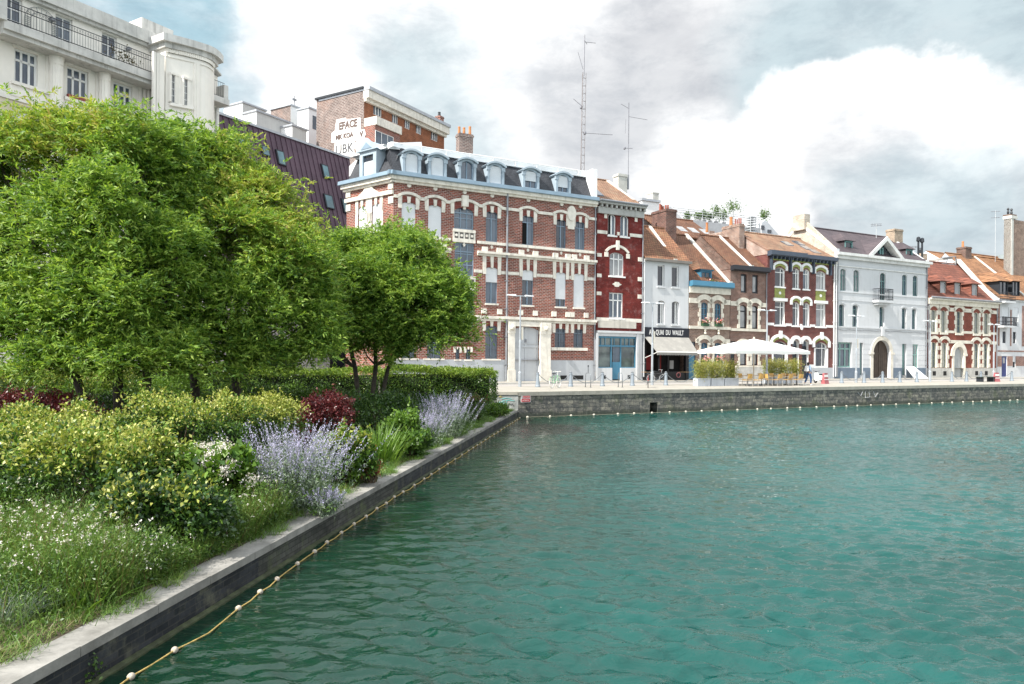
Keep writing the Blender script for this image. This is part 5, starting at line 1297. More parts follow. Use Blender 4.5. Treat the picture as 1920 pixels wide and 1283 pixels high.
def house7():
    B = row_bld('white_town_house', 'wide white townhouse with triangular pediment, iron balcony and dark arched carriage door', 1564)
    U = B.u(1737); zc = B.z(1650, 487)
    w2 = B.rects([(1575, 1586, 503, 544.7), (1600, 1611, 506, 546.5), (1691.5, 1700.5, 516, 554.7), (1711.5, 1720.5, 518, 556)]); bd = B.rects([(1650, 1660.5, 511, 563)])[0]
    w1 = B.rects([(1573, 1583.5, 570, 612.5), (1598.5, 1609, 572, 613), (1649, 1658, 575.5, 614.8), (1691, 1699.5, 578, 617), (1710, 1718, 579, 617.7)])
    g0 = B.rects([(1569, 1597.7, 642, 689)])[0]; g1 = B.rects([(1612, 1618, 643, 703)])[0]; g2 = B.rects([(1691.5, 1699, 645, 704)])[0]; g3 = B.rects([(1711, 1721.3, 646, 689.5)])[0]
    ar = B.rects([(1636.5, 1669, 638, 712)])[0]; ar[2] = .03; zp = B.z(1650, 690)
    for g in (g1, g2): g[2] = .3
    bd[3] = w2[0][3] - .05
    up = [(*r, .2) for r in w2] + [(*bd, .2)] + [(*r, .18) for r in w1]; gfl = [(*g0, 0), (*g1, 0), (*g2, 0), (*g3, 0), (*ar, (ar[1] - ar[0]) / 2 * .97)]
    B.wall(0, U, -.1, zc, up + gfl, M_WALLW, depth=10, rev=.36)
    for i, r in enumerate(w2): B.window((*r, .2), M_GREENJ, 'cas', gl=[2, 2, 1, 1][i], y=.2, transom=.72, fw=.07)
    B.window((*bd, .2), M_GREENJ, 'cas', gl=0, y=.2, transom=.7, fw=.09)
    for r in w1: B.window((*r, .18), M_GREENJ, 'cas', gl=1, y=.32, transom=.8, fw=.06)
    B.window((*g0, 0), pr('mint_joinery', (.22, .38, .34), .5), 'three', gl=1, y=.32, transom=.74, fw=.14)
    for r in (g1, g2): B.P(MB().box(r[0], r[1], .25, .33, .05, r[3]), 'side_door', M_GREENJ)
    B.window((*g3, 0), MATS['mint_joinery'], 'cas', gl=2, y=.15, transom=.55, fw=.12)
    m = (ar[0] + ar[1]) / 2; h = (ar[1] - ar[0]) / 2
    d_ = MB(); top = [(m + h * math.sin(a), ar[3] - h + h * math.cos(a)) for a in [-math.pi / 2 + math.pi * i / 14 for i in range(15)]]
    d_.prism([(ar[0], .03)] + top + [(ar[1], .03)], .33, .38, 'y')
    for i in range(9): x = ar[0] + (i + .5) * 2 * h / 9; d_.box(x - .01, x + .01, .32, .33, .1, ar[3] - h * .6)
    d_.box(m - .06, m + .06, .29, .33, .05, ar[3] - .15); d_.box(ar[0], ar[1], .29, .33, ar[3] - h - .1, ar[3] - h + .06)
    B.P(d_, 'carriage_door', pr('dark_oak', (.055, .038, .028), .6, var=.25, vscale=2))
    t = MB(); t.arc_band(m, h, ar[3] - h, h, .42, -.08, 0, n=18)
    for x in (ar[0] - .42, ar[1]): t.box(x, x + .42, -.08, 0, 0, ar[3] - h)
    for x in (ar[0] - .6, ar[1] - .05): t.box(x, x + .65, -.14, 0, ar[3] - h - .1, ar[3] - h + .12)
    B.P(t, 'door_surround', pr('worn_stone', (.62, .58, .50), .9, var=.12, vscale=1.5, streak=.3))
    k = MB(); zb = B.z(1650, 617)
    k.box(0, U, -.08, 0, zb - .02, zb + .12); k.box(0, U, -.05, 0, w2[0][2] - .18, w2[0][2] - .06); k.box(0, U, -.04, 0, w2[0][2] - 1.0, w2[0][2] - .9); k.box(m - .22, m + .22, -.2, 0, ar[3] + .45, zb + .25)
    for r in up: k.arc_band((r[0] + r[1]) / 2, (r[1] - r[0]) / 2 + .08, r[3] - r[4] + .12, r[4], .12, -.035, 0)
    z = zp + .4
    for j in range(5):
        zz = zp + .35 + j * .55; B_ = [0, g0[0], g0[1], g1[0], g1[1], ar[0] - .45, ar[1] + .45, g2[0], g2[1], g3[0], g3[1], U]
        for i in range(0, len(B_), 2): k.box(B_[i], B_[i + 1], -.012, 0, zz, zz + .05)
    B.P(k, 'mouldings', M_WALLW)
    co = MB(); co.box(-.1, U + .25, -.55, 0, zc - .02, zc + .26); co.box(-.05, U + .1, -.3, 0, zc - .35, zc - .02); co.box(0, U, -.1, 0, zc - 1.15, zc - 1.05); B.P(co, 'cornice', pr('cornice_white', (.66, .66, .64), .8, streak=.3))
    xs = [0, g1[0], g1[1], ar[0] - .42, ar[1] + .42, g2[0], g2[1], U]; p = MB()
    for i in range(0, len(xs), 2): p.box(xs[i], xs[i + 1], -.05, 0, 0, zp)
    B.P(p, 'blue_grey_plinth', pr('slate_paint', (.13, .17, .22), .7, var=.1, streak=.2))
    # balcony
    a, b = B.u(1644, 560, -.5), B.u(1672, 562, -.5); z0 = B.z(1657, 564, -.3); z1 = B.z(1657, 542, -.6)
    bl = B.P(MB().box(a, b, -.75, 0, z0 - .25, z0).box(a + .2, b - .2, -.45, 0, z0 - .5, z0 - .25), 'balcony', M_WALLW)
    r = MB(); r.tube([(a + .05, -.0, z1), (a + .05, -.7, z1), (b - .05, -.7, z1), (b - .05, 0, z1)], .035, 5); r.tube([(a + .05, -.0, z0 + .12), (a + .05, -.7, z0 + .12), (b - .05, -.7, z0 + .12), (b - .05, 0, z0 + .12)], .025, 5)
    n = 14
    for i in range(n + 1): x = a + .05 + (b - a - .1) * i / n; r.tube([(x, -.7, z0), (x, -.7, z1)], .016, 4)
    for i in range(n): x = a + .05 + (b - a - .1) * (i + .5) / n; r.ring((x, -.7, z0 + .35), .08, .018, 'y', 8, 4); r.ring((x, -.7, z1 - .25), .08, .018, 'y', 8, 4)
    for i in range(4): r.tube([(a + .05, -.15 - i * .16, z0), (a + .05, -.15 - i * .16, z1)], .016, 4); r.tube([(b - .05, -.15 - i * .16, z0), (b - .05, -.15 - i * .16, z1)], .016, 4)
    B.P(r, 'balcony_railing', M_DARKJ, bl)
    # roof
    D, zr = B.side(1697, 446, U); D0, zr0 = B.side(1503, 409, 0.0); print('H7', U, zc, D, zr, D0, zr0)
    D = max(4.5, min(8, D)); zr = (zr + zr0) / 2 - .3
    zz = zc + .26
    B.gable_roof(0, U, zz, D, zr, tiles('purple_slate', (.105, .085, .095), (.08, .066, .078), row=.2, wid=.22, rough=.6, bstr=.3, joint=.7), hang=.3)
    B.gable_ends(0, U, zz, D, zr, B_PINK, raise_=.12); 
    g = MB(); g.prism([(-.1, zz - 1.2), (-.1, zz + .3), (D - .6, zr + .55), (D + .6, zr + .55), (2 * D, zz), (2 * D, zz - 1.2)], -.02, .3, 'x'); B.P(g, 'party_wall', brick('cream_brick', (.62, .54, .43), (.50, .42, .33), (.66, .62, .55), wear=(.72, .69, .63), wear_amt=.5))
    B.coping(.14, .4, zz + .05, D, zr + .1, M_WALLW, .3); B.coping(U - .15, .34, zz, D, zr, M_WALLW, .2)
    ch = MB(); zt = B.z(1506, 405, D); ch.box(-.35, .5, D - .9, D + .7, zr - .5, zt); B.P(ch, 'chimney', MATS['cream_brick'])
    kk = (zr - zz) / D
    def dorm(x0, x1, t, bt):
        yf = .9; a, b = B.u(x0, (t + bt) / 2, yf), B.u(x1, (t + bt) / 2, yf); z0, z1 = B.z((x0 + x1) / 2, bt, yf), B.z((x0 + x1) / 2, t, yf); ln = (z1 - zz) / kk
        d_ = MB(); d_.box(a - .12, a, yf, max(ln, yf + .8), z0, z1); d_.box(b, b + .12, yf, max(ln, yf + .8), z0, z1); d_.box(a, b, yf, yf + .1, z0 - .1, z0 + .06); d_.box(a - .12, b + .12, yf, yf + .12, z1 - .06, z1 + .06)
        dm = B.P(d_, 'dormer', pr('teal_joinery', (.16, .30, .29), .5)); B.window((a, b, z0 + .06, z1 - .06, 0), MATS['teal_joinery'], 'one', y=yf + .12, gl=0, parent=dm, name='dormer_window', transom=1.1)
        m = (a + b) / 2; r_ = MB(); e = .35; zh = z1 + .95; yr = yf + .9; ye = (zh - zz) / kk + .3; yb = (z1 - zz) / kk + .3
        r_.poly([(a - e, yf - .25, z1 + .06), (b + e, yf - .25, z1 + .06), (m + .1, yr, zh), (m - .1, yr, zh)]); r_.poly([(a - e, yf - .25, z1 + .06), (m - .1, yr, zh), (m - .1, ye, zh), (a - e, yb, z1 + .06)]); r_.poly([(b + e, yf - .25, z1 + .06), (b + e, yb, z1 + .06), (m + .1, ye, zh), (m + .1, yr, zh)]); r_.poly([(a - e, yf - .25, z1 + .055), (b + e, yf - .25, z1 + .055), (b + e, yb, z1 + .055), (a - e, yb, z1 + .055)])
        B.P(r_, 'dormer_roof', MATS['purple_slate'], dm)
        B.P(MB().box(a - .14, a - .122, yf + .05, max(ln, yf + .8), z0, z1).box(b + .122, b + .14, yf + .05, max(ln, yf + .8), z0, z1), 'slate_cheeks', MATS['purple_slate'], dm)
    dorm(1586, 1597.5, 453, 473); dorm(1700.5, 1710, 468.5, 486.5)
    # open pediment over the middle bays
    a, b = B.u(1629, 478, -.4), B.u(1695, 488, -.4); m = (a + b) / 2; zt = B.z(1666, 444, -.4); 
    p = MB(); w = .42
    p.hexa([(a, -.5, zz), (a + w * 1.5, -.5, zz), (m, -.5, zt - w * 1.1), (m, -.5, zt)], [(a, .3, zz), (a + w * 1.5, .3, zz), (m, .3, zt - w * 1.1), (m, .3, zt)]); p.hexa([(b, -.5, zz), (b - w * 1.5, -.5, zz), (m, -.5, zt - w * 1.1), (m, -.5, zt)], [(b, .3, zz), (b - w * 1.5, .3, zz), (m, .3, zt - w * 1.1), (m, .3, zt)])
    pd = B.P(p, 'pediment', pr('pediment_white', (.68, .68, .66), .7))
    L_ = (zt - zz) / kk + .2
    s = MB(); s.poly([(a, -.35, zz + .02), (m, -.35, zt + .02), (m, L_, zt + .02), (a, .0, zz + .02)]); s.poly([(b, -.35, zz + .02), (b, .0, zz + .02), (m, L_, zt + .02), (m, -.35, zt + .02)]); B.P(s, 'pediment_roof', MATS['purple_slate'], pd)
    B.P(MB().prism([(a + w, zz), (m, zt - w), (b - w, zz)], .34, .4, 'y'), 'pediment_window', M_GL[0], pd)
    B.P(MB().box(m - .3, m - .12, .2, .34, zz, zt - 1.1).box(m + .12, m + .3, .2, .34, zz, zt - 1.1).box(a + 1.2, b - 1.2, .2, .33, zz, zz + .15), 'green_mullions', MATS['teal_joinery'], pd)
    u_ = B.u(1677, 440, D - .5); B.chimney(u_, D - .5, zr - 2, B.z(1677, 431, D - .5), 1.5, 1.1, brick('yellow_brick', (.50, .38, .26), (.38, .28, .20), (.5, .45, .38)))
    B.pipe(.1, .2, zc, M_WHITE, .06); B.pipe(.35, .2, zc, M_PIPE, .05); B.pipe(U - .1, .2, zc, M_PIPE, .06)
    cb = MB(); pts = [(i * U / 14, -.1, zb - .15 - .12 * abs(math.sin(i * 1.35))) for i in range(15)]; cb.tube(pts, .03, 4); B.P(cb, 'facade_cable', M_PIPE)
    return B
def house8():
    B = row_bld('red_brick_house', 'low red brick house with cream toothed surrounds, three tiled dormers and grey arched door', 1738)
    U = B.u(1868.5); zc = B.z(1800, 566)
    w1 = B.rects([(1745.7, 1755, 581, 622.6), (1764.4, 1773.5, 583, 624), (1793, 1802.5, 584.4, 625), (1826, 1835, 586, 625.7), (1844.7, 1853.5, 587.5, 626.5)])
    w0 = B.rects([(1746.5, 1755.5, 642, 689.6), (1766, 1775, 643, 689.6), (1826, 1835, 644.4, 689.6), (1844, 1852.5, 644.6, 689.6)])
    ar = B.rects([(1787.5, 1806, 650, 709)])[0]; ar[2] = .03; zp = B.z(1800, 690)
    B.wall(0, U, zp - .02, zc, [(*r, .16) for r in w1 + w0] + [(ar[0], ar[1], zp - .019, ar[3], (ar[1] - ar[0]) / 2 * .95)], B_RED8, depth=10, rev=.3, revmat=M_CREAM)
    B.wall(0, U, -.1, zp - .022, [(ar[0], ar[1], -.09, zp - .023, 0)], M_STONEG, depth=9.9, rev=.3, name='plinth', y=-.07)
    mj = pr('sage_joinery', (.25, .28, .22), .6)
    for r in w1 + w0: toothed(B, B.window((*r, .16), mj, 'grid23', gl=random.choice([1, 2, 2]), y=.22, transom=1.1, fw=.08), r, w=.42, step=.5)
    t = MB()
    hood_course(B, t, w1, w1[0][3] - .05, .5, .42, .1, 0, U, .38); hood_course(B, t, w0, w0[0][3] - .05, .5, .36, .1, 0, U, .38)
    t.box(0, U, -.07, 0, w1[0][2] + .0, w1[0][2] + .01)
    for r in w1: t.box(r[0] - .25, r[1] + .25, -.14, 0, w1[0][2] - .25, w1[0][2] - .01)
    xs = [0] + sum([[r[0] - .45, r[1] + .45] for r in w1], []) + [U]
    for i in range(0, len(xs), 2):
        if xs[i + 1] - xs[i] > .1: t.box(xs[i], xs[i + 1], -.05, 0, w1[0][2] - .05, w1[0][2] + .25)
    m = (ar[0] + ar[1]) / 2; h = (ar[1] - ar[0]) / 2; t.arc_band(m, h, ar[3] - h * 1.0, h * .97, .55, -.14, 0, n=16)
    for x in (ar[0] - .3, ar[1]): t.box(x, x + .3, -.12, 0, .0, ar[3] - h)
    for x in (ar[0] - .6, ar[1]): t.box(x, x + .6, -.17, 0, ar[3] - h - .15, ar[3] - h + .12)
    B.P(t, 'stone_trim', MATS['pale_stone'])
    top = [(m + h * math.sin(a), ar[3] - h + h * math.cos(a)) for a in [-math.pi / 2 + math.pi * i / 12 for i in range(13)]]
    B.P(MB().prism([(ar[0], 0)] + top + [(ar[1], 0)], .26, .3, 'y').box(m - .02, m + .02, .24, .26, 0, ar[3] - .1).box(m + .3, m + .7, .24, .26, 1.3, 2.6), 'arched_door', pr('grey_door', (.36, .38, .38), .6, var=.08))
    v = MB()
    for p in (1750.5, 1770.5, 1830, 1848): x = B.u(p, 706); v.box(x - .3, x + .3, -.08, -.072, .25, .75)
    B.P(v, 'cellar_vents', MATS['vent_black'])
    k = MB(); k.box(0, U + .1, -.5, 0, zc, zc + .2); k.box(0, U, -.25, 0, zc - .5, zc); B.P(k, 'cornice', MATS['pale_stone']); B.P(MB().tube([(0, -.52, zc + .26), (U, -.52, zc + .26)], .12, 6), 'gutter', M_PIPE)
    D, zr = B.side(1819, 495, U); print('H8', U, zc, D, zr); D = max(4.5, min(8, D))
    B.gable_roof(0, U, zc + .2, D, zr, T_RED); B.gable_ends(0, U, zc + .2, D, zr, B_RED8); 
    B.coping(U - .25, .9, zc + .2, D, zr + .4, M_COPW, .35)
    kk = (zr - zc - .2) / D
    for (x0, x1) in ((1763, 1773.5), (1790, 1800.5), (1822.5, 1832.5)):
        yf = .35; a, b = B.u(x0, 540, yf), B.u(x1, 540, yf); z0 = zc + .45; z1 = B.z((x0 + x1) / 2, 528 + (x0 - 1763) * .09, yf); ln = (z1 - zc - .2) / kk
        d_ = MB(); d_.box(a - .15, a, yf, ln, z0, z1); d_.box(b, b + .15, yf, ln, z0, z1); d_.box(a, b, yf, yf + .12, z0 - .2, z0); 
        dm = B.P(d_, 'dormer', T_RED); B.window((a, b, z0, z1, 0), pr('pale_grey_joinery', (.45, .47, .45), .6), 'one', y=yf + .1, gl=2, parent=dm, name='dormer_window', transom=1.1)
        mm = (a + b) / 2; e = .45; zh = z1 + .9; yb = ln + .1; ye = (zh - zc - .2) / kk + .1; r_ = MB()
        r_.poly([(a - e, yf - .35, z1), (b + e, yf - .35, z1), (mm + .12, yf + .7, zh), (mm - .12, yf + .7, zh)]); r_.poly([(a - e, yf - .35, z1), (mm - .12, yf + .7, zh), (mm - .12, ye, zh), (a - e, yb, z1)]); r_.poly([(b + e, yf - .35, z1), (b + e, yb, z1), (mm + .12, ye, zh), (mm + .12, yf + .7, zh)]); r_.poly([(a - e, yf - .35, z1 - .005), (b + e, yf - .35, z1 - .005), (b + e, yb, z1 - .005), (a - e, yb, z1 - .005)])
        B.P(r_, 'dormer_roof', T_RED, dm)
    u_ = B.u(1807.5, 470, D + 2.0); B.chimney(u_, D + 2.0, zr - 3, B.z(1807, 464, D + 2.0), 1.3, 1.2, B_OLD, (-.2,), potr=.15, poth=.8)
    B.pipe(.1, .2, zc, M_PIPE, .06); B.pipe(U - .05, .2, zc, M_PIPE, .06)
    return B
def house9():
    B = row_bld('pale_modern_house', 'pale rendered house with brick strips, small iron balconies, black dormers and an ochre tiled roof', 1869.5)
    U = B.u(1925); UF = U + 8; zc = B.z(1895, 563)
    w = B.rects([(1879.6, 1886, 622, 643.5), (1899, 1905, 622.6, 644)]); dd = B.rects([(1878.5, 1891, 576, 612), (1899, 1909.5, 577, 612)]); g0 = B.rects([(1878, 1888, 668, 704)])[0]; g0[2] = .05; g1 = B.rects([(1898.5, 1904, 678, 689)])[0]; g1[3] = B.z(1901, 669)
    B.wall(0, UF, -.1, zc, [(*r, 0) for r in w + dd + [g0, g1]], M_WALLW, depth=10)
    for r in w: B.window((*r, 0), M_DARKJ, 'one', gl=0, transom=1.1)
    for i, r in enumerate(dd): B.window((*r, 0), M_WHITE, 'one', gl=0, transom=1.1, shut=.5, name='balcony_door')
    B.window((*g1, 0), M_DARKJ, 'one', gl=0, transom=1.1, shut=.5)
    B.P(MB().box(g0[0], g0[1], .08, .12, .05, g0[3]), 'blue_door', pr('royal_blue', (.015, .03, .14), .4)); B.P(MB().box(g0[0] + .35, g0[1] - .35, .06, .079, 1.7, 2.4), 'door_pane', M_GL[2])
    t = MB(); zb0, zb1 = w[0][2] - .35, zc - .6
    t.box(.1, dd[0][0] - .5, -.04, 0, zb0, zb1); t.box(dd[0][1] + .35, dd[1][0] - .3, -.04, 0, zb0, zb1 - .6); t.box(dd[1][1] + .8, UF, -.04, 0, zb0, zb1)
    zz = B.z(1895, 660); t.box(.05, UF, -.04, 0, zz, w[0][2] - .9); t.box(.05, g0[0] - .05, -.04, 0, 1.3, g0[3]); t.box(g0[1] + .05, g1[0] - .02, -.04, 0, 1.4, g0[3]); t.box(g1[1] + .02, UF, -.04, 0, 1.4, g0[3])
    B.P(t, 'brick_strips', brick('soft_red_brick', (.36, .17, .12), (.27, .12, .09), (.45, .40, .36)))
    for (px0, px1, y0, y1) in ((1878, 1898, 595, 611), (1880, 1900, 549, 565)):
        a, b = B.u(px0, y1, -.6), B.u(px1, y1, -.6); z0, z1 = B.z(px0 + 9, y1, -.6), B.z(px0 + 9, y0, -.6)
        bl = B.P(MB().box(a, b, -.9, 0, z0 - .22, z0), 'balcony', M_WALLW); r = MB()
        for z in (z0 + .15, (z0 + z1) / 2, z1): r.tube([(a, 0, z), (a, -.85, z), (b, -.85, z), (b, 0, z)], .03, 4)
        for i in range(9): x = a + (b - a) * i / 8; r.tube([(x, -.85, z0), (x, -.85, z1)], .022, 4)
        B.P(r, 'balcony_railing', M_DARKJ, bl)
    B.P(MB().box(0, UF, -.2, 0, zc - .1, zc + .15), 'cornice', M_WALLW)
    D, zr = 6.5, B.z(1835, 482, 6.5); u2 = B.u(1880, 512, 3)
    B.gable_roof(0, UF, zc + .15, D, zr, T_OCHRE)
    B.coping(B.u(1869, 500, 3.6), .4, zc + .5, D, zr, M_COPW, .12)
    B.gable_ends(0, UF, zc + .15, D, zr, M_WALLW)
    for (x0, x1) in ((1875, 1889), (1899, 1911)):
        yf = .25; a, b = B.u(x0, 545, yf), B.u(x1, 545, yf); z0, z1 = B.z((x0 + x1) / 2, 554, yf), B.z((x0 + x1) / 2, 528, yf)
        d_ = MB(); d_.box(a - .12, a, yf, 4.5, z0, z1); d_.box(b, b + .12, yf, 4.5, z0, z1); d_.box(a - .12, b + .12, yf, yf + .1, z0 - .2, z0); dm = B.P(d_, 'dormer', M_DARKJ)
        B.window((a, b, z0, z1, 0), M_DARKJ, 'cas', y=yf + .12, gl=0, parent=dm, name='dormer_window', transom=1.1, fw=.1)
        mm = (a + b) / 2; e = .5; zh = z1 + 1.3; r_ = MB(); r_.poly([(a - e, yf - .3, z1), (b + e, yf - .3, z1), (mm + .1, yf + 1.4, zh), (mm - .1, yf + 1.4, zh)]); r_.poly([(a - e, yf - .3, z1), (mm - .1, yf + 1.4, zh), (mm - .1, 5.5, zh), (a - e, 5.2, z1)]); r_.poly([(b + e, yf - .3, z1), (b + e, 5.2, z1), (mm + .1, 5.5, zh), (mm + .1, yf + 1.4, zh)])
        B.P(r_, 'dormer_roof', T_OCHRE, dm)
    return B
# ================================================================ buildings on the left and behind
FD = Vector((math.sin(R(30.8)), math.cos(R(30.8)), 0))     # street line on the left
FA = Vector((-29.2, 45.9, QZ))
FRZ = math.atan2(FD.y, FD.x); FN = Vector((-FD.y, FD.x, 0))
def left_bld(name, label, px, cat, py=420, origin=None, off=0):
    p = hit_plane(px, py, FA + FN * off, FN); p.z = QZ
    return Bld(name, label, cat, p, FRZ)
M_WST = pr('white_stone', (.84, .80, .73), .85, var=.03, vscale=.8, streak=.14, dirt=(.62, .61, .58), dirt_amt=.3)
M_GST = pr('stained_concrete', (.58, .57, .54), .9, var=.12, vscale=1.2, streak=.6, dirt=(.30, .31, .29), dirt_amt=.5)
M_YST = pr('cream_render', (.62, .56, .42), .85, var=.05, streak=.2)
def build_white():
    B = left_bld('white_apartment_building', 'tall white stone apartment building with fluted pilasters, long iron balcony and a curved corner bay', -30, 'apartment building', 100)
    U1 = B.u(283, 150); zt = B.z(150, 35)
    U0 = -14
    UB = B.u(283, 150)
    # openings
    up = B.rects([(5, 42, -6, 55), (104, 136, 32, 94), (191, 219, 66, 124)]); lw = B.rects([(27, 71, 97, 163), (125, 166, 128, 188), (212, 248, 158, 213)])
    zb = B.z(140, 118); bot = [(B.u(22, 215), B.u(56, 215), B.z(40, 245), B.z(40, 198))]
    allo = [(r[0], r[1], r[2], r[3], 0) for r in up + lw] + [(*bot[0], 0)]
    dz = lw[0][3] - up[0][3]
    B.wall(U0, UB, -.2, zt, allo, M_WST, depth=12, rev=.3)
    for r in up: B.window((*r, 0), M_WHITE, 'grid23', gl=1, y=.22, transom=1.1, fw=.09, name='balcony_door')
    for i, r in enumerate(lw): B.window((*r, 0), M_WHITE, 'three', gl=1, y=.22, transom=.68, fw=.13, open_=0)
    B.window((*bot[0], 0), M_WHITE, 'cas', gl=2, y=.22, transom=1.1, shut=.9)
    for r in lw[1:]: B.P(MB().box(r[0], r[1], -.18, .1, r[2] - .02, r[2] + .22), 'red_window_box', pr('red_box', (.28, .07, .06), .7))
    # cornice
    k = MB(); k.box(U0, UB, -.5, 0, zt, zt + .85); k.box(U0, UB, -.3, 0, zt - .2, zt); B.P(k, 'cornice', M_GST)
    # balcony slab and rail
    a, b = B.u(5, 60, -1.2), UB - .3; zs = up[0][2]
    bl = B.P(MB().box(a, b, -1.4, 0, zs - .55, zs - .05).box(a, b, -1.2, 0, zs - .8, zs - .55), 'balcony', M_GST)
    r = MB(); h = 1.15
    for z in (zs + .05, zs + h * .72, zs + h): r.tube([(a + .1, -1.3, z), (b, -1.3, z)], .028, 4)
    x = a + .1
    while x < b: r.tube([(x, -1.3, zs), (x, -1.3, zs + h)], .010, 4); x += .17
    x = a + .18
    while x < b: r.ring((x, -1.3, zs + h * .86), .06, .007, 'y', 8, 3); x += .17
    B.P(r, 'balcony_railing', M_DARKJ, bl)
    B.P(MB().box(a - 1.3, a + .1, -1.5, 0, zs - .1, zs + 1.5), 'balcony_pier', M_GST); B.P(MB().box(b - .2, UB + .05, -1.4, 0, zs, zs + 1.4), 'balcony_pier', M_WST)
    # potted plants on the balcony end
    c = RNG.normal(0, 1, (160, 3)) * np.array([.5, .12, .25]) + np.array([b - 2.2, -1.0, zs + .5]); leaves('balcony_plants', c, None, (.16, .09), leafmat('dry_plant', [(.10, .09, .04), (.16, .12, .06), (.06, .09, .03)]), B.root)
    # round fluted pilasters below the balcony
    for (px0, px1, zlo) in ((96, 120, 205), (189, 208, 222)):
        u0, u1 = B.u(px0, 160, -.4), B.u(px1, 160, -.4); m = (u0 + u1) / 2; rr = (u1 - u0) / 2; zl = B.z((px0 + px1) / 2, zlo, -.4)
        mb = MB(); pts = []
        for i in range(48):
            t = 2 * math.pi * i / 48; q = rr * (1 if i % 4 < 2 else .92); pts.append((m + q * math.cos(t), -.25 + q * math.sin(t)))
        mb.prism(pts, zl + .9, zs - .8, 'z'); mb.lathe((m, -.25, 0), [(rr * .4, zl - .35), (rr * .8, zl - .15), (rr * .8, zl), (rr * 1.08, zl + .15), (rr * 1.05, zl + .9)], 18); mb.lathe((m, -.25, 0), [(rr * 1.06, zs - 1.3), (rr * 1.12, zs - .8)], 18)
        B.P(mb, 'fluted_pilaster', M_WST)
    t = MB(); zl = lw[0][2]
    for r in lw: t.box(r[0] - .25, r[1] + .6, -.28, 0, zl - .22, zl - .02); t.box(r[0] - .3, r[1] + .7, -.16, 0, zl - .9, zl - .22); 
    for r in lw + up:
        t.box(r[0] - .12, r[1] + .12, -.06, 0, r[3] + .02, r[3] + .25)
    for r in lw:
        for dx in (.55, .85, 1.15): t.box(r[1] + dx - .1, r[1] + dx + .08, -.1, 0, zl, r[3] + .3)
    t.box(U0, UB, -.12, 0, zl - 1.15, zl - .9)
    B.P(t, 'window_mouldings', M_WST)
    B.P(MB().box(U0, UB - 3, -.035, 0, 2, zl - 1.15 - .01), 'cream_band', M_YST) if False else None
    y = MB(); xx = sorted([U0, bot[0][0], bot[0][1], UB - 6.5]); 
    y.box(U0, bot[0][0], -.04, 0, bot[0][2] - 1, zl - 1.16); y.box(bot[0][1], UB - 2.2, -.04, 0, bot[0][2] - 1, zl - 1.16); y.box(bot[0][0], bot[0][1], -.04, 0, bot[0][3], zl - 1.16); B.P(y, 'cream_render_panel', M_YST)
    # arched trellis
    tr = MB(); m = B.u(78, 50, -.1); z0, z1 = zs + .05, B.z(78, 17); 
    for q in (.95, .62): 
        pts = [(m - q, -.1, z0)] + [(m - q * math.cos(a), -.1, z1 - .95 + q * math.sin(a)) for a in [math.pi * i / 12 for i in range(13)]] + [(m + q, -.1, z0)]; tr.tube(pts, .022, 4)
    for i in range(9):
        z = z0 + .2 + i * (z1 - .95 - z0) / 9; tr.box(m - .95, m - .62, -.11, -.09, z, z + .03); tr.box(m + .62, m + .95, -.11, -.09, z, z + .03)
    for i in range(9): a = math.pi * (i + .5) / 9; tr.tube([(m - .62 * math.cos(a), -.1, z1 - .95 + .62 * math.sin(a)), (m - .95 * math.cos(a), -.1, z1 - .95 + .95 * math.sin(a))], .016, 4)
    for i in range(1, 4): tr.tube([(m - .62 + .31 * i, -.1, z0), (m - .62 + .31 * i, -.1, z0 + 1.4)], .014, 4)
    B.P(tr, 'wall_trellis', pr('grey_trellis', (.30, .31, .30), .7))
    for p in ((95, 38), (238, 93)): u_, z_ = B.q(*p); B.P(MB().box(u_ - .1, u_ + .12, -.35, 0, z_ - .08, z_ + .1), 'wall_lamp', M_PIPE)
    # ---- curved bay: drum between px 283 and 375 with a flat inner side
    ub0 = UB; ub1 = B.u(376, 190, -.3); zbt = B.z(300, 78, -1.6); W_ = ub1 - ub0
    pts = [(ub0, 3.0), (ub0, -1.7)]
    for i in range(15):
        f = i / 14; pts.append((ub0 + .15 + (W_ - .15) * f, -1.75 - .95 * math.sin(f * math.pi * .62) + .0 + 1.75 * max(0, f - .62) ** 1.6 * 2))
    pts.append((ub1, 3.0)); prof = pts
    mb = MB(); mb.prism(prof, -.2, zbt, 'z'); bay = B.P(mb, 'curved_bay', M_WST)
    def off(prof, d): c = (ub0 + W_ / 2, 1.0); return [((p[0] - c[0]) * (1 + d / W_ * 2) + c[0], (p[1] - d if p[1] < 2 else p[1])) for p in prof]
    k = MB(); k.prism(off(prof, .45), zbt, zbt + .5, 'z'); k.prism(off(prof, .2), zbt - .35, zbt, 'z'); B.P(k, 'bay_cornice', M_GST, bay)
    dn = MB()
    for i in range(2, 15):
        for s_ in (0, .5):
            if i + s_ > 14.5: continue
            p = prof[i]; q = prof[min(i + 1, 16)]; x = p[0] + (q[0] - p[0]) * s_; y_ = p[1] + (q[1] - p[1]) * s_; dn.box(x - .12, x + .12, y_ - .12, y_ + .05, zbt - .62, zbt - .36)
    B.P(dn, 'dentils', M_WST, bay)
    # vertical ribs and window slots on the bay face
    rb = MB()
    def yface(u_):
        for i in range(1, 16):
            a, b = prof[i], prof[i + 1]
            if min(a[0], b[0]) <= u_ <= max(a[0], b[0]) and abs(b[0] - a[0]) > 1e-5: return a[1] + (b[1] - a[1]) * (u_ - a[0]) / (b[0] - a[0])
        return -1.7
    def uz_face(px, py):
        y_ = -2.3
        for _ in range(6): u_, z_ = B.q(px, py, y_); y_ = yface(u_)
        return u_, z_, y_
    zr_ = uz_face(300, 102)[1]
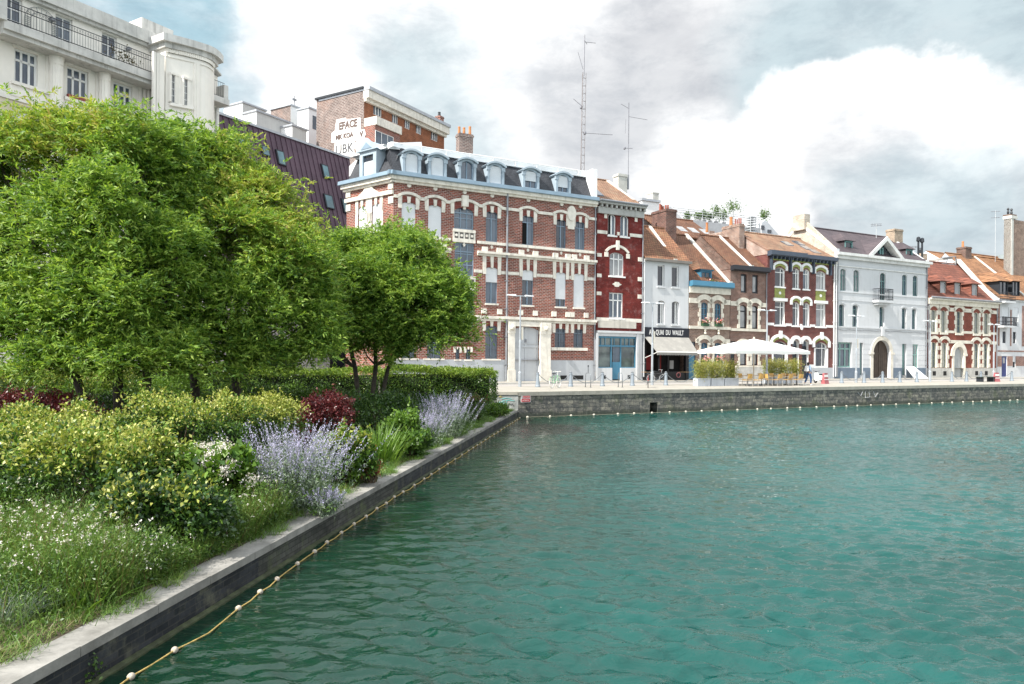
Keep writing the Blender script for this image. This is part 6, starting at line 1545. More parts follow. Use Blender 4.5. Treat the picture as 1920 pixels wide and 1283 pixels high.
    for p in (289, 294, 299, 304, 366, 370):
        u_, _, y_ = uz_face(p, 150); rb.box(u_ - .12, u_ + .12, y_ - .10, y_ + .1, 0, zr_)
    B.P(rb, 'ribs', M_WST, bay)
    ln = MB(); 
    for i in range(2, 15):
        a, b = prof[i], prof[i + 1]; ln.hexa([(a[0], a[1] - .07, zr_), (b[0], b[1] - .07, zr_), (b[0], b[1] + .1, zr_), (a[0], a[1] + .1, zr_)], [(a[0], a[1] - .07, zr_ + .12), (b[0], b[1] - .07, zr_ + .12), (b[0], b[1] + .1, zr_ + .12), (a[0], a[1] + .1, zr_ + .12)])
    ln.box(ub0 - .02, ub0 + .1, -1.78, 1, zr_, zr_ + .15); B.P(ln, 'bay_moulding', M_WST, bay)
    for (a, b, t, bt) in ((318, 326.5, 141, 192), (342, 350, 149, 200), (316, 323, 226, 241), (339, 346, 234, 252)):
        u0, zt_, y_ = uz_face(a, t); u1, _, y2 = uz_face(b, t); _, zb_, _ = uz_face(a, bt); yy_ = max(y_, y2) 
        # shallow framed slot: lintel and jambs stand proud of the glass
        p = MB().box(u0, u1, min(y_, y2) - .03, yy_ + .1, zb_, zt_); pane = B.P(p, 'window', M_GL[0], bay)
        f = MB(); y0 = min(y_, y2) - .06; n = 4
        f.box(u0 - .01, u0 + .02, y0, y0 + .03, zb_, zt_); f.box(u1 - .02, u1 + .01, y0, y0 + .03, zb_, zt_); 
        if zt_ - zb_ > 1.5: f.box((u0 + u1) / 2 - .012, (u0 + u1) / 2 + .012, y0, y0 + .03, zb_, zt_)
        for i in range(n + 1): z = zb_ + (zt_ - zb_) * i / n; f.box(u0, u1, y0, y0 + .03, z - .015, z + .015)
        B.P(f, 'window_frame', M_WHITE, pane)
        j = MB(); j.box(u0 - .12, u1 + .3, y0 - .12, yy_ + .1, zt_, zt_ + .15); j.box(u1, u1 + .28, y0 - .08, yy_ + .2, zb_, zt_); j.box(u0 - .1, u0, y0 - .08, yy_ + .1, zb_, zt_); B.P(j, 'window_surround', M_WST, pane)
    u0, z0, y0 = uz_face(316, 192); u1, _, y1 = uz_face(359, 206); B.P(MB().hexa([(u0, y0 - .25, z0 - .25), (u1, y1 - .25, z0 - .25), (u1, y1 + .1, z0 - .25), (u0, y0 + .1, z0 - .25)], [(u0, y0 - .25, z0 - .05), (u1, y1 - .25, z0 - .05), (u1, y1 + .1, z0 - .05), (u0, y0 + .1, z0 - .05)]), 'sill', M_WST, bay)
    # stair tower box and chimney on the roof
    ua, ub = B.u(252, 50, 3), B.u(300, 60, 1.5); B.P(MB().box(B.u(266, 60, .5), B.u(325, 60, .5), .5, 4.5, zbt - .5, B.z(268, 33, .5)), 'roof_box', M_GST)
    B.P(MB().box(B.u(236, 55, 1), B.u(249, 55, 1), 1, 2.4, zt, B.z(242, 47, 1)), 'chimney', M_WST)
    # ---- end part with little balcony beyond the bay
    ue0, ue1 = ub1, B.u(411, 200); ze = B.z(395, 140)
    we = B.rects([(376.5, 388, 214, 259)])[0]
    W2 = MB(); B.wall(ue0 - .3, ue1, -.2, B.z(395, 187), [(*we, 0)], M_WST, depth=11, rev=.3, name='end_wall'); B.window((*we, 0), M_WHITE, 'cas', gl=0, y=.2, transom=.8, fw=.12)
    zz = B.z(395, 187)
    e = MB(); e.prism([B.q(374, 114), B.q(395, 119), B.q(397, 138), B.q(397, 190), B.q(374, 190)], .02, 5, 'y'); e.prism([B.q(397, 122), B.q(405, 138), B.q(413.5, 142), B.q(413.5, 190), B.q(397, 190)], .35, 5, 'y'); B.P(e, 'attic_wall', M_WST); B.P(MB().prism([B.q(395, 116), B.q(414, 140), B.q(414, 143), B.q(395, 120)], -.1, 5, 'y'), 'attic_coping', M_GST)
    bl = B.P(MB().box(ue0 - .4, ue1 + .1, -1.1, 0, zz - .4, zz + .05), 'balcony', M_GST); r = MB(); zr2 = zz + 1.2
    for z in (zz + .1, zr2): r.tube([(ue0 - .3, -1.0, z), (ue1 - .3, -1.0, z)], .022, 4)
    x = ue0 - .3
    while x < ue1 - .3: r.tube([(x, -1.0, zz), (x, -1.0, zr2)], .012, 4); x += .17
    B.P(r, 'balcony_railing', M_DARKJ, bl); B.P(MB().box(ue1 - .35, ue1 + .02, -1.05, -.1, zz, zz + 1.1), 'balcony_pier', M_GST, bl)
    B.pipe(ue1 - .25, 2, zz - .5, M_WHITE, .09)
    print('WHITE', UB, zt, zbt, ub1, ue1)
    return B
def seam_roof():
    m = bpy.data.materials.new('purple_seam_metal'); m.use_nodes = True; T = NT(m.node_tree)
    co = T.n('ShaderNodeTexCoord').outputs['Object']; c = T.mix(T.rng(T.noise(co, .6, 5).outputs[0], .3, .7), (.070, .040, .058), (.105, .062, .085))
    b = T.n('ShaderNodeBsdfPrincipled', ins={'Base Color': c, 'Roughness': .5, 'Metallic': .25})
    T.t.links.new(b.outputs[0], T.n('ShaderNodeOutputMaterial').inputs[0]); return m
def build_purple():
    B = left_bld('purple_roofed_building', 'long building with a steep plum coloured standing seam metal roof set with small rooflights', 412, 'building', 216)
    U1 = B.u(674, 300) + 3; zb = 8.0; lean = .30
    zt = B.z(412, 216, 4.0); D = 4.2
    # slope: solve so top edge passes the photo's line at depth D
    zt = (B.z(412, 216, D) + B.z(667, 301, D)) / 2; print('PURPLE', U1, zt, B.z(412, 216, D), B.z(667, 301, D))
    def y_at(z): return D * (z - zb) / (zt - zb)
    M = seam_roof(); mb = MB(); mb.prism([(0, zb), (D, zt), (D + 6, zt - 1.0), (D + 6, zb)], 0, U1, 'x')
    x = .3
    while x < U1: mb.prism([(-.07, zb), (D - .07, zt), (D, zt), (0, zb)], x, x + .06, 'x'); x += .62
    rf = B.P(mb, 'metal_roof', M)
    B.P(MB().box(0, U1, D - .15, D + .3, zt - .05, zt + .15), 'roof_edge', M_ZINC, rf)
    def slope(px, py):
        y_ = 1.0
        for _ in range(12): u_, z_ = B.q(px, py, y_); y_ = y_at(z_)
        return u_, z_, y_
    for (x0, x1, t, bt) in ((420, 433, 250, 268), (443, 459, 257, 283), (487, 501, 271, 290), (515, 529, 280, 307), (600, 612, 307, 332), (605, 620, 363, 389), (638, 650, 372, 398), (655, 665, 322, 340)):
        u0, za, ya = slope(x0, t); u1, _, _ = slope(x1, t); _, zb_, yb = slope(x0 + 3, bt)
        f = MB(); o = .16
        f.hexa([(u0, yb - o, zb_), (u1, yb - o, zb_), (u1, yb + .1, zb_), (u0, yb + .1, zb_)], [(u0, ya - o, za), (u1, ya - o, za), (u1, ya + .1, za), (u0, ya + .1, za)]); w = B.P(f, 'rooflight', M_DARKJ, rf)
        g = MB(); o = .17; e = .12; yc = lambda z: y_at(z); g.poly([(u0 + e, yc(zb_ + .1) - o, zb_ + .1), (u1 - e, yc(zb_ + .1) - o, zb_ + .1), (u1 - e, yc(za - .12) - o, za - .12), (u0 + e, yc(za - .12) - o, za - .12)]); B.P(g, 'glass', glass('teal_glass', (.03, .10, .12), (.10, .22, .25)), w)
    # street floor glimpsed through the trees
    B.wall(0, U1, -.2, zb, [(3, 8, 0, 3.2, 0), (12, 16, 0, 3.2, 0), (20, 24, 0, 3.2, 0)], pr('pinkish_render', (.62, .57, .55), .85), depth=8, name='street_wall')
    for a in (3, 12, 20): B.P(MB().box(a, a + (5 if a == 3 else 4), .16, .2, 0, 3.2), 'shop_glass', M_GL[0])
    B.P(MB().box(-.1, U1, -.3, 0, zb - .4, zb), 'eaves', M_ZINC)
    ur = B.u(465, 690); B.P(MB().box(ur - .5, ur + .2, -.4, 0, 0, 4.6), 'red_pillar', pr('red_panel_paint', (.50, .03, .03), .5))
    return B
def build_brick_tower():
    rzf = FRZ
    p = at(683, 165, 79.0); base = Vector((p.x, p.y, QZ))
    B = Bld('brick_apartment_tower', 'tall brick apartment block with a graffitied side wall and orange panels between top windows', 'apartment building', base, rzf)
    zt = p.z - QZ; U1 = B.u(833, 238)
    n_ = B.z
    zc = B.z(683, 176)
    M_OR = brick('orange_brick', (.36, .12, .05), (.26, .08, .038), (.34, .19, .12), streak=.15)
    w1 = B.rects([(700, 716, 194, 217), (735, 746.5, 208, 230), (758.5, 769, 220, 244), (780, 790.5, 229, 254), (808, 821, 242, 262)]); zs = w1[0][2]
    zlow = B.z(760, 250) - 8
    w2 = [[r[0], r[1], r[2] - 3.1, r[3] - 3.1] for r in w1]
    LS = max(5, min(30, (hit_plane(594, 190, base, FD) - base).dot(Vector((-FD.y, FD.x, 0))))); B.wall(0, U1, 0, zt - .4, [(*r, 0) for r in w1 + w2], M_OR, depth=LS - .3)
    for r in w1 + w2: B.window((*r, 0), M_WHITE, 'three', gl=random.choice([0, 1]), y=.15, transom=1.1, fw=.09)
    k = MB(); k.box(-.05, U1 + .2, -.7, .1, zt - 1.15, zt - .3); k.box(-.05, U1 + .1, -.35, 0, zt - 1.5, zt - 1.15); B.P(k, 'cream_fascia', M_CREAM); B.P(MB().box(-.1, U1 + .3, -.85, LS - .4, zt - .3, zt + .05), 'roof_edge', M_ZINC)
    # the projecting lower storeys
    ua, ub = B.u(683, 215, -1.2), B.u(745, 235, -1.2); z1 = B.z(709, 217, -1.2) - .4
    pb = MB(); pb.box(.02, ub, -1.6, 0, 0, z1 - .9); pbo = B.P(pb, 'lower_storeys', M_BR); B.P(MB().box(.0, ub + .1, -1.8, 0, z1 - .9, z1), 'cream_band', M_CREAM)
    B.window((ub - 4.2, ub - 1.2, z1 - 3.2, z1 - 1.5, 0), M_WHITE, 'three', y=-1.62, gl=1, transom=1.1)
    u_ = B.u(825, 222, 3); B.chimney(B.u(824, 225, 2), 2, zt - .3, B.z(824, 219, 2), .8, .8, M_BR, (-.3,), potr=.2, poth=.6, potmat=M_DARKJ)
    # left side wall, perpendicular
    d2 = -Vector((-FD.y, FD.x, 0)).normalized(); d2 = Vector((-FD.y, FD.x, 0)); L = 17.0
    # choose its length so that it ends at px 594
    a = hit_plane(594, 190, base, FD); L = (a - base).dot(d2)
    L = max(5, min(30, L)); print('TOWER', zt, U1, L)
    E = B.wing(base + d2 * L, math.atan2(-d2.y, -d2.x))
    M_GREYBR = brick('grey_brown_brick', (.25, .18, .155), (.16, .115, .10), (.42, .37, .34), .45, .18, .03, wear=(.32, .19, .14), wear_amt=.5, wscale=.25, streak=.3)
    E.wall(0, L, 0, zt - .02, [], M_GREYBR, depth=.3, name='side_wall', y=-.02, sides=False)
    E.P(MB().box(-.1, L, -.25, .1, zt - .1, zt + .12), 'roof_edge', M_DARKJ); E.P(MB().box(L * .22, L * .5, 1, 1.3, zt + .2, zt + .45), 'roof_rack', M_DARKJ)
    # graffiti: white roller paint with letters left in brick colour
    def g(px, py): return E.q(px, py, -.02)
    white = pr('roller_white', (.80, .79, .76), .8, var=.05, vscale=3)
    gm = MB()
    def patch(pts): gm.prism([g(*p) for p in pts], -.045, -.025, 'y')
    patch([(628, 246), (631, 225), (649, 221), (649, 224), (660, 223), (676, 221), (676, 243), (660, 246), (650, 247)])
    patch([(622, 268), (622, 250), (628, 245.5), (660, 245), (684, 243), (686, 252), (682, 262), (668, 264), (640, 266.5)])
    patch([(627, 288), (628, 267.5), (641, 265.5), (650, 264), (664, 264), (669, 272), (664, 280), (666, 294), (650, 293)])
    patch([(668, 264), (684, 258), (690, 262), (682, 284), (670, 290), (666, 276)])
    E.P(gm, 'graffiti_paint', white)
    lt = pr('graffiti_letters', (.12, .085, .075), .85); lk = pr('graffiti_grey', (.10, .10, .105), .8)
    def word(s, px, py, hpx, mat, sx=1.0, bold=.02):
        u_, z_ = g(px, py); k = hpx * (base - CAM).length / FPX
        t_ = text(s, k * 1.35, mat, E.root, (0, 0, 0), sx=sx, ext=.012, name='graffiti_letters', bold=bold)
        o = E.off; rr = o[1][2]; c, s_ = math.cos(rr), math.sin(rr); lx, ly = u_, -.06
        t_.location = (o[0][0] + lx * c - ly * s_, o[0][1] + lx * s_ + ly * c, z_); t_.rotation_euler = (R(90), 0, rr)
    word('EFACE', 653, 234.5, 14, lt, .86, .05); word('MK KOA', 646, 256, 9, lt, .95, .04); word('UBK', 646, 280, 18, lk, .95, .02)
    word('V', 678, 252, 10, lt, 1.0, .05)
    return B
def build_white_blocks():
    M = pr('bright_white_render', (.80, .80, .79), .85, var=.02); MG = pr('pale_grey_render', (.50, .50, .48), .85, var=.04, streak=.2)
    d2 = Vector((-FD.y, FD.x, 0))
    def blk(name, label, pxc, pyc, d, px_l, px_r, h=30, lm=M, rm=MG, cap=M_ZINC, extra=None):
        p = at(pxc, pyc, d); base = Vector((p.x, p.y, QZ)); zt = p.z - QZ
        B = Bld(name, label, 'building', base, FRZ); U = B.u(px_r, pyc + 10); a = hit_plane(px_l, pyc + 5, base, FD); L = max(2, min(25, (a - base).dot(d2)))
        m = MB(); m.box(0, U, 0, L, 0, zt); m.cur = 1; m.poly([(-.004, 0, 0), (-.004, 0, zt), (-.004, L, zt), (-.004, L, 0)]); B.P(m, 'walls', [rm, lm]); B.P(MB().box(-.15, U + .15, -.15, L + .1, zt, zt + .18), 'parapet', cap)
        return B, U, L, zt
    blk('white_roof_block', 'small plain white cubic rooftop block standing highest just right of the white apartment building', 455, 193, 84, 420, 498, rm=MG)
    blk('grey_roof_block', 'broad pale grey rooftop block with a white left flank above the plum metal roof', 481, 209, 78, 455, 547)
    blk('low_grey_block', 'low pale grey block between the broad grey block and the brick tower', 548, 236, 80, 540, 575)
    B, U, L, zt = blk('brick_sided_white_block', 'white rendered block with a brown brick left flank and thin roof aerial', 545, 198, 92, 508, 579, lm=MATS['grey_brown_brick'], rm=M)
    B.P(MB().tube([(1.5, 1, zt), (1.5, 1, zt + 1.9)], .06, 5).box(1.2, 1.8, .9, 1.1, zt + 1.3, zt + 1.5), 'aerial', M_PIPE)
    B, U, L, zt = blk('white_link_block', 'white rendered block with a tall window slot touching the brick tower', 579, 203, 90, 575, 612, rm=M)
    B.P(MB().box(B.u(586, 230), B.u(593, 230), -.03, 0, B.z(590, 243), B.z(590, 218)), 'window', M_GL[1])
def build_behind():
    # terrace building behind the row
    W_ = M_WALLW
    def p_on(px, py, d): p = at(px, py, d); return p
    # white gabled block left
    def blk(name, label, px0, px1, pyt, d, mat, depth=8, cat='building', cap=None):
        p = at(px0, pyt, d); B = Bld(name, label, cat, (p.x, p.y, QZ), ROWRZ); U = B.u(px1, pyt); zt = p.z - QZ
        B.P(MB().box(0, U, 0, depth, 0, zt), 'walls', mat)
        if cap: B.P(MB().box(-.1, U + .1, -.15, depth, zt, zt + .25), 'parapet', cap)
        return B, U, zt
    B, U, zt = blk('white_rear_block', 'bright white rear block with a tall pale chimney beside the narrow red house', 1204, 1236, 376, 80, MATS['bright_white_render'], cap=MATS['bracketed_gutter'] if 'bracketed_gutter' in MATS else M_ZINC)
    B.P(MB().box(B.u(1224, 380, 1), B.u(1235, 380, 1), 1, 2.2, zt, B.z(1229, 363, 1)).box(B.u(1223.5, 380, 1), B.u(1235.5, 380, 1), .95, 2.25, B.z(1229, 363, 1), B.z(1229, 363, 1) + .12), 'chimney', MATS['pale_chimney'])
    B, U, zt = blk('slope_roofed_white_block', 'bright white rear block with a mono-pitch grey edged roof behind the cafe chimney', 1236, 1257, 385, 84, MATS['bright_white_render'])
    uu = B.u(1277, 410); B.P(MB().prism([(0, zt - 4), (0, zt), (U, zt), (uu, B.z(1276, 408)), (uu, zt - 5)], -.05, 5, 'y'), 'sloping_wing', pr('pale_grey', (.62, .63, .64), .8))
    # rear tiled roof with rooftop garden behind it
    p = at(1245, 436, 76); B = Bld('rear_tiled_house', 'rear house with a brown tiled roof and rooflights behind the brown roofed row', 'house', (p.x, p.y, QZ), ROWRZ)
    U = B.u(1345, 440); ze = B.z(1300, 446); zr = B.z(1300, 415, 4)
    B.P(MB().box(0, U, 0, 8, 0, ze), 'walls', B_OLD); B.gable_roof(0, U, ze, 4, zr, T_BROWN)
    kk = (zr - ze) / 4
    for px in (1278, 1300, 1322):
        u_ = B.u(px, 432, 1.5); f = lambda y, o: ze + kk * y + o; mb = MB(); mb.hexa([(u_ - .5, 1, f(1, .02)), (u_ + .5, 1, f(1, .02)), (u_ + .5, 2, f(2, .02)), (u_ - .5, 2, f(2, .02))], [(u_ - .5, 1, f(1, .14)), (u_ + .5, 1, f(1, .14)), (u_ + .5, 2, f(2, .14)), (u_ - .5, 2, f(2, .14))]); B.P(mb, 'rooflight', M_GL[2])
    p = at(1262, 411, 88); B = Bld('roof_terrace_building', 'flat roofed grey building behind with a railed roof terrace full of potted plants', 'building', (p.x, p.y, QZ), ROWRZ)
    U = B.u(1443, 405); z0 = p.z - QZ; 
    zt = B.z(1400, 425)
    B.P(MB().box(0, U * .93, 0, 9, 0, zt), 'walls', pr('grey_panel', (.40, .41, .42), .7, var=.08))
    b = MB(); b.prism([(U * .90, 0), (U * .90, B.z(1425, 418)), (U * .94, B.z(1432, 412)), (B.u(1458, 440), B.z(1458, 441)), (B.u(1458, 440), 0)], -.2, 6, 'y'); B.P(b, 'sloping_side', pr('pale_grey_panel', (.52, .54, .56), .6))
    B.P(MB().box(B.u(1428, 425, -.3), B.u(1434, 425, -.3), -.26, -.2, B.z(1431, 432), B.z(1431, 424)).box(B.u(1440, 425, -.3), B.u(1447, 425, -.3), -.26, -.2, B.z(1444, 438), B.z(1444, 432)), 'window', M_GL[0])
    r = MB(); hz = B.z(1400, 404) - zt
    for k in (.35, .6, .82, 1): r.tube([(0, .1, zt + hz * k * .85), (U * .9, .1, zt + hz * k)], .035, 4)
    x = 0
    while x < U * .9: r.tube([(x, .1, zt), (x, .1, zt + hz)], .04, 4); x += 1.6
    ra = B.u(1415, 420, -.5); r2 = B.u(1424, 420, -.5)
    B.P(r, 'terrace_railing', pr('rail_grey', (.45, .47, .48), .5))
    s = MB(); a, b_ = B.u(1406, 425, -1), B.u(1416, 425, -1); z = B.z(1410, 436, -1); k = 0
    while z < B.z(1410, 408, -1): s.box(a + (k % 2) * .0, b_, -1.2, -.2, z, z + .07); z += .32; k += 1
    s.tube([(a, -1.1, B.z(1410, 440, -1)), (a, -1.1, B.z(1410, 402, -1))], .05, 5); s.tube([(b_, -1.1, B.z(1410, 440, -1)), (b_, -1.1, B.z(1410, 402, -1))], .05, 5)
    B.P(s, 'outside_stair', MATS['rail_grey'])
    # potted plants
    for j, (px, py, s_, h_) in enumerate([(1375, 392, 1.3, 1.0), (1343, 402, .8, 1.0), (1357, 408, .7, .7), (1320, 408, .6, .6), (1310, 409, .6, .5), (1332, 411, .5, .4), (1433, 408, .9, .9), (1289, 410, .5, .5)]):
        u_, z_ = B.q(px, py + 6, 1.0); w = B.o + B.ax * u_ + B.ay * 1.0; zb_ = zt
        sp = thing('potted_plant', ['tall bushy potted tree on the roof terrace rail', 'dark green potted shrub beside the rooftop chimney pots', 'low potted shrub on the terrace between two pots', 'small potted plant left of the terrace shrubs', 'small grey green terrace pot plant near the left end', 'tiny terrace plant beside the rail', 'yellow green plant by the terrace end wall', 'smallest plant at the left end of the terrace rail'][j], 'plant', (w.x, w.y, QZ + zb_), 0, 'potted plants on the roof terrace')
        MB().lathe((0, 0, 0), [(.2, 0), (.32, .4), (.30, .4)], 10).tube([(0, 0, .3), (0, 0, z_ - zt + .3)], .04, 5).build('pot', pr('grey_pot', (.35, .35, .36), .8), sp)
        c = RNG.normal(0, 1, (260, 3)) * np.array([s_ * .4, s_ * .4, h_ * .42]) + np.array([0, 0, max(.7, z_ - zt + .7)]); leaves('foliage', c, None, (.28, .12), leafmat('terrace_green', [(.05, .10, .03), (.10, .17, .05), (.16, .24, .06)]), sp)
    # distant tall brick wall at the far right and roofs beyond
    p = at(1896, 411, 96); B = Bld('tall_brick_flank', 'tall blank brown brick wall with two chimney pots at the row\'s far end', 'building', (p.x, p.y, QZ), ROWRZ)
    zt = p.z - QZ; B.P(MB().box(0, 14, 0, .9, 0, zt), 'walls', B_BEIGE); B.P(MB().box(0, .5, -.05, .9, 0, zt + .1).box(-.1, 1.3, -.1, 1, zt + .1, zt + .5), 'edge_trim', M_COPW); c = MB(); c.box(-.1, 1.3, .0, 1, zt + .5, zt + .7); B.P(c, 'chimney', B_OLD)
    for x in (.2, 1.0): B.P(MB().lathe((x, .5, zt + .7), [(.12, 0), (.16, .3), (.09, .6), (.18, .7), (.08, .9)], 8), 'chimney_pot', M_DARKJ)
    def gab(name, label, px0, px1, pyr, pye, d, mat, roof, white=True):
        p = at(px0, pye, d); B = Bld(name, label, 'house', (p.x, p.y, QZ), ROWRZ); U = B.u(px1, pye); ze = p.z - QZ; zr = B.z(px0, pyr, 4)
        B.P(MB().box(0, U, 0, 8, 0, ze), 'walls', mat); B.gable_roof(0, U, ze, 4, zr, roof); B.gable_ends(-.05, U + .05, ze, 4, zr, mat); return B
    B = gab('white_gabled_house', 'white gabled house with a brown brick chimney behind the red tiled roof', 1790, 1822, 478, 500, 98, MATS['bright_white_render'], T_OCHRE)
    u_, z_ = B.q(1807, 482, 3)
    gab('rear_ochre_house', 'rear house with an ochre tiled roof behind the pale modern house', 1850, 1925, 480, 512, 100, M_WALLW, T_OCHRE)
    p = at(1766, 484, 90); B = Bld('rooftop_canopy', 'pale rooftop shelter with thin dark beams behind the red tiled roof', 'shelter', (p.x, p.y, QZ), ROWRZ); U = B.u(1792, 482); z = p.z - QZ
    B.P(MB().box(0, U, 0, 5, 0, z - .6), 'walls', M_WALLW); B.P(MB().tube([(0, 0, z), (U, 0, z + .4)], .07, 5).tube([(U * .3, 0, z - .6), (U * .5, 0, z + .3)], .06, 5).tube([(U, 0, z - .8), (U, 0, z + .4)], .06, 5), 'beams', M_PIPE)
    B.P(MB().hexa([(U * .2, .2, z - .2), (U * .9, .2, z + .1), (U * .9, 3, z + .1), (U * .2, 3, z - .2)], [(U * .2, .2, z), (U * .9, .2, z + .35), (U * .9, 3, z + .35), (U * .2, 3, z)]), 'canopy_cloth', MATS['awning_cloth'])
    # chimney standing beyond the white townhouse
    p = at(1727, 475, 92); B = Bld('chimney_stack_behind', 'small buff brick chimney with a dark cowl behind the white townhouse gable', 'chimney', (p.x, p.y, QZ), ROWRZ); z = p.z - QZ
    B.P(MB().box(0, 1.3, 0, 1, 0, z), 'brick_stack', MATS['yellow_brick']); B.P(MB().lathe((.6, .5, z), [(.25, 0), (.3, .5), (.1, .8)], 8), 'cowl', M_DARKJ)
    for px, py in ((1722, 452), (1729, 454)):
        p = at(px, py, 84); o = MB().tube([(0, 0, -8), (0, 0, 0)], .11, 7).lathe((0, 0, -.1), [(.1, 0), (.24, .1), (.2, .5), (.05, .6)], 8).build('flue_pipe', M_DARKJ); o.location = p; tag(o, 'thin dark flue pipe with a cowl, %s of the pair beyond the white gable' % ('left' if px < 1725 else 'right'), 'flue', 'flue pipes')
    # far hill with hazy roofs
    p = at(1850, 475, 420); mb = MB(); N = 40; lo = []; hi = []
    for i in range(N + 1):
        px = 1690 + i * 12; py = 500 - 24 * math.exp(-((px - 1905) / 75) ** 2) * 1.0 - 6 * math.sin(i * .9) * .3; q = at(px, min(py, 500), 420); hi.append(q); lo.append(Vector((q.x, q.y, -2)))
    for i in range(N): mb.poly([lo[i], lo[i + 1], hi[i + 1], hi[i]]); mb.poly([hi[i], hi[i + 1], hi[i + 1] + Vector((10, 60, -6)), hi[i] + Vector((10, 60, -6))])
    struct('hill', mb, pr('hill_grey', (.26, .29, .29), 1, var=.35, vscale=.06))

# ---- masts
def build_masts():
    p0, p1 = at(1091, 330, 70), at(1096, 66, 70); h = p1.z - p0.z
    M = pr('mast_grey', (.22, .22, .24), .5, metal=.4)
    t = thing('lattice_mast', 'tall grey lattice radio mast with short aerials above the brick mansion roof', 'mast', p0 - Vector((0, 0, 3)))
    H_ = h + 3; lat = H_ * .78; w = .22; mb = MB(); legs = [(w, 0), (-w * .5, w * .87), (-w * .5, -w * .87)]
    sk = (p1.x - p0.x) / h
    X = lambda z: sk * max(0, z - 3)
    for (x, y) in legs: mb.tube([(x + X(z), y, z) for z in (0, 3, lat)], .028, 5)
    z = .5; k = 0
    while z < lat:
        for i in range(3):
            a, b = legs[i], legs[(i + 1) % 3]; mb.tube([(a[0] + X(z), a[1], z), (b[0] + X(z), b[1], z)], .018, 4); 
            if z + .75 < lat: mb.tube([(a[0] + X(z), a[1], z), (b[0] + X(z), b[1], z + .75)], .010, 3)
        z += .75
    mb.build('lattice', pr('mast_lattice', (.20, .18, .18), .6, var=.3, vscale=.4), t)
    MB().tube([(X(lat), 0, lat - .3), (X(H_), 0, H_)], .06, 6).build('pole', M, t)
    a = MB()
    for (f, L, ang, up) in ((.96, 1.1, 0, -.1), (.97, .9, 1.2, 0), (.58, 1.0, 3.4, .7), (.43, 2.9, -.1, -.25), (.20, .6, 3.1, .1)):
        z = H_ * f; a.tube([(X(z), 0, z), (X(z) + L * math.cos(ang), L * math.sin(ang), z + up)], .03, 4)
        if f < .6: a.lathe((X(z) + .2 * math.cos(ang), 0, z), [(.05, -.2), (.14, -.1), (.14, .1), (.05, .2)], 7)
    a.tube([(X(H_ * .88) - .1, 0, H_ * .80), (X(H_ * .88) - .6, 0, H_ * .90)], .025, 4)
    a.build('aerials', M, t)
    MB().tube([(X(H_ * .22), 0, H_ * .22), (-2.8, -1, 2.0)], .010, 3).build('guy_wire', M, t)
    p0, p1 = at(1178, 345, 72), at(1178.5, 193, 72); h = p1.z - p0.z
    t = thing('slim_mast', 'slim pale aerial mast with two side rods above the narrow red house', 'mast', p0)
    MB().tube([(0, 0, 0), (0, 0, h * .5)], .035, 5).tube([(0, 0, h * .5), (0, 0, h)], .05, 5).build('pole', M, t)
    a = MB().tube([(0, 0, h * .83), (1.9, .2, h * .80)], .025, 4).tube([(0, 0, h * .93), (-.8, -.1, h * .98)], .025, 4).tube([(-.35, 0, h * .62), (-.3, 0, h * .8)], .02, 4).tube([(-.5, 0, h * .44), (.4, 0, h * .44)], .03, 4).lathe((-.4, 0, h * .44), [(.03, -.15), (.13, -.08), (.13, .08), (.03, .15)], 7); a.build('aerials', M, t)
    # two television aerials on the right
    for (px, py, pb, d, lab) in ((1643, 420, 445, 80, 'thin television aerial on the slate roof of the white townhouse'), (1866, 395, 490, 98, 'thin television aerial standing over the ochre roofs at the far right'), (1714, 462, 480, 84, 'small television aerial just past the right gable of the white townhouse')):
        p0, p1 = at(px, pb, d), at(px, py, d); h = p1.z - p0.z; t = thing('television_aerial', lab, 'aerial', p0)
        MB().tube([(0, 0, -1), (0, 0, h)], .03, 4).build('pole', MATS['rail_grey'], t); a = MB()
        for z in (h * .98, h * .86): 
            a.tube([(-.6, 0, z - .05), (.6, 0, z + .05)], .025, 4)
            for i in range(5): x = -.5 + i * .25; a.tube([(x, -.25, z), (x, .25, z)], .015, 3)
        a.build('yagi_arms', MATS['mast_grey'], t)
# ================================================================ trees and garden
L_ASH = leafmat('ash_leaf', [(.045, .110, .020), (.095, .195, .032), (.200, .325, .048), (.285, .405, .065), (.38, .47, .10)], trans=.4, rough=.5, spec=.35)
L_ASH2 = leafmat('ash_leaf_warm', [(.14, .23, .03), (.23, .33, .045), (.34, .42, .065), (.42, .42, .10), (.34, .23, .10)], trans=.34, rough=.5, spec=.3)
def fronds(P, D, n_leaf, Lr, L, W):
    """pinnate fronds: pairs of narrow leaflets along a drooping rachis"""
    n = len(P); D = unit(D); up = np.array([0, 0, 1.0]); S = unit(np.cross(D, up) + RNG.normal(0, .3, (n, 3))); C = []; A = []
    for k in range(n_leaf):
        t = (k // 2 + .6) / (n_leaf // 2 + .6); s = 1 if k % 2 else -1
        c = P + D * Lr * t - up * Lr * .35 * t * t
        a = D * .75 + S * s * .85 - up * .25 * t + RNG.normal(0, .14, (n, 3))
        if k == n_leaf - 1: a = D - up * .4
        C.append(c); A.append(a)
    return np.concatenate(C), unit(np.concatenate(A))
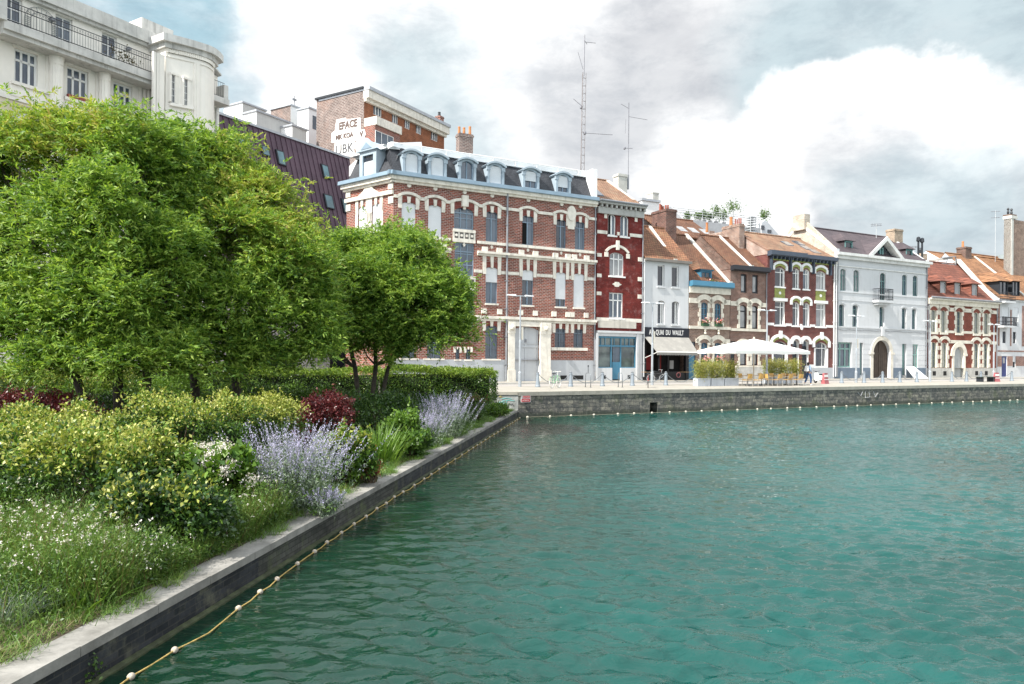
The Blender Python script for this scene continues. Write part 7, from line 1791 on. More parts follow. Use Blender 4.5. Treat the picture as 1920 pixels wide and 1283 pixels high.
def tree(name, label, lobes_px, stems, nfr, group=None, warm=None, per=64, spread=.33, zmin=1.35):
    lobes = []
    for (px, py, d, r) in lobes_px:
        p = at(px, py, d); rr = r * d / FPX; lobes.append((p.x, p.y, p.z, rr, rr * .95, rr * .85))
    bx, by = stems[0][0], stems[0][1]
    t = thing(name, label, 'tree', (bx, by, GZ), 0, group)
    off = np.array([bx, by, GZ])
    P, D, clumps = clump_shell(lobes, nfr, inner=.25, zmin=zmin, spread=spread, per=per)
    D = unit(D + np.array([0, 0, .15]) + RNG.normal(0, .25, D.shape))
    if warm is not None:
        wc = at(*warm[:3]); dist = np.linalg.norm(P - np.array(wc), axis=1); wm = (RNG.random(len(P)) < np.clip(1.15 - dist / warm[3], 0, .75))
    else: wm = RNG.random(len(P)) < .06
    cr = None
    for nm, sel, mt in (('crown', ~wm, L_ASH), ('crown', wm, L_ASH2)):
        if sel.sum() < 5: continue
        C, A = fronds(P[sel], D[sel], 9, .34, .15, .042)
        k = RNG.uniform(.75, 1.25, len(C)); V, F = leaf_geo(C, A, .155 * k, .044 * k, .2, .35)
        o = mesh_np(nm, V - off, F, mt, t)
    mb = MB()
    tops = []
    for (x, y, tx, ty, tz, r) in stems:
        b = Vector((x - bx, y - by, -.05)); e = Vector((tx - bx, ty - by, tz - GZ)); pts = [b.lerp(e, f) + Vector((random.uniform(-.06, .06), random.uniform(-.06, .06), 0)) * (f * (1 - f) * 6) for f in (0, .2, .4, .6, .8, 1)]
        mb.tube(pts, [r * 1.15, r, r * .92, r * .8, r * .62, r * .4], 9); tops += [(pts[i], r * (1 - .12 * i)) for i in (2, 3, 4, 5)]
    mb.build('trunk', M_BARK, t, smooth=True)
    lb = MB(); idx = RNG.choice(len(clumps), min(150, len(clumps)), replace=False)
    for i in idx:
        e = Vector(clumps[i] - off); s, r = min(tops, key=lambda q: (q[0] - e).length + (3 if q[0].z > e.z else 0) + random.uniform(0, 1.2)); m = s.lerp(e, .5) + Vector((random.uniform(-.3, .3), random.uniform(-.3, .3), -.25 * random.random()))
        lb.tube([s, s.lerp(m, .5), m, m.lerp(e, .6), e], [min(.05, r * .5), .04, .028, .018, .008], 5)
    lb.build('branches', M_BARK, t)
    return t
def gp(px, d, z=None): p = at(px, 668, d); return p.x, p.y
def build_trees():
    a = gp(228, 21.5); b = gp(255, 21.3); c = gp(165, 20.5)
    tree('ash_tree', 'largest leafy green ash tree with three stems at the left edge of the garden',
        [(30, 330, 21.5, 105), (110, 290, 21.5, 85), (215, 285, 21.5, 80), (-60, 430, 22, 130), (70, 470, 20.5, 120), (190, 420, 20.3, 110), (270, 350, 22.5, 100), (-40, 560, 21, 110), (90, 590, 20, 95), (215, 560, 20, 110), (300, 500, 21, 90), (160, 650, 20, 60), (250, 640, 20.6, 70), (-90, 300, 22, 100), (20, 620, 20.5, 75), (135, 662, 19.6, 58), (215, 655, 19.8, 62), (60, 650, 20.2, 60), (295, 645, 20.6, 68), (0, 640, 20.5, 60), (110, 682, 19.2, 36), (190, 690, 19.4, 34), (255, 684, 19.4, 38), (325, 672, 20, 42), (40, 680, 19.6, 34)],
        [(a[0], a[1], a[0] - .3, a[1] + .1, 7.0, .15), (b[0], b[1], b[0] + 1.4, b[1] - .3, 6.5, .14), (c[0] + .5, c[1], c[0] - 1.8, c[1] + .2, 5.8, .13)], 27000, warm=(110, 240, 21, 2.2))
    a = gp(376, 24.5); b = gp(425, 24.2); c = gp(438, 24.5)
    tree('ash_tree', 'second big ash tree, its reddish tinged crown in front of the plum metal roof',
        [(350, 320, 24.5, 80), (420, 330, 24.5, 70), (468, 398, 24.5, 76), (525, 462, 24.5, 60), (340, 420, 23.5, 100), (430, 470, 22.8, 105), (530, 520, 23.5, 90), (580, 530, 24.5, 40), (340, 560, 22.8, 95), (440, 590, 22.6, 95), (540, 610, 23.5, 80), (590, 570, 24, 55), (400, 650, 23, 65), (300, 300, 25, 60), (350, 652, 23, 58), (430, 660, 22.6, 55), (500, 655, 23, 58), (560, 645, 23.6, 50), (380, 684, 22.2, 34), (450, 688, 22, 36), (520, 682, 22.6, 34)],
        [(a[0], a[1], a[0] - .5, a[1], 7.2, .15), (b[0], b[1], b[0] + 1.2, b[1], 6.6, .16), (c[0], c[1], c[0] + .1, c[1] + .6, 7.0, .12)], 23000, warm=(540, 370, 24, 3.0))
    a = gp(682, 29.5); b = gp(697, 29.3); c = gp(706, 29.6)
    tree('ash_tree', 'smaller round ash tree on slim stems in front of the brick mansion',
        [(668, 488, 29.5, 52), (715, 475, 29.3, 48), (765, 495, 29, 60), (810, 520, 29, 48), (690, 540, 28.5, 75), (770, 570, 28.3, 75), (830, 570, 28.8, 46), (635, 560, 29.3, 62), (700, 620, 28.6, 65), (790, 630, 28.6, 55), (640, 640, 29, 48), (848, 625, 29, 26), (740, 662, 28.6, 32), (870, 630, 29, 14)],
        [(a[0], a[1], a[0] - 1.0, a[1], 6.3, .10), (b[0], b[1], b[0] + .2, b[1] + .3, 6.6, .10), (c[0], c[1], c[0] + 1.4, c[1] - .1, 6.2, .09)], 19000, warm=(600, 560, 29, 2.0))
G_YEL = leafmat('golden_leaf', [(.12, .18, .03), (.26, .32, .05), (.42, .43, .11), (.60, .57, .24)], trans=.25)
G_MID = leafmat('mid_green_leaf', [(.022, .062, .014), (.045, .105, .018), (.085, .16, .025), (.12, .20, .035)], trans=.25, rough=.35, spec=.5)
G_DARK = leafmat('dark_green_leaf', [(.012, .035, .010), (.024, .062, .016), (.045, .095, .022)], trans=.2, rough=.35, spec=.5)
G_BRIGHT = leafmat('bright_green_leaf', [(.06, .14, .02), (.12, .22, .03), (.20, .31, .045)], trans=.3)
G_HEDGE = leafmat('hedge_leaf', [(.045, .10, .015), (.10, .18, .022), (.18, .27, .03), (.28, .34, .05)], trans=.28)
G_RED = leafmat('purple_leaf', [(.035, .008, .010), (.075, .013, .017), (.15, .025, .028), (.10, .05, .04)], trans=.2, rough=.35, spec=.5)
G_GREY = leafmat('grey_green_leaf', [(.13, .18, .12), (.20, .26, .18), (.28, .33, .25)], trans=.15)
G_LAV = leafmat('lavender_floret', [(.30, .28, .46), (.42, .40, .58), (.54, .52, .68)], trans=.2)
G_WHITE = leafmat('white_petal', [(.55, .50, .46), (.72, .68, .64), (.80, .78, .74)], trans=.2)
G_GRASS = leafmat('fresh_grass', [(.045, .11, .018), (.085, .175, .028), (.14, .235, .042), (.23, .27, .08)], trans=.25)
G_DRY = leafmat('dry_stalk', [(.22, .17, .09), (.32, .26, .15), (.18, .13, .08)], trans=.1)
def shrub(label, px, d, r, ztop, mats, leaf=(.055, .032), n=9000, name='shrub', cat='shrub', group=None, squash=1.0, lob=7, base=GZ, ry=None, top_only=.55, spread=.085, per=34, twigs=True, shoots=.35):
    """mats: [(material, share, where)] where = 'top' keeps the leaf to the upper outside"""
    x, y = gp(px, d); t = thing(name, label, cat, (x, y, base), 0, group); h = ztop - base; ry = ry or r
    lobes = [(0, 0, h * .48, r * .72, ry * .72, h * .46)]
    for i in range(lob):
        a = 2 * math.pi * (i + random.random() * .6) / lob; q = random.uniform(.45, .72); lr = random.uniform(.22, .42) * (1 if lob < 9 else .85)
        lobes.append((math.cos(a) * r * q, math.sin(a) * ry * q, h * random.uniform(.35, .78), r * lr, ry * lr, h * random.uniform(.24, .34)))
    P, D, cl = clump_shell(lobes, n, inner=.45, zmin=.03, spread=spread, per=per, down=.7)
    ok_ = P[:, 2] < h * 1.08; P = P[ok_]; D = D[ok_]
    if shoots:
        c_ = cl[cl[:, 2] > h * .55]; m_ = int(len(c_) * shoots)
        if m_ > 2:
            c_ = c_[RNG.choice(len(c_), m_)]; dd_ = unit(np.column_stack([RNG.normal(0, .3, m_), RNG.normal(0, .3, m_), np.ones(m_)])); LL_ = RNG.uniform(.12, .42, m_); q_ = []
            for k in range(12): q_.append(c_ + dd_ * (LL_ * (k + 1) / 12)[:, None] + RNG.normal(0, .012, (m_, 3)))
            q_ = np.concatenate(q_); P = np.concatenate([P, q_]); D = np.concatenate([D, unit(RNG.normal(0, .8, (len(q_), 3)) + np.array([0, 0, .5]))])
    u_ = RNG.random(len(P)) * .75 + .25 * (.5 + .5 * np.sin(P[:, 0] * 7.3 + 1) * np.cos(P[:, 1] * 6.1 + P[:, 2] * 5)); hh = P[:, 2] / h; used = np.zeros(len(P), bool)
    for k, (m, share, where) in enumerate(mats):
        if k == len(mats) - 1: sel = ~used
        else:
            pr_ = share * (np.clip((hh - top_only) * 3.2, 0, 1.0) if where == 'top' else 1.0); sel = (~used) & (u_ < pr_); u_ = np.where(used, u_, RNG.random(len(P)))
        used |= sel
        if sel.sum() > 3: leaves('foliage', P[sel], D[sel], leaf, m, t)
    if twigs: stems_to((0, 0, 0), cl[RNG.choice(len(cl), min(28, len(cl)), replace=False)], 'stems', M_TWIG, t, r0=.014, r1=.004)
    return t
def perovskia(label, px, d, r, ztop, n=150, grp=None):
    x, y = gp(px, d); t = thing('russian_sage', label, 'flowering shrub', (x, y, GZ), 0, grp); h = ztop - GZ
    base = np.column_stack([RNG.normal(0, r * .28, n), RNG.normal(0, r * .28, n), np.zeros(n)])
    out = base / (r * .5); dirs = unit(np.column_stack([out[:, 0] * .24 + RNG.normal(0, .10, n) + .05, out[:, 1] * .24 + RNG.normal(0, .10, n), np.ones(n)])); L = h * RNG.uniform(.72, 1.08, n)
    blades('stems', base, dirs, L, .012, G_GREY, t, bend=.16, seg=4)
    hz = unit(np.column_stack([dirs[:, 0], dirs[:, 1], np.zeros(n)])); Cf, Df, Cl, Dl = [], [], [], []
    for k in range(44):
        f = .48 + .52 * (k + RNG.random(n)) / 44; c = base + dirs * L[:, None] * f[:, None] + (hz * .6 - np.array([0, 0, .5])) * L[:, None] * .16 * (f ** 2)[:, None]
        w = .028 * (1.15 - f)[:, None] + .005; Cf.append(c + RNG.normal(0, 1, (n, 3)) * w); Df.append(RNG.normal(0, .7, (n, 3)) + dirs * 1.6)
    for k in range(34):
        f = .05 + .6 * (k + RNG.random(n)) / 34; c = base + dirs * L[:, None] * f[:, None] + (hz * .6 - np.array([0, 0, .5])) * L[:, None] * .16 * (f ** 2)[:, None]
        Cl.append(c + RNG.normal(0, 1, (n, 3)) * .03); Dl.append(RNG.normal(0, 1, (n, 3)) + dirs * .6)
    leaves('blossoms', np.concatenate(Cf), np.concatenate(Df), (.030, .015), G_LAV, t); C = np.concatenate(Cl); leaves('foliage', C, np.concatenate(Dl), (.075, .016), G_GREY, t)
    m = n * 10; c = RNG.normal(0, 1, (m, 3)) * np.array([r * .42, r * .42, h * .16]) + np.array([0, 0, h * .28]); c = c[c[:, 2] > .03]; leaves('lower_foliage', c, None, (.07, .022), G_MID, t)
    return t
def build_garden():
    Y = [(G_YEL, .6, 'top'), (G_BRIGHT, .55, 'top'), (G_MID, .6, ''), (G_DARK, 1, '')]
    g = 'golden leaved shrubs in the flower bed'
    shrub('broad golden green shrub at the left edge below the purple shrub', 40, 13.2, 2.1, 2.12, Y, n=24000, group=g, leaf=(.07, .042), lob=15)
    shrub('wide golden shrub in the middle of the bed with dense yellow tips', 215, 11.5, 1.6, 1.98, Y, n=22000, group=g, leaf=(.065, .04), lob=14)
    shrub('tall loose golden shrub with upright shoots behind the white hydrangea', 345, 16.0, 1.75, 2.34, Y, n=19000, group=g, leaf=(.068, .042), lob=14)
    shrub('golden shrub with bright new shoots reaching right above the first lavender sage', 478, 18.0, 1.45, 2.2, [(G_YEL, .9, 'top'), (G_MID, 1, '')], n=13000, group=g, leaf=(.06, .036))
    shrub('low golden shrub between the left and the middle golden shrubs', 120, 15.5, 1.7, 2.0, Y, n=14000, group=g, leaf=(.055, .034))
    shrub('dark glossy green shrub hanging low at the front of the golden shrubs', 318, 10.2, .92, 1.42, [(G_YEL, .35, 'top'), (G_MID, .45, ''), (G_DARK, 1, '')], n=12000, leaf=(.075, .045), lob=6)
    # hydrangea
    t = shrub('pale green hydrangea with creamy white flower heads between the golden shrub and the sage', 398, 11.9, .85, 1.62, [(G_BRIGHT, .7, ''), (G_MID, 1, '')], n=5000, leaf=(.12, .085), name='hydrangea', cat='flowering shrub', top_only=.3)
    for i in range(26):
        a = random.uniform(0, 6.28); q = random.uniform(.15, .95); z = 1.25 - .55 * q * q + random.uniform(-.12, .08); c0 = np.array([math.cos(a) * q * .85 + .1, math.sin(a) * q * .8 - .1, z])
        c = c0 + RNG.normal(0, 1, (110, 3)) * np.array([.065, .065, .05]); leaves('flower_head', c, None, (.032, .028), G_WHITE, t)
    s = 'lavender coloured sages by the low wall'
    perovskia('tall lavender blue russian sage leaning over the coping beside the golden shrubs', 552, 13.0, .85, 2.10, 200, s)
    perovskia('distant lavender russian sage in front of the clipped hedge', 838, 25.0, .95, 2.1, 190, s)
    perovskia('low silvery sage with few flowers left of the distant lavender clump', 795, 22.6, .75, 1.62, 130, s)
    perovskia('small sage tuft trailing on the coping under the tall lavender sage', 610, 12.6, .32, .95, 34, s)
    # reds
    r = 'purple leaved shrubs'
    shrub('dark red leaved shrub at the far left below the ash tree', 20, 18.5, 1.3, 2.36, [(G_RED, 1, '')], n=9000, group=r, leaf=(.065, .045), top_only=.2)
    shrub('dark red leaved shrub left of the leaning ash stem', 118, 19.0, 1.15, 2.2, [(G_RED, 1, '')], n=9000, group=r, leaf=(.065, .045))
    shrub('wine red shrub in the shade behind the tall lavender sage', 608, 20.0, .95, 2.1, [(G_RED, 1, '')], n=9000, group=r, leaf=(.07, .048))
    shrub('tiny bright red barberry on the edge of the coping', 696, 15.9, .24, 1.0, [(leafmat('barberry_leaf', [(.25, .03, .03), (.38, .06, .05), (.30, .12, .06)]), 1, '')], n=1500, leaf=(.035, .022), lob=4, spread=.05)
    # middle bed
    shrub('leafy green shrub with pale tips right of the tall lavender sage', 648, 15.6, .72, 1.5, [(G_YEL, .5, 'top'), (G_BRIGHT, .45, ''), (G_MID, 1, '')], n=7000, leaf=(.085, .06))
    shrub('small yellow green leafy shrub before the silvery sage', 752, 20.6, .62, 1.62, [(G_BRIGHT, .8, 'top'), (G_MID, 1, '')], n=4500, leaf=(.085, .06))
    shrub('low broad leaved green plant at the foot of the yellow green shrub', 768, 19.9, .55, 1.05, [(G_BRIGHT, .4, 'top'), (G_MID, 1, '')], n=3000, leaf=(.11, .08), lob=5)
    def tuft(label, px, d, r, h, n, mat, name='grass_tuft', w=.014, bend=.4, up=.9, cat='plant', group=None):
        x, y = gp(px, d); t = thing(name, label, cat, (x, y, GZ), 0, group); b = np.column_stack([RNG.normal(0, r * .35, n), RNG.normal(0, r * .35, n), np.zeros(n)])
        blades('blades', b, np.column_stack([b[:, 0] / r * .9 + RNG.normal(0, .22, n), b[:, 1] / r * .9 + RNG.normal(0, .22, n), np.full(n, up)]), h * RNG.uniform(.6, 1.1, n), w, mat, t, bend=bend, seg=4); return t
    tuft('upright sword leaved iris clump behind the little red barberry', 712, 18.8, .6, 1.25, 260, G_BRIGHT, 'iris', .035, .25, 1.5)
    tuft('darker upright sword leaved clump left of the bright iris', 682, 18.4, .45, 1.0, 140, G_MID, 'iris', .03, .25, 1.5)
    tuft('silver blue grass tuft at the lower left edge of the bed', 20, 7.4, .35, .55, 420, leafmat('blue_grass', [(.12, .17, .14), (.20, .26, .22), (.30, .34, .28)]), 'grass_tuft', .006, .5)
    tuft('strap leaved bright green tuft at the edge of the coping', 158, 7.75, .28, .5, 46, G_BRIGHT, 'strap_leaf_plant', .026, .55, .8)
    # gaura drifts: fine wiry stems with white flowers
    def gaura(label, pts, n, h, nfl, seed=0, group='gaura drifts with small white flowers'):
        x, y = pts[0][0], pts[0][1]; t = thing('gaura', label, 'flowering plant', (x, y, GZ), 0, group); B_, R_ = [], []
        w = np.array([p[2] for p in pts]); w = w / w.sum(); idx = RNG.choice(len(pts), n, p=w); P = np.array([[p[0] - x, p[1] - y] for p in pts]); rr = np.array([p[2] for p in pts])[idx]
        b = np.column_stack([P[idx] + RNG.normal(0, .45, (n, 2)) * rr[:, None], np.zeros(n)]); X = b[:, 0] + x; Yw = b[:, 1] + y; ok = X < 0.35 - .138 * (38.96 - Yw) - .42; b = b[ok]; n = len(b)
        cc = RNG.integers(0, n, max(8, n // 160)); dist = np.min(np.linalg.norm(b[:, None, :2] - b[cc][None, :, :2], axis=2), axis=1); clumpy = np.clip(1.25 - dist * 2.6, .45, 1.2) * (.8 + .3 * np.sin(b[:, 0] * 2.3 + 1) * np.cos(b[:, 1] * 1.7))
        d_ = np.column_stack([RNG.normal(.05, .22, n), RNG.normal(-.05, .22, n), np.ones(n)]); L = h * RNG.uniform(.35, 1.1, n) * clumpy
        bro = RNG.random(n) < .16; blades('stems', b[~bro], d_[~bro], L[~bro], .0065, G_GRASS, t, bend=.22, seg=4); blades('foliage', b[bro], d_[bro], L[bro] * 1.08, .0055, leafmat('brown_stalk', [(.16, .08, .05), (.22, .13, .07), (.14, .12, .05)]), t, bend=.2, seg=4)  # the brown blades are wiry stalks, not leaves, under the foliage name
        k = n * 3; j = RNG.integers(0, n, k); f = RNG.random(k) ** .8; dd = unit(d_)[j]; c = b[j] + dd * (L[j] * f)[:, None] + RNG.normal(0, .03, (k, 3)); c = c[c[:, 2] > .01]; leaves('foliage', c, None, (.055, .011), G_GRASS, t)
        m = n * 2; c = np.column_stack([b[RNG.integers(0, n, m), :2] + RNG.normal(0, .06, (m, 2)), RNG.uniform(.02, h * .5, m)]); leaves('foliage', c, None, (.05, .016), G_MID, t)
        j = RNG.integers(0, n, nfl); dd = unit(d_)[j]; c0 = b[j] + dd * (L[j] * RNG.uniform(.85, 1.12, nfl))[:, None]; c = np.repeat(c0, 5, 0) + RNG.normal(0, .010, (nfl * 5, 3)); leaves('blossoms', c, None, (.026, .018), G_WHITE, t)
        return t
    q = lambda px, d, r: (*gp(px, d), r)
    gaura('wide meadow like gaura drift with many small white flowers at the lower left', [q(60, 9.2, 1.2), q(170, 9.0, 1.0), q(20, 10.2, 1.2), q(110, 8.2, .8), q(230, 9.2, .8), q(180, 8.2, .6), q(280, 8.9, .6), q(30, 7.9, .7), q(-40, 9, 1)], 16000, 1.02, 650)
    gaura('smaller gaura clump with a few white flowers before the tall lavender sage', [q(480, 11.4, .6), q(520, 11.9, .4), q(440, 11.0, .6), q(410, 10.6, .5)], 5200, .74, 90)
    gaura('low grassy gaura fringe under the dark glossy shrub', [q(380, 9.7, .5), q(330, 9.1, .4), q(420, 10.1, .4)], 2400, .42, 14)
    for lab, px, d, r_, z, m, n, lf in (('small leafy green bush at the far left of the white flowered drift', 15, 10.6, .5, 1.25, [(G_BRIGHT, .4, 'top'), (G_MID, 1, '')], 2600, (.06, .035)), ('low round bush in the middle of the white flowered drift', 150, 9.6, .42, .95, [(G_YEL, .3, 'top'), (G_MID, 1, '')], 2200, (.05, .03)),
            ('low dark bush at the front edge of the white flowered drift', 255, 8.9, .36, .8, [(G_MID, .5, ''), (G_DARK, 1, '')], 1800, (.05, .03)), ('grey green feathery bush beside the coping before the dark glossy shrub', 408, 10.4, .36, .8, [(G_GREY, .4, ''), (G_MID, 1, '')], 1700, (.05, .016)), ('reddish stemmed low bush among the white flowers', 90, 8.5, .3, .85, [(leafmat('reddish_green', [(.10, .09, .03), (.18, .10, .05), (.10, .16, .04)]), .5, 'top'), (G_MID, 1, '')], 1400, (.045, .02))):
        shrub(lab, px, d, r_, z, m, n=n, leaf=lf, lob=6, shoots=.8)
    # weeds and grass creeping over the coping
    n = 26000; s_ = RNG.uniform(6, 39, n); edge = .36 + .10 * np.sin(s_ * 2.1) + .08 * np.sin(s_ * 5.3 + 1) ; off = edge + RNG.gamma(1.6, .22, n); off = np.clip(off - .1, .16, 3.0)
    dv, nv = np.array(dirv), np.array(nrm); b = np.array([0.35 - .138 * 38.96, 0, 0]) + s_[:, None] * dv - off[:, None] * nv + np.array([0, 0, GZ])
    # bunch them
    bunch = RNG.integers(0, n // 16, n); ctr = b[RNG.integers(0, n, n // 16)]; b = ctr[bunch] + RNG.normal(0, .055, (n, 3)) * np.array([1, 1, 0])
    dd = np.column_stack([RNG.normal(.15, .45, n), RNG.normal(0, .45, n), np.ones(n) * .8]); o = blades('grass', b, dd, RNG.uniform(.05, .24, n), .008, G_GRASS, None, bend=.5, seg=2); tag(o, kind='stuff', label='rough grass and weeds creeping over the pale coping', cat='grass')
    n = 16000; s_ = RNG.uniform(6, 38.5, n); off = .42 + RNG.gamma(2.0, .35, n); b = np.array([0.35 - .138 * 38.96, 0, 0]) + s_[:, None] * dv - off[:, None] * nv + np.array([0, 0, GZ]) + RNG.uniform(0, .12, (n, 1)) * np.array([0, 0, 1]); o = leaves('weeds', b, None, (.05, .028), G_MID); tag(o, 'small leafy weeds covering the soil along the coping', 'weeds', kind='stuff')
    n = 2500; s_ = RNG.uniform(6.5, 20, n); off = .40 + RNG.gamma(1.3, .12, n); b = np.array([0.35 - .138 * 38.96, 0, 0]) + s_[:, None] * dv - off[:, None] * nv + np.array([0, 0, GZ + .02]); o = blades('dry_grass', b, np.column_stack([RNG.normal(.2, .6, n), RNG.normal(0, .6, n), np.ones(n) * .3]), RNG.uniform(.05, .18, n), .007, G_DRY, None, bend=.4, seg=2); tag(o, 'dry straw coloured grass along the inner edge of the coping', 'dry grass', kind='stuff')
    # ground cover hiding the soil in the whole bed
    n = 60000; yy_ = RNG.uniform(9, 36, n); xx_ = 0.35 - .138 * (38.96 - yy_) - .8 - RNG.uniform(0, 1, n) ** .9 * 22; b = np.column_stack([xx_, yy_, GZ + RNG.uniform(.02, .35, n)]); o = leaves('ground_cover', b, None, (.11, .07), G_DARK, sun=.7); tag(o, 'dark green ground cover under the trees and shrubs', 'ground cover', kind='stuff')
    # shade shrubs under the trees
    sh = 'green shrubs in the shade under the ash trees'
    for (lab, px, d, r_, z, n, m) in (('dark green mound below the small ash tree and left of its stems', 560, 27, 1.9, 2.0, 9000, [(G_BRIGHT, .3, 'top'), (G_MID, 1, '')]), ('dark green mound right of the wine red shrub', 715, 25.5, 1.7, 1.9, 8000, [(G_MID, .6, ''), (G_DARK, 1, '')]),
            ('green mound behind the tall golden shrub in the shade', 450, 27, 1.8, 2.15, 7000, [(G_MID, 1, '')]), ('golden green rounded shrub behind the ash stems at the left', 150, 27, 2.4, 2.75, 9000, [(G_YEL, .6, 'top'), (G_BRIGHT, 1, '')]), ('golden green rounded shrub behind the red shrubs at the left edge', 20, 26, 2.3, 2.85, 8000, [(G_YEL, .6, 'top'), (G_MID, 1, '')]),
            ('bright green feathery mound between the two big ash trees', 335, 29, 1.5, 2.65, 6000, [(G_BRIGHT, 1, '')]), ('dark green mound at the foot of the three stemmed ash', 250, 24, 1.9, 1.9, 7000, [(G_MID, .4, ''), (G_DARK, 1, '')]),
            ('low dark green mound before the hedge by the distant sage', 800, 28.5, 1.5, 1.7, 6000, [(G_MID, .5, ''), (G_DARK, 1, '')])):
        shrub(lab, px, d, r_, z, m, n=n, group=sh, leaf=(.085, .05), spread=.14)
    shrub('spreading light green shrub at the foot of the hedge end on the coping', 932, 34.2, .7, 1.0, [(G_BRIGHT, .5, ''), (G_MID, 1, '')], n=3500, leaf=(.07, .045), lob=5, ry=.9)
    shrub('small rust tipped shrub before the right end of the clipped hedge', 893, 31.5, .55, 1.6, [(leafmat('rust_leaf', [(.10, .10, .03), (.20, .09, .05), (.08, .14, .03)]), .5, 'top'), (G_MID, 1, '')], n=2500, leaf=(.06, .035), lob=5)
    # clipped hedge
    def hedge(label, x0, y0, x1, y1, w, z1, n, lf=(.075, .05)):
        t = thing('hedge', label, 'hedge', (x0, y0, GZ), 0, 'clipped hedges along the back of the garden'); ax = np.array([x1 - x0, y1 - y0]); L = np.linalg.norm(ax); ax = ax / L; ay = np.array([-ax[1], ax[0]]); h = z1 - GZ
        s = RNG.uniform(0, L, n); f = RNG.random(n); v = np.where(f < .40, 0, np.where(f < .85, 1, 2))   # 0 top, 1 front/back, 2 ends
        bump = lambda a, b: (.10 * np.sin(a * 1.9 + b * 2.3) + .09 * np.sin(a * .8 + 1)) + .07 * np.sin(a * 4.7 + b * 5 + 2)
        u_ = RNG.uniform(-w / 2, w / 2, n); z = RNG.uniform(0, h, n) ** .9 * h ** .1
        A = np.where(v == 2, np.where(RNG.random(n) < .5, 0, L), s); Bc = np.where(v == 1, np.where(RNG.random(n) < .75, -w / 2, w / 2), u_); Z = np.where(v == 0, h, z); dpt = np.abs(RNG.normal(0, .10, n)) - .05
        Z = Z + np.where(v == 0, bump(s, u_) - dpt, 0); Bc = Bc + np.where(v == 1, -np.sign(Bc) * dpt + np.sign(Bc) * bump(s, z * 1.3), 0); A = A + np.where(v == 2, np.where(A > 0, -1, 1) * dpt + bump(u_ * 2, z) * np.where(A > 0, 1, -1), 0)
        P = np.column_stack([ax[0] * A + ay[0] * Bc, ax[1] * A + ay[1] * Bc, np.clip(Z, .02, None)])
        D = np.where((v == 0)[:, None], np.array([0, 0, 1.0]), np.where((v == 1)[:, None], np.sign(Bc)[:, None] * np.array([ay[0], ay[1], .3]), np.where(A > L / 2, 1, -1)[:, None] * np.array([ax[0], ax[1], .2]))) + RNG.normal(0, .7, (n, 3))
        tp = (P[:, 2] > h - .32) | (RNG.random(n) < .12); leaves('lit_top_leaves', P[tp], D[tp], lf, G_HEDGE, t, sun=.3); leaves('foliage', P[~tp], D[~tp], lf, G_MID, t, sun=.3)  # sunlit top and tree-shaded sides put into the leaf colour
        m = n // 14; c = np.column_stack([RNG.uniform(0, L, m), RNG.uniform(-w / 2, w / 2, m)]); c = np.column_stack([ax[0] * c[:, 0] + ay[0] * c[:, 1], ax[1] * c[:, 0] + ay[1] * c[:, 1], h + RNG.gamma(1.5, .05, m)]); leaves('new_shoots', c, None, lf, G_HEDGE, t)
        mb = MB(); c = [Vector((ax[0] * a + ay[0] * b_, ax[1] * a + ay[1] * b_, 0)) for a, b_ in ((.18, -w / 2 + .18), (L - .18, -w / 2 + .18), (L - .18, w / 2 - .18), (.18, w / 2 - .18))]; mb.hexa(c, [p + Vector((0, 0, h - .2)) for p in c]); mb.build('inner_branches', pr('hedge_inside', (.012, .02, .008), 1, var=.4, vscale=6), t)
        return t
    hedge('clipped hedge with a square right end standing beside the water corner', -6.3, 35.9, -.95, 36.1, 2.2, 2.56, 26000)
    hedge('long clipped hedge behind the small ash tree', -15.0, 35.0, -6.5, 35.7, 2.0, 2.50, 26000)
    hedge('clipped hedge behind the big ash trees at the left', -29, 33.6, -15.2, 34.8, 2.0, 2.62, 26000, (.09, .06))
    # large leaved plant poking into the frame at the bottom left
    x, y = at(52, 1283, 5.4).x, 5.55; t = thing('broad_leaved_plant', 'bright green broad leaved plant poking up at the bottom left corner beside the low wall', 'plant', (x, y, -.2))
    C, D = [], []
    for i in range(34):
        a = random.uniform(0, 6.28); q = random.uniform(.02, .28); C.append((math.cos(a) * q, math.sin(a) * q * .7, .50 + random.uniform(-.2, .14) - q * .3)); D.append((math.cos(a), math.sin(a), .15 + random.random() * .3))
    leaves('foliage', np.array(C), np.array(D), (.17, .12), G_BRIGHT, t, droop=.2, sun=.9); stems_to((0, 0, 0), np.array(C), 'stems', M_TWIG, t, r0=.006, r1=.003)
    # little wall plants
    for k, (px, py, lab) in enumerate(((172, 1262, 'small weed growing out of the near part of the low brick wall'), (976, 776, 'little green weed at the corner where the two walls meet'))):
        p = on_z(px, py, .2); d = hit_plane(px, py, gw_pt(0, 0, 0), nrm); t = thing('wall_weed', lab, 'plant', (d.x + .02, d.y, max(.1, d.z) if k == 0 else .45)); c = RNG.normal(0, 1, (90, 3)) * (np.array([.03, .05, .09]) if k == 0 else np.array([.12, .12, .14])); leaves('foliage', c, None, (.04, .025) if k == 0 else (.09, .05), G_MID, t)
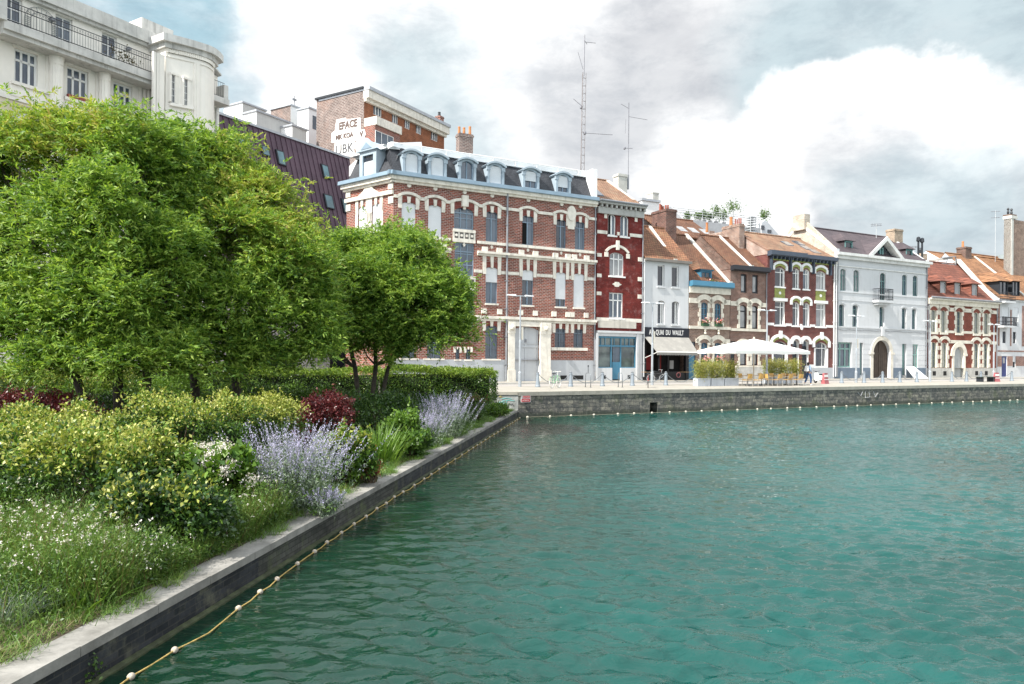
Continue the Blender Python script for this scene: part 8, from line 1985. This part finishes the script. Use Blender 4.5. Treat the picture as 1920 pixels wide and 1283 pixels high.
# ================================================================ on the promenade
def W(px, py, z=QZ): p = on_z(px, py, z); return p
M_BOL = pr('bollard_grey', (.26, .30, .34), .45, metal=.2, var=.08)
M_CHAIN = pr('chain_steel', (.22, .24, .26), .5, metal=.5)
def build_street():
    # bollards with swags of chain
    t = thing('bollard', 'dark grey iron bollard nearest the hedge in front of the carriage gate', 'bollard', (0, 0, 0), 0, 'iron bollards along the quay')
    MB().lathe((0, 0, 0), [(.17, 0), (.17, .10), (.14, .14), (.11, .55), (.095, .78), (.12, .80), (.12, .84), (.08, .87)], 14).build('post', M_BOL, t, smooth=False)
    MB().lathe((0, 0, .87), [(.05, 0), (.10, .03), (.10, .06), (.05, .09), (.02, .12)], 12).build('cap', M_CHAIN, t)
    spots = [(1008.3, 725.5, 'dark grey iron bollard nearest the hedge in front of the carriage gate'), (1070, 725.3, 'iron bollard right of the pale green bicycle'), (1129.4, 725, 'iron bollard in front of the left side of the blue shopfront'), (1185.5, 724.6, 'iron bollard in front of the right side of the blue shopfront'), (1248.4, 723.6, 'iron bollard in front of the cafe between the red bicycle and the planters'), (1304.8, 723, 'iron bollard touching the left planter'),
        (1578, 719.3, 'iron bollard in front of the left window of the white townhouse'), (1620, 719, 'iron bollard left of the dark arched carriage door'), (1654.7, 718.7, 'iron bollard before the dark arched carriage door'), (1687, 718.3, 'iron bollard right of the dark arched carriage door'), (1719, 718, 'iron bollard by the leaning white panel'), (1784.7, 717.2, 'iron bollard left of the grey arched door'), (1812, 717, 'iron bollard right of the grey arched door'), (1839, 716.6, 'iron bollard behind the low dark bench'), (1897, 714.5, 'last iron bollard in front of the royal blue door')]
    pos = []
    for i, (px, py, lab) in enumerate(spots):
        s_, n_ = row_st(px, py); p = row_pt(s_, 5.6, QZ); 
        # keep them on one line, at the photo's bearing
        q = hit_plane(px, py, CQ + RN * 5.6, RN); p = Vector((q.x, q.y, QZ)); pos.append(p)
        if i == 0: t.location = p; t.rotation_euler = (0, 0, ROWRZ)
        else: dup(t, p, ROWRZ, lab)
    for a, b, lab in ((0, 1, 'first chain beside the hedge'), (1, 2, 'chain behind the first bicycle rack'), (2, 3, 'chain before the blue door'), (3, 4, 'chain passing the red bicycle'), (4, 5, 'deep chain before the cafe front'), (6, 7, 'chain before the white townhouse windows'), (7, 8, 'chain left of the arched carriage door'), (8, 9, 'chain right of the arched carriage door'), (9, 10, 'chain reaching the leaning white panel'), (11, 12, 'chain before the grey arched door'), (12, 13, 'chain right of the grey arched door'), (13, 14, 'long chain before the pale modern house')):
        p, q = pos[a] + Vector((0, 0, .86)), pos[b] + Vector((0, 0, .86)); pts = []
        for i in range(13): f = i / 12; w = p.lerp(q, f); w.z -= .62 * (1 - (2 * f - 1) ** 2); pts.append(w)
        mb = MB()
        for i in range(12):
            for k in range(3): u0 = pts[i].lerp(pts[i + 1], k / 3); u1 = pts[i].lerp(pts[i + 1], (k + .8) / 3); mb.tube([u0, u1], .028 if k % 2 else .022, 5)
        tag(mb.build('chain', M_CHAIN), 'sagging iron ' + lab, 'chain', 'chains between the bollards')
    # bicycle racks: thin hoops
    for i, (px, py, lab) in enumerate(((1102.6, 726.6, 'thin grey bicycle stand left of the blue shopfront'), (1163, 726.4, 'thin grey bicycle stand before the blue door'))):
        p = W(px, py); t = thing('bicycle_stand', lab, 'bicycle stand', p, ROWRZ + R(90 if i == 0 else 80), 'bicycle stands'); MB().tube([(-.3, 0, 0), (-.3, 0, .8), (-.22, 0, .92), (.22, 0, .92), (.3, 0, .8), (.3, 0, 0)], .025, 7).build('hoop', M_CHAIN, t, smooth=True); MB().box(-.36, -.24, -.05, .05, 0, .02).box(.24, .36, -.05, .05, 0, .02).build('base_plates', M_CHAIN, t)
        if i == 0: MB().tube([(.0, 0, .9), (.0, 0, 1.35)], .02, 6).box(-.04, .04, -.02, .02, 1.3, 1.42).build('marker', M_DARKJ, t)
    # bicycles
    def bicycle(label, px, py, rz, fc, wc, basket=False):
        p = W(px, py); t = thing('bicycle', label, 'bicycle', p, rz); F = pr('bike_' + label.split()[0], fc, .35, var=.03); Wm = pr('bike_rim_' + label.split()[0], wc, .5, var=.03)
        for x in (-.52, .52):
            w = MB().ring((x, 0, .34), .33, .022, 'y', 24, 6).build('wheel', pr('tyre', (.03, .03, .03), .8) if wc[0] < .3 else Wm, t, smooth=True); MB().ring((x, 0, .34), .30, .012, 'y', 24, 5).build('rim', Wm, w); s = MB()
            for k in range(10): a = k * math.pi / 5; s.tube([(x, 0, .34), (x + .29 * math.cos(a), 0, .34 + .29 * math.sin(a))], .003, 3)
            s.lathe((x, 0, .34), [(.02, -.03), (.02, .03)], 6); s.build('spokes', M_CHAIN, w)
            MB().tube([(x + .37 * math.cos(a), 0, .34 + .37 * math.sin(a)) for a in [R(20 + k * 20) for k in range(8)]], .016, 5).build('mudguard', F, w)
        f = MB(); bb = (-.08, 0, .30); sd_ = (-.22, 0, .82); hd = (.36, 0, .80); hl = (.39, 0, .66)
        for a, b in ((bb, sd_), (bb, hl), ((-.19, 0, .70), (.36, 0, .75)), (bb, (-.52, 0, .34)), ((-.2, 0, .74), (-.52, 0, .34)), (hd, hl), (hl, (.52, 0, .34))): f.tube([a, b], .02, 7)
        f.build('frame', F, t); MB().lathe((-.24, 0, .86), [(.02, 0), (.11, .02), (.10, .06), (.03, .07)], 10).box(-.12, .02, -.03, .03, .88, .92).tube([(-.22, 0, .78), (-.24, 0, .88)], .014, 5).build('saddle', M_DARKJ, t)
        MB().tube([(.36, 0, .78), (.37, 0, 1.0)], .014, 5).tube([(.22, -.27, 1.0), (.36, -.22, 1.03), (.38, 0, 1.0), (.36, .22, 1.03), (.22, .27, 1.0)], .014, 6).build('handlebar', Wm if wc[0] > .3 else M_DARKJ, t)
        MB().ring((-.08, 0.05, .30), .09, .01, 'y', 14, 4).tube([(-.08, .05, .30), (.02, .09, .18)], .012, 5).box(-.02, .08, .08, .16, .16, .18).tube([(-.08, -.05, .30), (-.18, -.09, .42)], .012, 5).box(-.24, -.14, -.16, -.08, .41, .43).build('crank', M_CHAIN, t)
        MB().box(-.75, -.28, -.06, .06, .70, .715).tube([(-.52, -.06, .34), (-.62, -.06, .70)], .008, 4).tube([(-.52, .06, .34), (-.62, .06, .70)], .008, 4).build('carrier', M_CHAIN, t)
        return t
    bicycle('mint green city bicycle with white mudguards parked on the quay by the second bollard', 1041, 727.5, ROWRZ + R(35), (.30, .55, .32), (.70, .70, .66))
    bicycle('red bicycle parked in front of the cafe beside the lamp post', 1215, 727, ROWRZ + R(52), (.50, .05, .05), (.12, .12, .12))
    bicycle('black bicycle leaning in front of the cafe wall', 1232, 718, ROWRZ + R(-15), (.03, .03, .035), (.35, .35, .35))
    # lamp posts
    def lamp(label, px, pyb, pyt, nn=None):
        p = W(px, pyb) if nn is None else None
        q = hit_plane(px, pyb, CQ + RN * 6.2, RN); p = Vector((q.x, q.y, QZ)); d = p.y; h = (pyb - pyt) * d / FPX
        t = thing('street_lamp', label, 'street lamp', p, ROWRZ, 'street lamps along the quay')
        MB().lathe((0, 0, 0), [(.11, 0), (.11, .9), (.075, 1.0), (.075, h * .5), (.055, h * .52), (.05, h)], 12).build('pole', pr('lamp_grey', (.40, .43, .46), .4, metal=.4), t, smooth=False)
        a = MB().tube([(-.55, 0, h - .02), (0, 0, h + .02), (.55, 0, h - .02)], .035, 7); a.build('arm', MATS['lamp_grey'], t)
        for s in (-1, 1): MB().hexa([(s * .35, -.14, h + .0), (s * .95, -.10, h + .02), (s * .95, .10, h + .02), (s * .35, .14, h + .0)], [(s * .38, -.10, h + .10), (s * .92, -.06, h + .08), (s * .92, .06, h + .08), (s * .38, .10, h + .10)]).build('lamp_head', pr('lamp_white', (.60, .62, .64), .4), t)
        MB().box(.075, .20, -.05, .05, h * .52, h * .66).build('ballast_box', M_CREAM, t)
    for a in (('street lamp standing before the carriage gate of the brick mansion', 974.5, 726, 556), ('street lamp in front of the cafe awning', 1222.5, 724.5, 571.5), ('street lamp rising behind the white parasol', 1437.5, 721, 584), ('street lamp in front of the white townhouse', 1605, 718.8, 594.5), ('street lamp at the left corner of the red brick house', 1743.5, 716.5, 603.5), ('street lamp at the right corner of the red brick house', 1863, 714.6, 609.5)): lamp(*a)
    # planters with bamboo
    pm_ = pr('planter_grey', (.40, .43, .47), .6, var=.05, streak=.15)
    bam = leafmat('bamboo_leaf', [(.12, .16, .03), (.22, .26, .05), (.36, .34, .09), (.42, .34, .14)], trans=.3)
    def planter(label, px0, px1, pyb, n_, hpl=.55, hb=1.25, nl=2600):
        a = hit_plane(px0, pyb, CQ + RN * n_, RN); b = hit_plane(px1, pyb, CQ + RN * n_, RN); L = (b - a).length; t = thing('planter', label, 'planter', (a.x, a.y, QZ), ROWRZ, 'grey planters of bamboo round the terrace')
        mb = MB(); w = .5; mb.box(0, L, 0, .04, 0, hpl); mb.box(0, L, w - .04, w, 0, hpl); mb.box(0, .04, .04, w - .04, 0, hpl); mb.box(L - .04, L, .04, w - .04, 0, hpl); mb.box(.04, L - .04, .04, w - .04, .05, hpl - .08); mb.box(-.02, L + .02, -.02, .0, hpl - .06, hpl); mb.build('trough', pm_, t)
        n = 46; bs = np.column_stack([RNG.uniform(.1, L - .1, n), RNG.uniform(.1, w - .1, n), np.full(n, hpl - .1)]); ds = np.column_stack([RNG.normal(0, .14, n), RNG.normal(0, .14, n), np.ones(n)]); blades('canes', bs, ds, RNG.uniform(hb * .7, hb * 1.15, n), .018, bam, t, bend=.12)
        j = RNG.integers(0, n, nl); f = RNG.uniform(.12, 1.0, nl); c = bs[j] + unit(ds)[j] * (f * hb)[:, None] + RNG.normal(0, .13, (nl, 3)); leaves('foliage', c, RNG.normal(0, 1, (nl, 3)) + np.array([0, 0, -.3]), (.15, .03), bam, t)
    for a in (('left grey planter of yellow green bamboo by the bollard', 1308.6, 1332, 725.5, 3.6), ('second grey planter of bamboo left of the terrace', 1334, 1358, 725.5, 3.6), ('third grey planter of bamboo beside the terrace tables', 1359.5, 1385, 725.5, 3.6)): planter(*a)
    for a in (('planter of bamboo behind the left of the terrace chairs', 1436, 1458, 719, 6.4), ('planter of bamboo behind the middle of the terrace chairs', 1459, 1481, 719, 6.4), ('planter of bamboo behind the right of the terrace chairs', 1482, 1504, 719, 6.4)): planter(*a, hpl=.5, hb=1.45)
    # the big parasol
    pc = hit_plane(1413, 724, CQ + RN * 4.2, RN); pc = Vector((pc.x, pc.y, QZ)); t = thing('parasol', 'huge white square parasol on a central pole over the terrace tables', 'parasol', pc, ROWRZ)
    d = pc.y; zt = at(1413, 635.5, d).z - QZ; ax_ = ROWX
    B = lambda px, py, n_: hit_plane(px, py, CQ + RN * n_, RN)
    hl = (B(1416, 660, 3.0) - B(1320, 660, 3.0)).length; hr = (B(1506, 660, 4.2) - B(1413, 660, 4.2)).length; hx = (hl + hr) / 2 * .74; ze = at(1413, 662, d).z - QZ + .0; hy = 1.9
    c = MB(); N = 6; cor = [(-hx, -hy), (hx, -hy), (hx, hy), (-hx, hy)]
    for i in range(4):
        a, b = cor[i], cor[(i + 1) % 4]
        for k in range(N):
            f0, f1 = k / N, (k + 1) / N; P = lambda f, r: ((a[0] + (b[0] - a[0]) * f) * r, (a[1] + (b[1] - a[1]) * f) * r, zt - (zt - ze - .15) * (r ** 1.12) - .10 * math.sin(f * math.pi) * r * (1 - r) * 2)
            for r0, r1 in ((0, .35), (.35, .7), (.7, 1.0)):
                c.poly([P(f0, r0 + 1e-4), P(f0, r1), P(f1, r1), P(f1, r0 + 1e-4)])
            v0, v1 = P(f0, 1), P(f1, 1); c.poly([v0, (v0[0], v0[1], v0[2] - .22 - .03 * math.sin(k * 2.1)), (v1[0], v1[1], v1[2] - .22 - .03 * math.sin((k + 1) * 2.1)), v1])
    m = bpy.data.materials.new('parasol_cloth'); m.use_nodes = True; T = NT(m.node_tree); b_ = T.n('ShaderNodeBsdfDiffuse', ins={'Color': (.84, .84, .83)}); tr_ = T.n('ShaderNodeBsdfTranslucent', ins={'Color': (.8, .8, .78)}); mx = T.n('ShaderNodeMixShader', ins={0: .3}); T.t.links.new(b_.outputs[0], mx.inputs[1]); T.t.links.new(tr_.outputs[0], mx.inputs[2]); T.t.links.new(mx.outputs[0], T.n('ShaderNodeOutputMaterial').inputs[0])
    c.build('canopy', m, t)
    MB().tube([(0, 0, 0), (0, 0, zt + .05)], .045, 10).lathe((0, 0, zt), [(.10, 0), (.05, .12), (.01, .15)], 8).build('pole', pr('pole_wood', (.50, .42, .32), .5), t); MB().box(-.45, .45, -.45, .45, 0, .08).build('base', M_GREYB, t)
    for a, b in cor: MB().tube([(0, 0, zt - .12), (a * .98, b * .98, ze + .12)], .02, 5).build('rib', MATS['pole_wood'], t)
    # second pole, a white standard of the terrace
    # tables and chairs
    cane = pr('cane_weave', (.50, .30, .09), .6, var=.2, vscale=14); alu = pr('brushed_tube', (.50, .47, .42), .35, metal=.6)
    def chair(label):
        t = thing('cafe_chair', label, 'chair', (0, 0, 0), 0, 'cane cafe chairs on the terrace')
        MB().hexa([(-.21, -.21, .43), (.21, -.21, .43), (.23, .22, .43), (-.23, .22, .43)], [(-.21, -.21, .46), (.21, -.21, .46), (.23, .22, .46), (-.23, .22, .46)]).build('seat', cane, t)
        b = MB(); n = 6
        for i in range(n):
            x0, x1 = -.22 + .44 * i / n, -.22 + .44 * (i + 1) / n; y = lambda x: .24 + .05 * math.cos(x * 6); b.hexa([(x0, y(x0), .54), (x1, y(x1), .54), (x1, y(x1) + .02, .54), (x0, y(x0) + .02, .54)], [(x0, y(x0) + .06, .86), (x1, y(x1) + .06, .86), (x1, y(x1) + .08, .86), (x0, y(x0) + .08, .86)])
        b.build('backrest', cane, t)
        for sx in (-1, 1):
            MB().tube([(sx * .22, -.24, 0), (sx * .21, -.2, .43)], .013, 6).build('leg', alu, t); MB().tube([(sx * .24, .30, 0), (sx * .23, .24, .45), (sx * .23, .33, .88)], .013, 6).build('leg', alu, t)
            MB().tube([(sx * .23, .28, .66), (sx * .26, 0, .66), (sx * .23, -.2, .62), (sx * .21, -.2, .43)], .013, 6).build('arm_rest', alu, t)
        return t
    def table(label):
        t = thing('cafe_table', label, 'table', (0, 0, 0), 0, 'small square cafe tables on the terrace'); MB().box(-.33, .33, -.33, .33, .72, .75).build('table_top', pr('table_wood', (.42, .25, .12), .5, var=.15, vscale=6), t); MB().tube([(0, 0, .02), (0, 0, .72)], .03, 7).box(-.22, .22, -.03, .03, 0, .03).box(-.03, .03, -.22, .22, .031, .055).build('pedestal', M_DARKJ, t); return t
    def on_row(px, n_): q = hit_plane(px, 722, CQ + RN * n_, RN); return Vector((q.x, q.y, QZ))
    tabs = [(1402, 3.2, 'cafe table at the left under the parasol'), (1428, 3.4, 'cafe table just right of the parasol pole'), (1451, 3.3, 'cafe table at the middle of the terrace'), (1474, 3.4, 'cafe table second from the right end of the terrace'), (1494, 3.4, 'cafe table at the right end of the terrace'), (1440, 5.0, 'cafe table in the rear row before the bamboo')]
    t0 = table(tabs[0][2])
    for i, (px, n_, lab) in enumerate(tabs):
        if i == 0: t0.location = on_row(px, n_); t0.rotation_euler = (0, 0, ROWRZ)
        else: dup(t0, on_row(px, n_), ROWRZ + R(random.uniform(-4, 4)), lab)
    chs = [(1400, 2.3, 180, 'cane chair with its back to the water at the left end of the terrace'), (1421, 2.2, 180, 'pale yellow cane chair in front of the parasol pole'), (1440, 2.6, 95, 'cane chair turned sideways right of the pale chair'), (1457, 2.3, 175, 'cane chair with its back to the water at mid terrace'), (1476, 2.4, 185, 'cane chair with its back to the water before the second table from the right'), (1496, 2.3, 178, 'cane chair with its back to the water at the right end'), (1394, 3.9, 10, 'cane chair facing the water by the left planter'), (1431, 4.3, 0, 'cane chair facing the water behind the pole'), (1452, 4.2, -6, 'cane chair facing the water behind the middle table'), (1475, 4.2, 5, 'cane chair facing the water left of the last one'), (1494, 4.2, 2, 'cane chair facing the water at the right end'), (1411, 3.2, 92, 'cane chair turned sideways between the two left tables'), (1484, 3.3, 88, 'cane chair turned sideways between the two right tables')]
    c0 = chair(chs[0][3])
    for i, (px, n_, a, lab) in enumerate(chs):
        rz = ROWRZ + R(a + random.uniform(-5, 5))
        if i == 0: c0.location = on_row(px, n_); c0.rotation_euler = (0, 0, rz)
        else: dup(c0, on_row(px, n_), rz, lab)
    # seated guests are hard to tell in the shade; one pair of dark jackets over the chairs
    # ---- the walking person with a white backpack
    pp = hit_plane(1515.5, 724, CQ + RN * 2.6, RN); pp = Vector((pp.x, pp.y, QZ)); hgt = 45 * pp.y / FPX; k = hgt / 1.75
    t = thing('person', 'dark haired person in a blue top and jeans walking along the quay', 'person', pp, ROWRZ - R(90)); t.scale = (k, k, k)
    def skin(name, verts, edges, rad, mat, sub=1):
        me = bpy.data.meshes.new(name); me.from_pydata(verts, edges, []); o = bpy.data.objects.new(name, me); COL.objects.link(o); o.parent = t; me.materials.append(mat)
        s = o.modifiers.new('skin', 'SKIN'); s.use_smooth_shade = True
        for i, v in enumerate(me.skin_vertices[0].data): v.radius = rad[i] if isinstance(rad[i], tuple) else (rad[i], rad[i]); v.use_root = (i == 0)
        ss = o.modifiers.new('sub', 'SUBSURF'); ss.levels = sub; ss.render_levels = sub; return o
    SK_ = pr('skin', (.30, .17, .12), .5)
    V = [(0, 0, .95), (0, 0, 1.15), (0, .01, 1.38), (0, .01, 1.50), (0, .03, 1.58), (0, .02, 1.68), (.10, 0, .90), (.11, .16, .50), (.10, .12, .09), (.10, .24, .04), (-.10, 0, .90), (-.11, -.03, .50), (-.10, -.26, .16), (-.10, -.18, .07), (.18, .01, 1.42), (.24, -.08, 1.15), (.23, .05, .93), (.23, .10, .85), (-.18, .01, 1.42), (-.24, .08, 1.15), (-.22, .20, .96), (-.21, .26, .90)]
    Eg = [(0, 1), (1, 2), (2, 3), (3, 4), (4, 5), (0, 6), (6, 7), (7, 8), (8, 9), (0, 10), (10, 11), (11, 12), (12, 13), (2, 14), (14, 15), (15, 16), (16, 17), (2, 18), (18, 19), (19, 20), (20, 21)]
    Rd = [(.15, .10), (.12, .09), (.15, .10), .05, .08, .085, .085, .055, .035, .035, .085, .055, .035, .035, .055, .04, .03, .028, .055, .04, .03, .028]
    skin('body', V, Eg, Rd, SK_)
    J = pr('jeans', (.03, .07, .16), .8, var=.15, vscale=6)
    skin('trousers', [V[0], (0, 0, 1.03), V[6], V[7], (.10, .13, .14), V[10], V[11], (-.10, -.24, .20)], [(0, 1), (0, 2), (2, 3), (3, 4), (0, 5), (5, 6), (6, 7)], [(.17, .12), (.16, .11), .105, .078, .06, .105, .078, .06], J)
    skin('top', [(0, 0, 1.02), V[1], V[2], (0, .01, 1.46), V[14], V[15], (.235, .03, .98), V[18], V[19], (-.225, .18, 1.0)], [(0, 1), (1, 2), (2, 3), (2, 4), (4, 5), (5, 6), (2, 7), (7, 8), (8, 9)], [(.165, .12), (.15, .11), (.17, .12), .075, .07, .055, .045, .07, .055, .045], pr('blue_top', (.22, .30, .42), .8, var=.1))
    skin('hair', [(0, .0, 1.70), (0, -.03, 1.60), (0, -.06, 1.46)], [(0, 1), (1, 2)], [.10, .10, .07], pr('dark_hair', (.012, .010, .010), .5))
    for s, (x, y, z) in enumerate(((.10, .18, .05), (-.10, -.20, .10))): skin('shoe', [(x, y - .08, z), (x, y + .05, z - .01), (x, y + .13, z - .015)], [(0, 1), (1, 2)], [.045, .048, .035], M_WHITE)
    bp = thing('backpack', 'white backpack on the back of the walking person', 'backpack', pp + Vector((0, 0, 1.02 * k)), ROWRZ - R(90)); bp.scale = (k, k, k)
    mb = MB(); sx_, sy_, sz_ = .16, .09, .22
    for i in range(0): pass
    mb.hexa([(-.15, -.26, 0), (.15, -.26, 0), (.16, -.11, 0), (-.16, -.11, 0)], [(-.13, -.23, .36), (.13, -.23, .36), (.15, -.11, .42), (-.15, -.11, .42)]); b_ = mb.build('bag', M_WHITE, bp, smooth=False); bv = b_.modifiers.new('bevel', 'BEVEL'); bv.width = .04; bv.segments = 3
    MB().hexa([(-.11, -.30, .03), (.11, -.30, .03), (.11, -.25, .03), (-.11, -.25, .03)], [(-.10, -.28, .18), (.10, -.28, .18), (.10, -.24, .18), (-.10, -.24, .18)]).build('front_pocket', M_WHITE, bp)
    for s in (-1, 1): MB().tube([(s * .10, -.13, .38), (s * .11, .0, .47), (s * .12, .13, .36), (s * .12, .12, .1), (s * .12, -.12, .03)], .014, 5).build('strap', M_WHITE, bp)
    # parcel bin / scooter, barriers
    p = W(1536, 719); t = thing('scooter', 'white motor scooter parked beside the red and white barrier', 'scooter', p, ROWRZ + R(70))
    for x in (-.5, .55): MB().ring((x, 0, .22), .17, .06, 'y', 18, 7).build('wheel', MATS['tyre'], t, smooth=True)
    MB().hexa([(-.75, -.13, .30), (-.15, -.16, .25), (-.15, .16, .25), (-.75, .13, .30)], [(-.8, -.10, .62), (-.1, -.13, .68), (-.1, .13, .68), (-.8, .10, .62)]).box(-.15, .35, -.14, .14, .20, .28).hexa([(.33, -.18, .22), (.45, -.16, .30), (.45, .16, .30), (.33, .18, .22)], [(.42, -.15, .85), (.50, -.12, .85), (.50, .12, .85), (.42, .15, .85)]).tube([(.58, 0, .22), (.45, 0, .8)], .04, 7).build('body', M_WHITE, t); MB().box(-.78, -.12, -.12, .12, .68, .76).build('seat', M_DARKJ, t); MB().tube([(.40, -.3, 1.0), (.43, 0, .95), (.40, .3, 1.0)], .02, 6).lathe((.48, 0, .88), [(.05, 0), (.07, .06), (.02, .1)], 8).build('handlebar', M_DARKJ, t)
    def barrier(label, px, py, rz):
        p = W(px, py); t = thing('road_barrier', label, 'barrier', p, rz, 'plastic road barriers'); t.scale = (.85, .85, .9); m = pr('barrier_red', (.36, .10, .11), .5)
        MB().hexa([(-.42, -.2, 0), (.42, -.2, 0), (.42, .2, 0), (-.42, .2, 0)], [(-.42, -.11, .45), (.42, -.11, .45), (.42, .11, .45), (-.42, .11, .45)]).hexa([(-.42, -.11, .45), (.42, -.11, .45), (.42, .11, .45), (-.42, .11, .45)], [(-.34, -.08, .95), (.34, -.08, .95), (.34, .08, .95), (-.34, .08, .95)]).build('body', m, t); MB().box(-.43, .43, -.135, -.125, .35, .42).box(-.36, .36, -.115, -.10, .6, .8).build('white_bands', M_WHITE, t)
    barrier('red and white plastic barrier before the wine red house', 1547, 720, ROWRZ + R(15)); barrier('red and white plastic barrier at the corner of the red brick house', 1868, 716, ROWRZ)
    # leaning white panel
    q = hit_plane(1715, 711, P0 - RN * .9, RN); t = thing('leaning_panel', 'large white panel leaning against the white townhouse beside its right window', 'panel', (q.x, q.y, QZ), ROWRZ); MB().hexa([(-.9, -.6, 0), (1.5, -.6, 0), (1.5, -.55, 0), (-.9, -.55, 0)], [(-.9, .5, 1.3), (.6, .5, 1.3), (.6, .55, 1.3), (-.9, .55, 1.3)]).build('panel', M_WHITE, t)
    q = hit_plane(1697, 709, P0 - RN * 1.0, RN)
    # low dark bench at the far end
    q = hit_plane(1847.5, 716, CQ + RN * 4.5, RN); t = thing('bench', 'low dark slatted bench near the red brick house', 'bench', (q.x, q.y, QZ), ROWRZ); L = 1.1
    MB().box(-L, L, -.3, -.12, .42, .47).box(-L, L, -.09, .09, .42, .47).box(-L, L, .12, .3, .42, .47).build('seat', pr('bench_green', (.03, .05, .04), .6), t)
    for x in (-L + .15, L - .35): MB().box(x, x + .2, -.28, .28, 0, .42).build('leg', M_DARKJ, t)
    # cafe menu board and plants
    q = hit_plane(1262, 712, P0 - RN * 1.6, RN)
    for px, lab in ((1212, 'small dark cafe table under the awning at the left'), (1283, 'small dark cafe table under the awning by the blue door')):
        q = hit_plane(px, 712, P0 - RN * 1.1, RN); t = dup(t0, Vector((q.x, q.y, QZ)), ROWRZ, lab); t['group'] = 'small tables under the awning'
house2(); house3(); house4(); house5(); house6(); house7(); house8(); house9()
build_white(); build_purple(); build_brick_tower(); build_white_blocks(); build_behind(); build_masts()
build_street()
build_trees(); build_garden()
print('objects', len(bpy.data.objects), 'polys', sum(len(o.data.polygons) for o in bpy.data.objects if o.type == 'MESH'))
